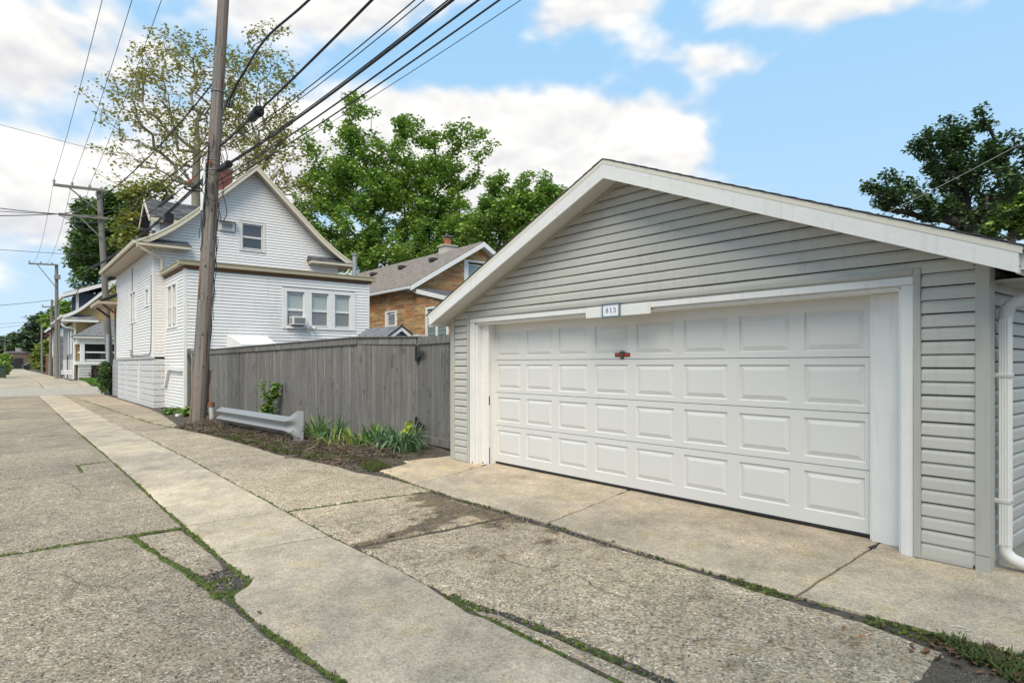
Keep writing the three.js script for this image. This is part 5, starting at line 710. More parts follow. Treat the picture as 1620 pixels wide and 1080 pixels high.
  const car = thing('parked_car', 'dark parked car at far end of alley', 'car', undefined, [5.6, 0.25, -168], 0.1); const sh = new THREE.Shape([[-2.2, 0.3], [2.2, 0.3], [2.25, 0.75], [1.5, 0.95], [0.9, 1.45], [-1.2, 1.5], [-1.9, 1.0], [-2.25, 0.9]].map(p => new THREE.Vector2(...p))); part('body', metre(new THREE.ExtrudeGeometry(sh, { depth: 1.7, bevelSize: 0.08, bevelThickness: 0.08, bevelSegments: 2 })).translate(0, 0, -0.85), mat([0.02, 0.022, 0.025], 0.3), car); for (const x of [-1.35, 1.35]) for (const z of [-0.95, 0.7]) part('wheel', new THREE.CylinderGeometry(0.32, 0.32, 0.22, 16).rotateX(Math.PI / 2).translate(x, 0.32, z + 0.11), M.rubber, car); part('windscreen', bx(-1.1, 0.85, 1.0, 1.38, 0.92, 0.95), M.black, car);
  for (const [x, zz, lab] of [[0.05, -72, 'green waste cart beside hedge at the alley edge']]) { const t = thing('waste_cart', lab, 'bin', undefined, [x - 0.1, rise(zz), zz]); part('body', bx(-0.3, 0.3, 0.05, 1.0, -0.3, 0.3, 0.04), mat([0.03, 0.06, 0.04], 0.6), t); part('lid', bx(-0.33, 0.33, 1.0, 1.1, -0.34, 0.34, 0.03), mat([0.02, 0.04, 0.03], 0.6), t); for (const s of [-1, 1]) part('wheel', new THREE.CylinderGeometry(0.12, 0.12, 0.06, 12).rotateZ(Math.PI / 2).translate(s * 0.28, 0.12, -0.3), M.rubber, t); }
}


// ---------------------------------------------------------------- utility poles and overhead cables
function poleShaft(parent, b, t, r0, r1, m, seed) {
  const g = new THREE.CylinderGeometry(1, 1, 1, 28, 40, true), p = g.attributes.position, uv = g.attributes.uv, B = vec(b), Tt = vec(t), L = B.distanceTo(Tt);
  for (let i = 0; i < p.count; i++) { const f = p.getY(i) + 0.5, a = Math.atan2(p.getZ(i), p.getX(i)), r = mix(r0, r1, f) * (1 + 0.05 * (fbm(Math.cos(a) * 2 + seed, f * 3, Math.sin(a) * 2, 3) - 0.5) + 0.025 * (fbm(Math.cos(a) * 9, f * 1.5, Math.sin(a) * 9, 3) - 0.5) + 0.1 * Math.exp(-f * 40)); p.setXYZ(i, mix(B.x, Tt.x, f) + Math.cos(a) * r, mix(B.y, Tt.y, f), mix(B.z, Tt.z, f) + Math.sin(a) * r); uv.setXY(i, uv.getX(i) * 1.0, f * L / 3.2); }
  g.computeVertexNormals(); return part('shaft', g, m, parent);
}
const p1 = h => { const f = h / 11.6; return new V3(mix(3.75, 4.41, f), h, -17.05); };
const pole1 = thing('utility_pole', 'large leaning weathered wooden utility pole in front of grey fence', 'utility pole', 'utility poles along the alley');
{
  poleShaft(pole1, [3.75, -0.1, -17.05], [4.41, 11.6, -17.05], 0.185, 0.13, M.pole, 1);
  const arm = (parent, c, x0, x1, y, z) => part('crossarm', bx(x0, x1, y - 0.06, y + 0.06, z + 0.12, z + 0.22, 0.01), M.poleFar, parent);
  arm(pole1, 0, 1.9, 4.9, 11.2, -17.05); for (const x of [2.08, 2.69, 3.3]) part('insulator', cone([x, 11.26, -16.88], [x, 11.42, -16.88], 0.05, 0.035, 8, true), mat([0.3, 0.28, 0.26], 0.4), pole1);
  for (const [h, s] of [[8.35, 0.012], [6.6, 0.01], [6.35, 0.012]]) { const q = p1(h), g = new THREE.TorusGeometry(0.155, s, 6, 28); g.rotateX(Math.PI / 2); g.translate(q.x, q.y, q.z); part('steel_band', g, M.steel, pole1); }
  // conduits and drops down the shaft
  const along = (h0, h1, da, dz, w, n, name, m) => { const pts = []; for (let k = 0; k <= n; k++) { const h = mix(h0, h1, k / n), q = p1(h); pts.push([q.x + da + 0.015 * Math.sin(k * 1.7 + da * 40), h, q.z + dz + 0.01 * Math.sin(k * 2.3)]); } part(name, tube(pts, w, n * 4, 6), m, pole1); };
  along(5.3, 6.6, -0.2, 0.06, 0.035, 4, 'riser_pipe', M.white); along(4.9, 7.0, -0.16, 0.1, 0.014, 10, 'drop_wire', M.black); along(4.3, 6.5, -0.18, 0.08, 0.011, 12, 'drop_wire', M.black); along(4.6, 6.3, -0.22, 0.05, 0.009, 9, 'drop_wire', M.black); along(0.2, 5.6, 0.175, 0.03, 0.012, 20, 'ground_wire', M.black); along(2.6, 4.7, 0.2, 0.04, 0.009, 12, 'drop_wire', M.black);
  along(0.5, 1.35, 0.2, 0.02, 0.035, 4, 'wood_moulding', M.brownwood);
  const co = part('conduit_stub', cone([4.02, 0, -16.72], [4.0, 0.5, -16.74], 0.06, 0.06, 14, true), mat([0.5, 0.51, 0.5], 0.5, { metalness: 0.3 }), pole1); part('rust_collar', cone([4.0, 0.46, -16.74], [3.998, 0.57, -16.74], 0.075, 0.075, 14, true), M.rust, co);
  const R1 = rng(15); for (let k = 0; k < 9; k++) { const h0 = 5.6 + 1.7 * R1(), h1 = h0 + (R1() - 0.4) * 1.1, a = (R1() - 0.5) * 0.5, b = (R1() - 0.5) * 0.5, q = p1(h0), r = p1(h1), lo = Math.min(h0, h1) - 0.2 - 0.45 * R1(); part('slack_loop', tube([[q.x + a, h0, q.z + 0.17], [q.x + a * 1.5, mix(h0, lo, 0.7), q.z + 0.24], [(q.x + r.x) / 2 + (a + b) * 0.6, lo, q.z + 0.25], [r.x + b * 1.4, mix(h1, lo, 0.6), q.z + 0.23], [r.x + b, h1, r.z + 0.17]], 0.008 + 0.005 * R1(), 24, 5), M.rubber, pole1); }
  for (const [h, a] of [[3.1, 0.6], [3.9, 0.2], [4.6, 0.9], [5.3, 0.5], [6.0, 0.9], [2.2, 0.3], [1.4, 0.6], [4.2, 0.75]]) { const q = p1(h); part('pole_spike', cone([q.x - 0.12 + 0.2 * a, h, q.z + 0.14], [q.x - 0.1 + 0.2 * a, h + 0.07, q.z + 0.22], 0.01, 0.008, 5, true), M.black, pole1); }
  part('tag', bx(3.98, 4.02, 6.45, 6.55, -16.9, -16.88), mat([0.6, 0.12, 0.04], 0.6), pole1);
}
const p2t = [3.75, 10.25, -37.5], p2b = [4.3, -0.05, -37.5];
function farPole(b, t, r, label, arms, z) {
  const o = thing('utility_pole', label, 'utility pole', 'utility poles along the alley'); poleShaft(o, b, t, r, r * 0.72, M.poleFar, b[0]);
  for (const [x0, x1, y, br] of arms) { const xm = mix(b[0], t[0], y / t[1]); part('crossarm', bar([x0, y - 0.02, z + 0.2], [x1, y + 0.06, z + 0.2], 0.1, 0.13, 0.01), M.poleFar, o); if (br) part('arm_brace', bar([mix(x0, x1, br[0]), y - 0.05, z + 0.22], [xm - 0.05, y + br[1], z + 0.2], 0.05, 0.06), M.poleFar, o); for (const f of br && br[2] ? br[2] : []) { const x = mix(x0, x1, f); part('insulator', [cone([x, y + 0.04, z + 0.2], [x, y + 0.14, z + 0.2], 0.05, 0.03, 8, true), cone([x, y + 0.13, z + 0.2], [x, y + 0.24, z + 0.2], 0.07, 0.05, 8, true)], mat([0.32, 0.31, 0.3], 0.4), o); } }
  return o;
}
const pole2 = farPole(p2b, p2t, 0.17, 'grey utility pole with two long crossarms rising behind white house', [[1.88, 3.98, 10.1, [0.3, -1.0, [0.02, 0.36, 0.7]]], [2.1, 4.15, 8.72, [0.42, -0.9, []]]], -37.5);
{ const o = pole2; part('guard_pipe', cone([4.12, 0, -37.3], [4.12, 3.0, -37.3], 0.08, 0.08, 10), mat([0.36, 0.39, 0.43], 0.5), o); }
const pole3 = farPole([3.72, 0.2, -68], [3.68, 10.2, -68], 0.17, 'pale utility pole with one crossarm next to yellow gabled house', [[1.72, 3.75, 10.1, [0.3, -1.9, [0.03, 0.42, 0.8]]]], -68);
part('cable_terminal', bx(3.5, 3.95, 8.9, 9.3, -67.9, -67.6, 0.03), M.steel, pole3); part('riser_pipe', cone([3.9, 0.2, -67.85], [3.86, 6.5, -67.85], 0.07, 0.07, 8), M.steel, pole3);
const pole4 = farPole([4.1, 0.2, -87], [4.3, 8.7, -87], 0.15, 'slim brown utility pole just behind the pale pole', [[3.4, 5.05, 7.85, [0.5, -0.6, [0.03, 0.95]]]], -87);
const pole5 = farPole([4.55, 0.2, -116], [4.5, 8.0, -116], 0.15, 'dark utility pole with street lamp arm near yellow brick building', [[4.0, 4.6, 8.05, null]], -116);
part('lamp_arm', tube([[4.5, 7.7, -116], [5.0, 8.1, -116], [5.7, 7.9, -116]], 0.04, 8, 6), M.steel, pole5); part('lamp_head', bx(5.6, 6.1, 7.78, 7.9, -116.1, -115.9, 0.03), mat([0.4, 0.4, 0.4], 0.5), pole5);
const pole6 = farPole([0.6, 0.25, -215], [0.55, 8.5, -215], 0.15, 'tiny utility pole far away over the low brick building', [[-0.6, 1.8, 7.9, null]], -215);
// the pole behind the camera that the near spans run to
const pole0 = thing('utility_pole', 'utility pole on the garage side behind the camera', 'utility pole', 'utility poles along the alley'); poleShaft(pole0, [4.75, -0.1, 9], [4.75, 11, 9], 0.18, 0.13, M.poleFar, 4);

function cable(label, pts, r, o = {}) {
  const t = thing('overhead_cable', label, 'cable', o.group || 'overhead cables'); part('strand', tube(pts, r, o.seg || 48, 6), o.m || M.rubber, t); return t;
}
function sag(a, b, s, n = 14) { const A = vec(a), B = vec(b), r = []; for (let k = 0; k <= n; k++) { const t = k / n; r.push([mix(A.x, B.x, t), mix(A.y, B.y, t) - 4 * s * t * (1 - t), mix(A.z, B.z, t)]); } return r; }
const wireM = mat([0.06, 0.06, 0.065], 0.5);
{
  const q0 = y => [4.66, y, 9], at1 = (h, dx = 0, dz = 0) => { const q = p1(h); return [q.x + dx, h, q.z + dz]; };
  // spans towards the camera
  const c1 = cable('thick service cable ending in three connectors at leaning pole top', [at1(8.1, 0.22, 0.1), at1(8.35, 0.3, 0.2), at1(8.62, 0.36, 0.8), ...sag([4.28, 8.55, -15.2], q0(9.6), 1.1).slice(1)], 0.026, { m: M.rubber });
  for (const dx of [0.14, 0.2, 0.27]) { part('connector', cone(at1(7.98, dx + 0.02, 0.14), at1(8.16, dx + 0.05, 0.14), 0.035, 0.028, 8, true), M.black, c1); part('lead', tube([at1(8.15, dx + 0.05, 0.14), at1(8.3, dx * 0.6 + 0.18, 0.16), at1(8.45, 0.31, 0.3)], 0.011, 10, 5), M.rubber, c1); }
  const a2 = at1(6.95, 0.1, 0.15), s2 = sag(a2, q0(8.6), 0.5, 24), L2 = k => { const i = Math.floor(k); return vec(s2[i]).clone().lerp(vec(s2[i + 1]), k - i); }, c2 = cable('heavy black cable with large splice case right of leaning pole', s2, 0.022, { seg: 80 });
  part('splice_case', [cone(L2(2.25), L2(2.75), 0.1, 0.1, 16, true), cone(L2(2.62), L2(2.7), 0.118, 0.118, 16, true), cone(L2(2.75), L2(2.8), 0.08, 0.08, 16, true)], M.black, c2);
  const b3 = at1(6.3, 0.05, 0.2), s3 = sag(b3, q0(7.2), 0.66, 24), L3 = k => { const i = Math.floor(k); return vec(s3[i]).clone().lerp(vec(s3[i + 1]), k - i); }, c3 = cable('bundled telephone cables with long splice case at leaning pole', s3, 0.02, { seg: 80 });
  part('lashed_cable', tube(s3.map(([x, y, z], k) => [x + 0.03, y + 0.035 + 0.008 * Math.sin(k), z]), 0.013, 80, 6), M.rubber, c3); part('lashed_cable', tube(s3.map(([x, y, z], k) => [x - 0.02, y + 0.025, z]), 0.01, 80, 6), M.rubber, c3);
  part('splice_case', [cone(L3(0.32), L3(0.95), 0.085, 0.085, 16, true), cone(L3(0.95), L3(0.99), 0.065, 0.065, 16, true), cone(L3(0.28), L3(0.32), 0.05, 0.08, 16, true)], M.black, c3);
  cable('thin wire crossing between the two splice cases', sag(at1(6.9, 0.12, 0.1), q0(7.95), 0.85), 0.01);
  cable('second thin wire close under the crossing wire', sag(at1(6.85, 0.14, 0.1), q0(7.85), 0.88), 0.008);
  cable('lower communication cable passing under the bundled cables', sag(at1(6.1, 0.12, 0.1), q0(6.6), 0.5), 0.014);
  cable('lowest communication cable rising from leaning pole to the upper edge', sag(at1(6.0, 0.15, 0.1), q0(6.35), 0.5), 0.012);
  cable('single fine wire high over the garage gable', sag(at1(5.9, 0.1, 0.1), [5.2, 6.4, 9], 0.45), 0.005, { m: wireM });
  // spans away to the second pole
  const e2 = [2.12, 8.7, -37.25];
  cable('thick cable falling leftwards from leaning pole to the lower crossarm', sag(at1(8.55, -0.12, 0.05), e2, 0.75), 0.02);
  cable('wire below the thick leftward cable between two poles', sag(at1(7.0, -0.12, 0.05), [2.2, 8.6, -37.25], 0.7), 0.014); cable('lower wire of the pair between leaning pole and crossarm', sag(at1(6.85, -0.12, 0.05), [2.3, 8.55, -37.25], 0.85), 0.014);
  const c5 = cable('communication strand with a slim black tap bar', sag(at1(6.45, -0.15, 0.05), [2.5, 8.4, -37.25], 0.95), 0.012); { const s = sag(at1(6.45, -0.15, 0.05), [2.5, 8.4, -37.25], 0.95, 20); part('tap_bar', cone(s[3], vec(s[4]).clone().lerp(vec(s[5]), 0.3).toArray(), 0.045, 0.045, 8, true), M.black, c5); part('marker', cone(s[1], vec(s[1]).clone().lerp(vec(s[2]), 0.55).toArray(), 0.022, 0.022, 6, true), mat([0.7, 0.1, 0.03], 0.6), c5); }
  const m0 = at1(6.2, -0.15, 0.1), m1 = [3.3, 6.23, -37.3], sm = sag(m0, m1, 0.3, 24), c6 = cable('main fibre cable with closure and coil loops dropping towards second pole', sm, 0.026, { seg: 80 });
  const mid = f => { const k = f * 24, i = Math.floor(k); return vec(sm[i]).clone().lerp(vec(sm[Math.min(24, i + 1)]), k - i); };
  part('lashed_cable', tube(sm.map(([x, y, z], k) => [x + 0.02, y - 0.045, z]), 0.018, 60, 6), M.rubber, c6); const cc = mid(0.2); part('closure', [bar([cc.x, cc.y - 0.2, cc.z + 0.16], [cc.x, cc.y - 0.2, cc.z - 0.24], 0.22, 0.26, 0.06), bar([cc.x, cc.y - 0.2, cc.z + 0.2], [cc.x, cc.y - 0.2, cc.z + 0.14], 0.26, 0.29, 0.03), cone([cc.x, cc.y - 0.04, cc.z], [cc.x, cc.y + 0.03, cc.z], 0.05, 0.04, 8, true)], M.black, c6);
  for (const f of [0.06, 0.34]) { const q = mid(f), g = new THREE.TorusGeometry(0.22, 0.028, 8, 24); g.scale(1, 0.4, 1); g.rotateX(1.25); g.translate(q.x, q.y - 0.03, q.z); const lo = part('coil_loop', g, M.rubber, c6); }
  cable('fibre cable from second pole on towards pale pole', sag(m1, [3.6, 6.6, -67.8], 0.9), 0.022);
  // primaries
  [[2.08, 2.69, 3.3], [1.92, 2.63, 3.35], [1.78, 2.57, 3.34], [3.45, 4.2, 5.0]].forEach((xs, i, all) => { if (i < 2) xs.forEach((x, k) => { const n = all[i + 1][k], za = [-16.88, -37.3, -67.8][i], zb = [-37.3, -67.8][i]; cable([['leftmost of three bare wires rising from the upper crossarm', 'middle of three bare wires rising from the upper crossarm', 'rightmost of three bare wires rising from the upper crossarm'], ['leftmost bare wire sagging between second and pale pole', 'middle bare wire sagging between second and pale pole', 'rightmost bare wire sagging between second and pale pole']][i][k], sag([x, [11.42, 10.32][i], za], [n, [10.34, 10.32][i], zb], [0.25, 1.5][i]), 0.009, { m: wireM, group: 'bare power wires' }); }); });
  for (const [k, x] of [[0, 2.08], [1, 2.69], [2, 3.3]]) cable(['leftmost bare wire from leaning pole back over the camera', 'middle bare wire from leaning pole back over the camera', 'rightmost bare wire from leaning pole back over the camera'][k], sag([x, 11.42, -16.88], [x + 0.4, 10.9, 9], 0.5), 0.009, { m: wireM, group: 'bare power wires' });
  // drops leaving to the left
  cable('upper service drop leaving the lower crossarm to the left', sag(e2, [-10, 8.6, -30], 0.5), 0.018); cable('middle service drop leaving the lower crossarm to the left', sag(e2, [-10, 7.0, -27], 0.4), 0.014); cable('lowest service drop leaving the lower crossarm to the left', sag(e2, [-10, 5.0, -22], 0.4), 0.018);
  cable('faint wire crossing the upper sky beside bare tree', sag([-14, 15.9, -42], [8, 14.6, -47], 0.3), 0.012, { m: wireM }); cable('level wire crossing in front of the dark tree', sag([-14, 7.8, -45], [9, 8.6, -48], 0.2), 0.014, { m: wireM });
  cable('wire leaving slim brown pole to the left', sag([4.1, 8.6, -87], [-16, 6.2, -80], 0.6), 0.025, { m: wireM }); cable('upper wire leaving street lamp pole to the left', sag([4.4, 7.9, -116], [-20, 6.8, -112], 0.8), 0.022, { m: wireM }); cable('lower wire leaving street lamp pole to the left', sag([4.4, 7.6, -116], [-20, 5.6, -112], 0.9), 0.022, { m: wireM });
  cable('pale service wire crossing the dark tree behind garage roof', sag([12.49, 4.01, -5.34], [15.85, 6.25, -2.63], 0.05), 0.003, { m: mat([0.5, 0.5, 0.5], 0.5) });
}


// ---------------------------------------------------------------- trees
// clusters of leaves are placed through the crown's volume; twigs grow back from each cluster to the nearest part of the tree
function makeTree(label, o) {
  const { base, top = null, trunk = 0.3, blobs, n = 200, leaves = 60, size = 0.2, spread = 0.6, bark = M.bark, mats = M.leafA, seed = 1, group, twig = 0.012, droop = 0.0, name = 'broadleaf_tree', edge = 0.5, leafTint = null } = o;
  const R = rng(seed), t = thing(name, label, 'tree', group), B = vec(base), nodes = [];
  const add = (p, parent) => { nodes.push({ p, parent, w: 0, d: parent < 0 ? 0 : nodes[parent].d + p.distanceTo(nodes[parent].p) }); return nodes.length - 1; };
  let last = add(B.clone().add(new V3(0, -0.3, 0)), -1); const Tp = vec(top || blobs[0]);
  for (let k = 1; k <= 8; k++) { const f = k / 8; last = add(new V3(mix(B.x, Tp.x, f) + 0.5 * trunk * (R() - 0.5), mix(B.y, Tp.y, f), mix(B.z, Tp.z, f) + 0.5 * trunk * (R() - 0.5)), last); }
  const fork = 3, cl = []; let tot = 0; for (const b of blobs) tot += b[3] * b[4] * b[5] * (b[6] || 1);
  for (const b of blobs) { const m = Math.max(4, Math.round(n * b[3] * b[4] * b[5] * (b[6] || 1) / tot)); for (let k = 0; k < m; k++) { let x, y, z, q; do { x = R() * 2 - 1; y = R() * 2 - 1; z = R() * 2 - 1; q = x * x + y * y + z * z; } while (q > 1 || (q < edge * edge && R() < 0.6)); cl.push(new V3(b[0] + x * b[3], b[1] + y * b[4], b[2] + z * b[5])); } }
  const o0 = nodes[fork].p; cl.sort((a, b) => a.distanceTo(o0) - b.distanceTo(o0)); const ends = [];
  for (const c of cl) {
    let best = -1, bc = 1e9; for (let i = fork; i < nodes.length; i++) { const q = nodes[i], d = q.p.distanceTo(c); if (q.p.y > c.y + 0.6) continue; const cost = d + 0.22 * q.d + (d < 0.25 ? 2 : 0); if (cost < bc) { bc = cost; best = i; } }
    if (best < 0) best = fork;
    const a = nodes[best].p, d = a.distanceTo(c), m = Math.max(1, Math.min(6, Math.round(d / 0.9))); let par = best;
    for (let k = 1; k <= m; k++) { const f = k / m, p = a.clone().lerp(c, f); if (k < m) { p.x += 0.13 * d * (R() - 0.5); p.z += 0.13 * d * (R() - 0.5); p.y += 0.1 * d * Math.sin(f * 3.14) * (0.4 + R() * 0.6); } par = add(p, par); }
    ends.push(par);
  }
  for (const e of ends) { let i = e; while (i >= 0) { nodes[i].w++; i = nodes[i].parent; } }
  const rad = q => Math.max(twig, trunk * Math.pow(q.w / ends.length, 0.5)), wood = [];
  for (let i = 1; i < nodes.length; i++) { const q = nodes[i], p = nodes[q.parent], r0 = q.parent === 0 ? trunk * 1.25 : Math.min(rad(p), rad(q) * 1.7), r1 = rad(q); if (q.p.distanceTo(p.p) > 1e-3) wood.push(cone(p.p, q.p, r0, r1, r1 > 0.08 ? 9 : r1 > 0.03 ? 5 : 3)); }
  part('trunk', wood, bark, t);
  // leaves, folded along the midrib; several tones
  const buf = mats.map(() => []), nb = mats.map(() => []);
  const up = new V3(), side = new V3(), nrm = new V3(), a = new V3(), tip = new V3();
  for (const e of ends) {
    const c = nodes[e].p, pp = nodes[nodes[e].parent].p, k0 = Math.floor(R() * mats.length), m = Math.round(leaves * (0.5 + R()));
    for (let k = 0; k < m; k++) {
      let x, y, z, q; do { x = R() * 2 - 1; y = R() * 2 - 1; z = R() * 2 - 1; q = x * x + y * y + z * z; } while (q > 1);
      const f = R() * 0.5; const px = mix(c.x, pp.x, f) + x * spread, py = mix(c.y, pp.y, f) + y * spread * 0.75 - droop * R(), pz = mix(c.z, pp.z, f) + z * spread, s = size * (0.55 + 0.8 * R());
      nrm.set(R() - 0.5, 0.35 + R() * 0.9, R() - 0.5).normalize(); a.set(R() - 0.5, -0.25 - 0.4 * R(), R() - 0.5).normalize(); a.addScaledVector(nrm, -a.dot(nrm)).normalize(); side.crossVectors(a, nrm).multiplyScalar(s * 0.42); tip.copy(a).multiplyScalar(s);
      const g = Math.floor(R() * 3) ? k0 : Math.floor(R() * mats.length), L = buf[g], fold = s * 0.16, hx = px + tip.x * 0.45, hy = py + tip.y * 0.45, hz = pz + tip.z * 0.45;
      L.push(px, py, pz, hx + side.x + nrm.x * fold, hy + side.y + nrm.y * fold, hz + side.z + nrm.z * fold, px + tip.x, py + tip.y, pz + tip.z, px, py, pz, px + tip.x, py + tip.y, pz + tip.z, hx - side.x + nrm.x * fold, hy - side.y + nrm.y * fold, hz - side.z + nrm.z * fold);
    }
  }
  mats.forEach((m, i) => { if (!buf[i].length) return; const g = new THREE.BufferGeometry(); g.setAttribute('position', new THREE.Float32BufferAttribute(buf[i], 3)); g.computeVertexNormals(); const c = part('crown', g, m, t); c.userData.kind = 'stuff'; });
  return t;
}
const leafMat = c => new THREE.MeshPhysicalMaterial({ color: rgb(c), roughness: 0.75, transmission: 0.3, thickness: 0, side: THREE.DoubleSide });
M.bark = mat([0.085, 0.072, 0.058], 0.95); M.barkPale = mat([0.3, 0.27, 0.22], 0.95); M.barkDark = mat([0.05, 0.043, 0.036], 0.95);
M.leafA = [[0.25, 0.4, 0.055], [0.2, 0.35, 0.05], [0.32, 0.46, 0.06]].map(leafMat);            // bright maple
M.leafB = [[0.065, 0.14, 0.03], [0.09, 0.17, 0.035], [0.05, 0.115, 0.028]].map(leafMat);       // dark
M.leafC = [[0.38, 0.37, 0.08], [0.46, 0.41, 0.1], [0.29, 0.32, 0.06]].map(leafMat);               // young olive yellow
M.leafE = [[0.1, 0.2, 0.035], [0.14, 0.25, 0.04], [0.075, 0.16, 0.03]].map(leafMat);
M.leafD = [[0.03, 0.062, 0.022], [0.04, 0.075, 0.025]].map(leafMat);
M.leafY = [[0.22, 0.29, 0.02], [0.16, 0.24, 0.02], [0.28, 0.33, 0.03]].map(leafMat);
{
  const b = (p, rx, ry, rz, w = 1) => [...p, rx, ry, rz, w];
  // two tall maples behind the tan house
  makeTree('tall bright green maple between white house and tan stone house', { base: [21.74, 2.99, -44.14], top: [21.93, 16.67, -43.99], trunk: 0.42, seed: 3, n: 430, leaves: 95, size: 0.25, spread: 0.62, group: 'green trees behind the houses', name: 'maple_tree',
    blobs: [b([21.37, 13.31, -44.44], 3.6, 4.2, 3.4), b([21.18, 19.55, -44.59], 1.9, 2.4, 2), b([20.99, 21.23, -44.74], 0.9, 0.9, 0.9), b([19.09, 14.94, -44.99], 2.0, 2.6, 2.4), b([18.18, 18.47, -45.73], 0.9, 1.3, 1, 0.6), b([23.05, 16.19, -43.08], 2.4, 3.6, 2.6), b([18.87, 10.06, -43.89], 2.8, 2.2, 2.8), b([21.84, 9.77, -42.77], 3, 2, 2.8), b([16.9, 10.06, -45.48], 2.2, 2.6, 2), b([19.94, 8.22, -43.02], 3.4, 1.6, 2.6), b([17.79, 12.82, -44.75], 2.0, 2.6, 2), b([17.81, 15.88, -46.02], 1.2, 1.8, 1.2, 0.7), b([19.82, 16.82, -44.4], 1.8, 2.2, 1.8), b([23.3, 9.07, -41.59], 3.0, 1.8, 2.6)] });
  makeTree('tall bright green maple with arching branch above tan stone house', { base: [26.34, 3.3, -42.99], top: [26.03, 16.8, -43.24], trunk: 0.42, seed: 7, n: 330, leaves: 100, size: 0.25, spread: 0.62, group: 'green trees behind the houses', name: 'maple_tree',
    blobs: [b([26.15, 14.8, -43.15], 3.2, 4.2, 3), b([25.37, 19.55, -43.78], 1.5, 1.6, 1.6), b([24.59, 20.55, -44.41], 0.8, 0.9, 0.8, 0.7), b([28.09, 19.55, -41.58], 2.1, 1.2, 1.6), b([29.53, 19.55, -40.42], 1.2, 1.2, 1.2, 0.8), b([28.48, 17.3, -41.27], 1.4, 1.6, 1.4), b([26.58, 11.59, -41.52], 3.6, 2.6, 3), b([28.68, 13.8, -41.11], 1.4, 1.3, 1.4), b([28.48, 11.35, -39.98], 2.4, 1.8, 2.2), b([26.2, 9.63, -41.82], 3.0, 1.6, 2.6)] });
  makeTree('lower green maple crown showing left of garage gable', { base: [24.96, 2.74, -31.25], top: [24.81, 11.34, -31.38], trunk: 0.3, seed: 9, n: 190, leaves: 110, size: 0.22, spread: 0.55, group: 'green trees behind the houses', name: 'maple_tree',
    blobs: [b([24.81, 10.94, -31.38], 1.9, 1.6, 1.8), b([24.65, 12.94, -31.5], 1.4, 0.7, 1.2), b([26.37, 12.54, -30.12], 1.5, 1.0, 1.4), b([27.3, 12.14, -29.37], 1.3, 0.9, 1.2), b([26.05, 10.54, -30.37], 2.4, 1.6, 2), b([24.47, 9.95, -32.94], 1.6, 1.6, 1.6)] });
  // sparse young-leaved sycamore over the white house
  makeTree('tall sparse sycamore with olive young leaves behind white house', { base: [10.81, 0.86, -50.39], top: [11.06, 19.26, -50.18], trunk: 0.3, seed: 21, n: 700, leaves: 8, size: 0.24, spread: 0.5, twig: 0.016, bark: M.barkPale, mats: M.leafC, edge: 0.55, name: 'sycamore_tree', group: 'sycamores behind the white house',
    blobs: [b([10.63, 21.1, -50.53], 4.6, 4.2, 4), b([7.59, 19.95, -52.99], 3.4, 2.8, 3), b([6.16, 21.1, -54.14], 2.0, 1.2, 1.8), b([10.27, 24.55, -50.82], 2.8, 1.6, 2.4), b([8.66, 23.4, -52.12], 1.8, 1.6, 1.8), b([7.42, 15.72, -51.83], 3.0, 2.2, 2.6, 0.8), b([11.71, 16.96, -49.66], 3.6, 2.6, 3)] });
  makeTree('second sparse sycamore with olive young leaves right of leaning pole', { base: [14.52, 0.84, -48.68], top: [14.7, 19.17, -48.53], trunk: 0.28, seed: 23, n: 600, leaves: 9, size: 0.24, spread: 0.5, twig: 0.016, bark: M.barkPale, mats: M.leafC, edge: 0.5, name: 'sycamore_tree', group: 'sycamores behind the white house',
    blobs: [b([14.89, 20.58, -48.38], 3.2, 4.2, 3), b([15.62, 25.28, -47.79], 1.7, 1.6, 1.6), b([13.79, 23.4, -49.27], 1.6, 2.2, 1.6), b([16.9, 23.4, -46.76], 1.1, 1.2, 1.1, 0.6), b([15.98, 16.35, -47.5], 3.0, 2.6, 2.6), b([16.72, 13.28, -45.62], 1.9, 2.0, 1.8, 0.9)] });
  makeTree('leafy olive tree low behind the white house dormer', { base: [7.26, 0.91, -48.11], top: [7.26, 9.73, -48.11], trunk: 0.2, seed: 25, n: 150, leaves: 22, size: 0.27, spread: 0.5, mats: M.leafY.concat(M.leafC), bark: M.bark, name: 'young_tree', blobs: [b([7.16, 11.83, -48.19], 1.3, 1.5, 1.3), b([6.6, 9.94, -48.64], 1.2, 1.5, 1.2), b([7.75, 13.09, -47.72], 1.6, 0.9, 1.2), b([6.28, 6.58, -48.91], 0.6, 1.6, 0.8)] });
  makeTree('dense dark green tree left of white house behind second pole', { base: [8.26, 0.54, -70.43], top: [8.17, 13.26, -70.51], trunk: 0.4, seed: 27, n: 300, leaves: 95, size: 0.34, spread: 0.75, mats: M.leafE, bark: M.barkDark, blobs: [b([8.03, 13.86, -70.62], 3.2, 3.0, 3), b([6.86, 15.06, -71.56], 2.2, 2.4, 2), b([6.4, 12.06, -71.94], 1.8, 2.2, 2), b([7.33, 9.66, -71.18], 2.2, 2.0, 2), b([8.73, 16.86, -70.05], 2.0, 1.2, 2), b([9.9, 14.46, -69.11], 2.4, 2.4, 2)] });
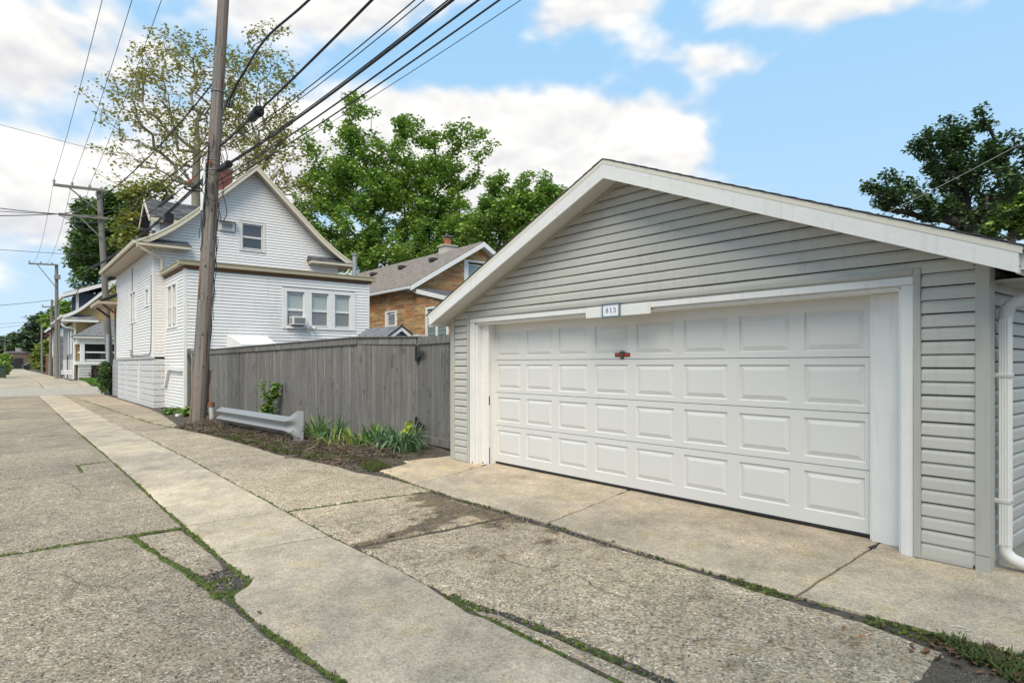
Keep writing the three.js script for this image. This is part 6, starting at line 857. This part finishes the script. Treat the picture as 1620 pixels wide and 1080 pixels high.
  // tree beyond the garage
  makeTree('dark green tree with thick bare limbs beyond garage roof', { base: [45.45, 2.11, -12.15], top: [45.1, 11.99, -12.44], trunk: 0.5, seed: 31, n: 260, leaves: 58, size: 0.24, spread: 0.5, mats: M.leafB, bark: M.barkDark, edge: 0.4, blobs: [b([43.97, 15.6, -13.34], 1.2, 0.7, 1), b([46.04, 16.17, -11.67], 1.1, 0.8, 1), b([43.68, 14.65, -13.58], 1.6, 0.9, 1.4), b([44.86, 14.08, -12.63], 2.2, 1.4, 1.8), b([44.27, 12.56, -13.11], 1.8, 1.0, 1.6), b([41.46, 11.99, -15.37], 1.5, 1.0, 1.3), b([42.2, 11.23, -14.78], 1.6, 0.8, 1.3), b([47.23, 14.46, -10.72], 1.6, 1.1, 1.4), b([46.63, 12.37, -11.2], 1.6, 1.2, 1.4), b([43.68, 10.85, -13.58], 2.0, 0.7, 1.5), b([45.3, 10.85, -12.27], 1.2, 1.4, 1.2)] });
  makeTree('small green tree behind the dark tree at garage corner', { base: [54.68, 2.2, -12.41], top: [54.68, 11.44, -12.41], trunk: 0.25, seed: 33, n: 120, leaves: 70, size: 0.32, spread: 0.6, mats: M.leafA.concat(M.leafB), blobs: [b([54.68, 12.1, -12.41], 1.8, 1.5, 1.6), b([53.31, 11, -13.52], 1.6, 1.0, 1.4), b([56.05, 12.32, -11.31], 2, 2.2, 1.8)] });
  // far trees at the end of the alley
  for (const [px, py, D, rx, ry, s, lab, mm] of [[25, 545, 240, 9, 7.5, 41, 'pale far tree over the low brick building', 0], [52, 543, 210, 8, 8, 42, 'dark far tree beside the yellow brick building', 0], [70, 520, 200, 7, 6, 43, 'far tree rising behind yellow brick building', 0], [-15, 550, 230, 9, 6, 44, 'far tree at the left end of the alley', 0]]) { const d = [(px - 810) / 1000, (576 - py) / 1000], yaw = Math.atan(0.807), S = Math.sin(yaw), C = Math.cos(yaw), c = [D * (S + d[0] * C), 1.5 + D * d[1], D * (-C + d[0] * S)]; makeTree(lab, { base: [c[0], 0.2, c[2]], top: c, trunk: 0.4, seed: s, n: 150, leaves: 40, size: 1.0, spread: 1.3, mats: M.leafD.concat(M.leafB), group: 'far trees', name: 'distant_tree', blobs: [[...c, rx * 0.8, ry * 0.8, rx * 0.8, 1], [c[0] + rx * 0.5, c[1] - 2, c[2], rx * 0.5, ry * 0.6, rx * 0.5, 1], [c[0] - rx * 0.5, c[1] - 2.5, c[2], rx * 0.5, ry * 0.6, rx * 0.5, 1], [c[0], c[1] - ry * 0.9, c[2], rx, ry * 0.5, rx, 0.8]] }); }
  makeTree('bright yellow green tree by the slim brown pole', { base: [5.47, 0.03, -130.51], top: [5.31, 3.71, -130.64], trunk: 0.15, seed: 51, n: 110, leaves: 45, size: 0.5, spread: 0.6, mats: M.leafY, name: 'young_tree', blobs: [b([5.31, 3.18, -130.64], 1.5, 1.4, 1.4), b([4.66, 2.34, -131.17], 0.9, 1.3, 1), b([5.64, 4.75, -130.38], 1.0, 0.9, 1), b([5.96, 2.13, -130.11], 1.0, 1.4, 1), b([4.78, 1.29, -129.79], 0.9, 0.7, 0.9)] });
  makeTree('slender green tree between poles and yellow gabled house', { base: [6.04, 0.38, -97.93], top: [5.98, 7.18, -97.98], trunk: 0.18, seed: 53, n: 120, leaves: 26, size: 0.5, spread: 0.7, mats: M.leafA, name: 'young_tree', blobs: [b([6.23, 7.58, -97.78], 1.4, 1.3, 1.3), b([5.42, 7.18, -98.43], 1.4, 1.0, 1.2), b([5.85, 9.18, -98.08], 0.8, 0.9, 0.8, 0.6), b([6.66, 6.78, -97.42], 1.0, 0.8, 1)] });
}
// shrubs
function shrub(name, label, base, blobs, o) { return makeTree(label, { base, top: [blobs[0][0], blobs[0][1], blobs[0][2]], trunk: 0.03, blobs, name, spread: 0.14, size: 0.09, twig: 0.006, ...o }); }
shrub('arborvitae_shrub', 'dark green arborvitae at far corner of white house', [3.95, 0, -36.6], [[3.95, 0.75, -36.6, 0.34, 0.75, 0.34, 1], [3.95, 1.25, -36.6, 0.26, 0.45, 0.26, 1]], { n: 220, leaves: 34, mats: M.leafB.concat(M.leafA.slice(1, 2)), seed: 61 });
shrub('redleaf_shrub', 'purple leaved shrub before the yellow house porch', [6.6, 0.25, -61], [[6.4, 0.9, -61, 0.9, 0.6, 0.6, 1], [7.3, 1.0, -61, 0.9, 0.7, 0.6, 1]], { n: 120, leaves: 30, size: 0.16, spread: 0.25, mats: [[0.055, 0.02, 0.025], [0.08, 0.035, 0.03], [0.05, 0.045, 0.02]].map(leafMat), seed: 63 });
shrub('hedge_shrub', 'bright green hedge clump at left edge of alley', [0.0, 0.25, -76], [[-0.1, 1.2, -76, 0.7, 0.8, 1.4, 1], [0.2, 2.0, -77, 0.5, 0.5, 0.8, 1]], { n: 160, leaves: 34, size: 0.2, spread: 0.25, mats: M.leafA, seed: 65 });


// ---------------------------------------------------------------- unseen house added across the alley, behind the camera, to shade the near end of the garage
{
  const H = thing('added_shade_house', 'added unseen brown brick house with grey gable roof across the alley behind the camera', 'house'), x0 = -10.5, x1 = -2.4, z0 = 4.2, z1 = 15, w = mat([0.26, 0.15, 0.1], 0.9, { bumpMap: tile(T.rough, 0.5), bumpScale: 0.01 });
  part('wall', bx(x0, x1, -0.05, 6.2, z0, z1), w, H);
  for (const s of [z0 - 0.01, z1 + 0.01]) part('gable', faces([[[x0, 6.2, s], [x1, 6.2, s], [(x0 + x1) / 2, 9.3, s]]]), w, H);
  const xc = (x0 + x1) / 2; for (const s of [-1, 1]) part('roof', plate([[xc, 9.4, z0 - 0.4], [xc + s * 4.5, 6.0, z0 - 0.4], [xc + s * 4.5, 6.0, z1 + 0.4], [xc, 9.4, z1 + 0.4]], [s * 0.7, 1, 0], 0.12), M.roofGrey, H);
  for (const z of [6, 9.5, 12.6]) for (const y of [1.2, 4]) { const f = part('window', bx(x1, x1 + 0.05, y, y + 1.4, z, z + 1, 0.01), M.white, H); part('pane', bx(x1 + 0.05, x1 + 0.055, y + 0.1, y + 1.3, z + 0.1, z + 0.9), mat([0.04, 0.045, 0.05], 0.1), f); }
}

makeTree('added unseen shade tree across the alley behind the camera', { base: [-1.9, 0, 6.8], top: [-3.4, 13, 6.6], trunk: 0.35, seed: 81, n: 90, leaves: 42, size: 0.28, spread: 0.7, mats: M.leafE, blobs: [[-3.4, 13, 6.6, 3.4, 3, 3.2, 1], [-2, 10.6, 7.4, 2.4, 2.2, 2.6, 1], [-4.8, 14.6, 6, 2.6, 2, 2.4, 1], [-3.4, 10, 8.6, 2.8, 2, 2.6, 1]] });  // tree added out of view to block sun from the near garage end


// ---------------------------------------------------------------- plants, moss, litter
const groundAt = (x, z) => { const l = SE(z) - 0.06; return -0.012 + 0.1 * sstep(0, 1.1, x - l) * sstep(-8.2, -9.3, z) + 0.05 * (fbm(x * 3.5, z * 3.5, 4, 4) - 0.4) * sstep(0, 0.25, x - l); };
function scatter(name, label, category, geo, m, list, tints) {        // countless small things: one object
  const im = new THREE.InstancedMesh(geo, m, list.length), o = new THREE.Object3D(), c = new THREE.Color();
  list.forEach(([x, y, z, rx, ry, rz, sx, sy, sz], i) => { o.position.set(x, y, z); o.rotation.set(rx, ry, rz); o.scale.set(sx, sy, sz); o.updateMatrix(); im.setMatrixAt(i, o.matrix); if (tints) { const t = tints[Math.floor(hash3(i, 3, 9) * tints.length)], k = 0.75 + 0.5 * hash3(i, 8, 1); im.setColorAt(i, c.setRGB(t[0] * k, t[1] * k, t[2] * k)); } });
  im.name = numbered(name); im.userData.kind = 'stuff'; tag(im, label, category); shade(im); scene.add(im); return im;
}
function tuftGeo(n, h, w, seed, lean = 0.6) { const R = rng(seed), L = []; for (let k = 0; k < n; k++) { const a = R() * 6.28, l = lean * R() * h, x = (R() - 0.5) * w * 2, z = (R() - 0.5) * w * 2, hh = h * (0.5 + 0.5 * R()), b = w * 0.3, cx = Math.cos(a), cz = Math.sin(a); L.push([[x - cz * b, 0, z + cx * b], [x + cz * b, 0, z - cx * b], [x + cx * l, hh, z + cz * l]]); } return faces(L); }
const plain = new THREE.MeshStandardMaterial({ color: 0xffffff, roughness: 0.9, side: THREE.DoubleSide });
{
  const R = rng(77), moss = [], weeds = [], grass = [];
  const at = (f, z0, z1, per, wid, ht, dens = 1, y = -0.012) => { const L = Math.abs(z1 - z0), n = Math.round(L * per * 0.8); for (let k = 0; k < n; k++) { const z = mix(z0, z1, R()), q = fbm(z * 2.2, z0, 6, 3); if (R() > sstep(0.36, 0.62, q) * dens * 1.4 + 0.12 * dens) continue; const x = f(z) + (R() - 0.5) * wid * (0.6 + 0.8 * q), s = 0.5 + R(); moss.push([x, y, z, 0, R() * 6, 0, 0.012 * s, 0.01 * s, 0.012 * s]); if (R() < ht * 0.45) weeds.push([x, y, z, 0, R() * 6, 0, 0.6 + 0.7 * R(), 0.35 + 0.6 * R(), 0.6 + 0.7 * R()]); } };
  const cross = (x0, x1, zf, per, wid, ht, dens = 1) => { const n = Math.round(Math.abs(x1 - x0) * per); for (let k = 0; k < n; k++) { const x = mix(x0, x1, R()), q = fbm(x * 3, zf(x), 5, 3); if (R() > sstep(0.36, 0.6, q) * dens * 1.4 + 0.1 * dens) continue; const z = zf(x) + (R() - 0.5) * wid, s = 0.5 + R(); moss.push([x, -0.012, z, 0, R() * 6, 0, 0.016 * s, 0.011 * s, 0.016 * s]); if (R() < ht * 0.45) weeds.push([x, -0.012, z, 0, R() * 6, 0, 0.6 + 0.7 * R(), 0.35 + 0.6 * R(), 0.6 + 0.7 * R()]); } };
  at(JL, -2.6, -7, 420, 0.03, 0.35, 1); at(JL, -7, -16.5, 230, 0.034, 0.2, 0.9); at(JL, -16.5, -24, 90, 0.04, 0.2, 0.7); at(CR, -4.35, -6.44, 620, 0.05, 0.3, 1.3); at(z => 1.16 + (R() - 0.5) * 0.2, -4.35, -4.75, 900, 0.05, 0.4, 0.8); at(z => 1.14, -4.3, -4.5, 500, 0.08, 0.4, 1);
  at(JR, -1.9, -3.3, 420, 0.022, 0.4, 1); at(JR, -5, -16, 110, 0.024, 0.15, 0.7); at(KR, -1.2, -3.3, 330, 0.05, 0.3, 0.55); at(z => 2.27, -3.1, -3.5, 500, 0.09, 0.4, 0.9);
  at(J3, -16.6, -20, 330, 0.11, 0.5, 1.1); at(J3, -20, -32, 110, 0.1, 0.5, 1.1); at(AE, -0.7, -8, 200, 0.045, 0.4, 0.4, -0.008); at(z => AE(z) - 0.06, -0.7, -2.4, 200, 0.12, 0.6, 0.6, -0.008);
  cross(0, 0.87, x => -6.42, 300, 0.025, 0.2, 0.8); cross(0.87, 1.3, x => -6.44, 520, 0.03, 0.3, 1.2); cross(2.26, 3.85, x => -6.46 + 0.03 * Math.sin(x * 4), 420, 0.03, 0.3, 1.1); cross(-0.05, 0.86, x => -10.55, 190, 0.03, 0.2, 0.9); cross(0.9, 1.31, x => -11.45, 260, 0.03, 0.2, 1); at(z => 0.87, -10.55, -11.45, 200, 0.03, 0.2, 1.1); cross(-0.05, 0.25, x => -9.7, 260, 0.05, 0.4, 1.2); cross(0, 1.3, x => -16.4, 110, 0.03, 0.2, 0.8); cross(2.3, 3.4, x => -10.8, 90, 0.03, 0.2, 0.6);
  at(z => 1.1 - 0.3 * Math.sin((z + 17.3) * 0.9 + 1.2), -17.4, -20.2, 170, 0.06, 0.3, 1.1);
  scatter('joint_moss', 'green moss growing along pavement joints and cracks', 'moss', new THREE.IcosahedronGeometry(1, 0), plain, moss, [[0.085, 0.125, 0.02], [0.06, 0.1, 0.018], [0.12, 0.15, 0.025], [0.07, 0.075, 0.025]]);
  scatter('joint_weeds', 'tiny weeds and grass blades in the pavement joints', 'weeds', tuftGeo(7, 0.035, 0.014, 3), plain, weeds, [[0.085, 0.13, 0.022], [0.065, 0.105, 0.02], [0.11, 0.14, 0.03], [0.1, 0.085, 0.04]]);
  // grass at the apron's near corner, by the fence foot, and on the lawn
  for (let k = 0; k < 900; k++) { const z = mix(-1.25, 0.6, Math.pow(R(), 0.8)), w = sstep(-1.3, -0.7, z), x = 4.02 + (R() - 0.62) * 0.42 * (0.25 + w); if (x > AE(z) - 0.01) continue; grass.push([x, -0.012, z, 0, R() * 6, 0, 1 + R(), 0.45 + 0.6 * R(), 1 + R()]); }
  for (let k = 0; k < 150; k++) { const z = mix(-8.1, -8.75, R()), x = 4.0 + 0.25 * R() + (R() < 0.5 ? 0.12 : 0); grass.push([x - 0.15 * (z + 8.1), 0, z, 0, R() * 6, 0, 1, 0.9 + R(), 1]); }
  for (let k = 0; k < 1500; k++) { const z = mix(-9, -16.8, R()), x = SE(z) + 0.05 + 0.5 * R(); if (fbm(x * 2, z * 1.4, 8, 3) < 0.47) continue; grass.push([x, groundAt(x, z), z, 0, R() * 6, 0, 1, 1 + R(), 1]); }
  for (let k = 0; k < 120; k++) { const a = [3.88, -11.14], q = [2.8, -13.29]; grass.push([a[0] + (R() - 0.5) * 0.4, 0.0, a[1] + (R() - 0.5) * 0.35, 0, R() * 6, 0, 1, 1 + R(), 1]); }
  scatter('wild_grass', 'short wild grass at the pavement edges', 'grass', tuftGeo(8, 0.06, 0.02, 5, 0.8), plain, grass, [[0.075, 0.12, 0.022], [0.055, 0.095, 0.018], [0.1, 0.13, 0.03], [0.1, 0.08, 0.04]]);
  const lawn = []; for (let k = 0; k < 5000; k++) { const z = mix(-50.1, -61, R()), x = 4.75 + 6 * R(); lawn.push([x, mix(0.12, 0.33, (-50 - z) / 11.5), z, 0, R() * 6, 0, 2.2, 1.6 + R(), 2.2]); } scatter('lawn_grass', 'mown green lawn in front of yellow gabled house', 'grass', tuftGeo(8, 0.06, 0.03, 6, 0.8), plain, lawn, [[0.11, 0.25, 0.025], [0.09, 0.2, 0.02]]);
  // gravel and grit in the broken places
  const grit = []; const gr = (x, z, s, y = -0.012) => grit.push([x, y + s * 0.2, z, R() * 6, R() * 6, R() * 6, s * (0.6 + R() * 0.8), s * (0.4 + 0.5 * R()), s * (0.6 + R() * 0.8)]);
  for (let k = 0; k < 9000; k++) { const x = mix(2.24, 3.98, R()), z = mix(-3.4, -6.5, R()), sn = silt(x, z); if (R() < sn * 0.6 + 0.01) gr(x, z, 0.002 + 0.007 * R() * R() * R(), 0.003); }
  for (let k = 0; k < 500; k++) { const z = mix(-1.2, -3.4, R()); gr(KR(z) + (R() - 0.5) * 0.05, z, 0.004 + 0.008 * R(), -0.014); } for (let k = 0; k < 1800; k++) gr(mix(3.3, 4.1, R()), mix(-1.15, 0.8, R()), 0.003 + 0.01 * R() * R() * R(), -0.012); for (let k = 0; k < 260; k++) gr(mix(1.1, 1.33, R()), mix(-4.3, -4.95, R()), 0.004 + 0.008 * R(), -0.016); for (let k = 0; k < 600; k++) { const z = mix(-3, -8, R()); gr(AE(z) - 0.02 - 0.1 * R() * R(), z, 0.003 + 0.006 * R(), -0.008); }
  scatter('loose_gravel', 'loose grit and gravel in broken pavement', 'gravel', new THREE.IcosahedronGeometry(1, 0), plain, grit, [[0.1, 0.09, 0.08], [0.22, 0.2, 0.17], [0.05, 0.047, 0.043], [0.3, 0.28, 0.25], [0.08, 0.07, 0.06]]);
  // dead leaves and twigs
  const leafG = faces([[[-0.5, 0, 0], [0, 0.12, -0.32], [0, -0.04, 0]], [[0, 0.12, -0.32], [0.55, 0.08, 0], [0, -0.04, 0]], [[0.55, 0.08, 0], [0, 0.14, 0.32], [0, -0.04, 0]], [[0, 0.14, 0.32], [-0.5, 0, 0], [0, -0.04, 0]]]), dl = [], tw = [];
  for (let k = 0; k < 1700; k++) { const z = mix(-8.4, -17, R()), x = SE(z) + 0.02 + Math.pow(R(), 1.3) * 1.1, s = 0.025 + 0.045 * R(); dl.push([x, groundAt(x, z) + 0.012, z, (R() - 0.5) * 1.2, R() * 6, (R() - 0.5) * 1.2, s, s, s]); }
  for (let k = 0; k < 150; k++) { const z = mix(-0.3, -1.3, R()), x = 3.7 + 0.4 * R(); const s = 0.03 + 0.04 * R(); dl.push([x, 0.0, z, (R() - 0.5), R() * 6, (R() - 0.5), s, s, s]); }
  for (const [px, pz, s] of [[3.93, -1.5, 0.05], [3.7, -1.6, 0.04], [3.98, -2.4, 0.05], [2.62, -4.93, 0.08], [4.15, -8.15, 0.09], [4.9, -6.6, 0.04], [1.17, -4.9, 0.05], [1.2, -3.9, 0.04], [1.0, -5.7, 0.06], [4.0, -3.6, 0.05], [3.95, -1.9, 0.05], [4.2, -7.9, 0.05]]) dl.push([px, 0.012, pz, 0.2, R() * 6, 0.1, s, s, s]);
  scatter('leaf_litter', 'brown dead leaves strewn on soil and pavement edge', 'leaves', leafG, plain, dl, [[0.14, 0.075, 0.04], [0.2, 0.1, 0.045], [0.09, 0.055, 0.035], [0.27, 0.13, 0.06], [0.11, 0.08, 0.06]]);
  for (let k = 0; k < 2300; k++) { const z = mix(-8.8, -16.8, R()), x = SE(z) + 0.15 + Math.pow(R(), 1.1) * 0.9, s = 0.12 + 0.3 * R() * R(); tw.push([x, groundAt(x, z) + 0.015 + 0.09 * R() * sstep(0.1, 0.5, x - SE(z)), z, (R() - 0.5) * 0.7, R() * 6, (R() - 0.5) * 0.7, s, s, s]); }
  scatter('fallen_twigs', 'dry stems and twigs heaped along the fence foot', 'twigs', tube([[-0.5, 0, 0], [-0.1, 0.06, 0.04], [0.25, 0.02, -0.03], [0.5, 0.07, 0.05]], 0.018, 5, 4), plain, tw, [[0.13, 0.09, 0.06], [0.19, 0.14, 0.1], [0.08, 0.055, 0.04], [0.25, 0.2, 0.15]]);
}
// strap-leaved plants: every leaf a mesh of its own
function strap(L, w, arch, tipDrop) { const n = 7, pos = [], L2 = []; for (let k = 0; k <= n; k++) { const t = k / n, x = L * arch * t * t * 0.9 + L * 0.1 * t, y = L * (t * (1 - tipDrop * t * t)), ww = w * Math.pow(Math.sin(Math.PI * mix(0.12, 1, t)), 0.6) * (t > 0.98 ? 0.1 : 1); pos.push([[x, y, -ww], [x + ww * 0.4, y - ww * 0.35, 0], [x, y, ww]]); } for (let k = 0; k < n; k++) for (const j of [0, 1]) L2.push([pos[k][j], pos[k][j + 1], pos[k + 1][j + 1], pos[k + 1][j]]); return faces(L2); }
const straps = [[1, 0.026, 0.45, 0.25], [1, 0.028, 0.7, 0.55], [1, 0.026, 0.9, 0.72], [1, 0.03, 0.3, 0.1], [1, 0.028, 0.8, 0.95]].map(a => strap(...a));
function strapPlant(label, x, z, n, len, rad, mats, o = {}) {
  const t = thing('strap_leaf_plant', label, 'plant', 'plants along the fence foot', [x, groundAt(x, z), z]), R = rng(Math.round(x * 100 - z * 37)), { up = 0.5, wide = 1 } = o;
  for (let k = 0; k < n; k++) { const a = R() * 6.28, r = rad * Math.sqrt(R()), m = part('leaf', straps[R() < up ? (R() < 0.5 ? 0 : 3) : 1 + Math.floor(R() * 4) % 4 === 3 ? 4 : 1 + Math.floor(R() * 2)], mats[Math.floor(R() * mats.length)], t), s = len * (0.55 + 0.5 * R()); m.position.set(Math.cos(a) * r, 0, Math.sin(a) * r); m.rotation.set((R() - 0.5) * 0.3, -a + (R() - 0.5) * 1.4, (R() - 0.5) * 0.35); m.scale.set(s, s, s * wide * (0.8 + 0.4 * R())); }
  return t;
}
const blueG = [[0.11, 0.21, 0.09], [0.16, 0.28, 0.12], [0.085, 0.17, 0.07]].map(leafMat), midG = [[0.14, 0.27, 0.045], [0.1, 0.21, 0.035], [0.2, 0.32, 0.06]].map(leafMat), yelG = [[0.32, 0.36, 0.06], [0.22, 0.3, 0.05], [0.4, 0.36, 0.12]].map(leafMat);
{
  const at = (px, py) => 0;
  strapPlant('blue green strap plant left of the iris clumps at fence', 4.66, -10.95, 85, 0.55, 0.24, blueG.concat(midG), { up: 0.55 }); strapPlant('taller strap plant next to guard rail end', 4.55, -11.45, 70, 0.55, 0.22, midG, { up: 0.6 });
  strapPlant('yellowing strap plant flopped over leaf litter', 4.5, -10.35, 60, 0.4, 0.24, yelG.concat(midG.slice(0, 1)), { up: 0.2 }); strapPlant('broad leaved young plant with pale curled leaves', 4.72, -9.95, 34, 0.42, 0.2, [...midG, yelG[0]], { up: 0.5, wide: 1.9 });
  strapPlant('stiff upright iris fan in front of fence corner', 4.95, -9.85, 45, 0.52, 0.15, midG, { up: 0.9, wide: 1.2 }); strapPlant('tulip like plant with wide grey green leaves', 4.85, -9.4, 18, 0.42, 0.12, blueG, { up: 0.5, wide: 2.4 });
  strapPlant('large drooping blue green clump beside driveway apron', 5.12, -9.25, 170, 0.56, 0.28, blueG, { up: 0.3 });
  // yellow-green sapling by the gate
  const sapM = [[0.42, 0.5, 0.03], [0.34, 0.45, 0.03], [0.5, 0.55, 0.05]].map(leafMat), s = thing('yellow_sapling', 'bright yellow green sapling by the lower gate hinge', 'plant', 'plants along the fence foot', [5.42, 0.05, -9.5]), R = rng(91), lg = faces([[[0, 0, 0], [0.45, 0.06, -0.36], [1, -0.06, 0]], [[0, 0, 0], [1, -0.06, 0], [0.45, 0.06, 0.36]]]);
  part('stem', tube([[0, 0, 0], [0.01, 0.2, 0.01], [-0.01, 0.5, 0]], 0.008, 8, 5), M.leafY[1], s); for (let k = 0; k < 34; k++) { const f = Math.pow(R(), 0.7), m = part('leaf', lg, sapM[Math.floor(R() * 3)], s), a = R() * 6.28; m.position.set(0.02 * Math.cos(a), 0.06 + 0.44 * f, 0.02 * Math.sin(a)); m.rotation.set((R() - 0.5) * 1.3, a, -0.35 - 0.7 * R(), 'YXZ'); const q = mix(0.19, 0.13, f) * (0.7 + 0.5 * R()); m.scale.set(q, q, q); }
  shrub('climbing_vine', 'leafy green vine climbing the long grey fence', [4.8, 0.33, -15.14], [[...[4.83, 0.48, -15.05], 0.16, 0.22, 0.12, 1], [...[4.88, 0.78, -15.02], 0.2, 0.2, 0.1, 1], [...[4.94, 0.97, -14.97], 0.2, 0.12, 0.1, 0.6], [...[4.73, 1.07, -15.14], 0.06, 0.05, 0.08, 0.3]], { n: 60, leaves: 13, size: 0.075, spread: 0.07, mats: midG.concat(M.leafA), seed: 71, trunk: 0.012, twig: 0.003 });
  shrub('corner_weeds', 'green weeds at foot of white house corner', [4.2, 0, -19.6], [[4.2, 0.16, -19.6, 0.3, 0.14, 0.35, 1], [4.25, 0.28, -19.2, 0.16, 0.14, 0.2, 1]], { n: 50, leaves: 20, size: 0.11, spread: 0.12, mats: midG.concat(M.leafA), seed: 73, trunk: 0.01, twig: 0.004 });
  shrub('low_weeds', 'patch of low weeds before white house extension', [4.0, 0, -21.2], [[4.0, 0.08, -21.2, 0.3, 0.07, 0.5, 1]], { n: 40, leaves: 16, size: 0.08, spread: 0.12, mats: midG, seed: 75, trunk: 0.008, twig: 0.004 });
  const bk = thing('broken_brick', 'broken white and red brick piece by corner weeds', 'brick', undefined, [3.98, 0, -20.2], 0.5); part('white_half', bx(-0.1, 0.02, 0, 0.07, -0.06, 0.06, 0.008), M.white, bk); part('red_half', bx(0.021, 0.14, 0, 0.065, -0.05, 0.05, 0.008), mat([0.3, 0.1, 0.06], 0.9), bk);
  const st = thing('stick', 'short grey stick lying by the soil edge', 'stick', undefined, [3.62, 0.012, -10.1], 0.4); part('wood', tube([[-0.16, 0.01, 0], [0, 0.022, 0.02], [0.17, 0.012, -0.01]], 0.012, 8, 6), M.poleFar, st);
  solo('cigarette_end', tube([[3.66, 0.012, -1.5], [3.677, 0.012, -1.472]], 0.0045, 3, 6), mat([0.5, 0.2, 0.06], 0.8), 'orange cigarette end on rough slab near apron', 'litter');
  solo('bent_wire', tube([[4.18, 0.022, -1.22], [4.205, 0.023, -1.17], [4.19, 0.022, -1.14], [4.155, 0.022, -1.15]], 0.003, 16, 5), M.white, 'small bent white wire on apron near the grass', 'litter');
  const rl = solo('fallen_petal', faces([[[-0.05, 0.03, 0], [0, 0.035, -0.02], [0.05, 0.032, 0], [0, 0.035, 0.02]]]).translate(5.2, 0, -7.35), mat([0.6, 0.06, 0.04], 0.7), 'red scrap lying on apron before left door jamb', 'litter');
}
patch('asphalt_patch', [[3.32, -1.16], [3.9, -1.18], [4.0, -0.9], [4.04, 0.5], [4.05, 3], [3.34, 3]], -0.011, mat([0.36, 0.32, 0.28], 0.95, { map: tile(T.agg, 1.2), bumpMap: tile(T.aggB, 1.2), bumpScale: 0.012 }), 4);



renderer.render(scene, camera);
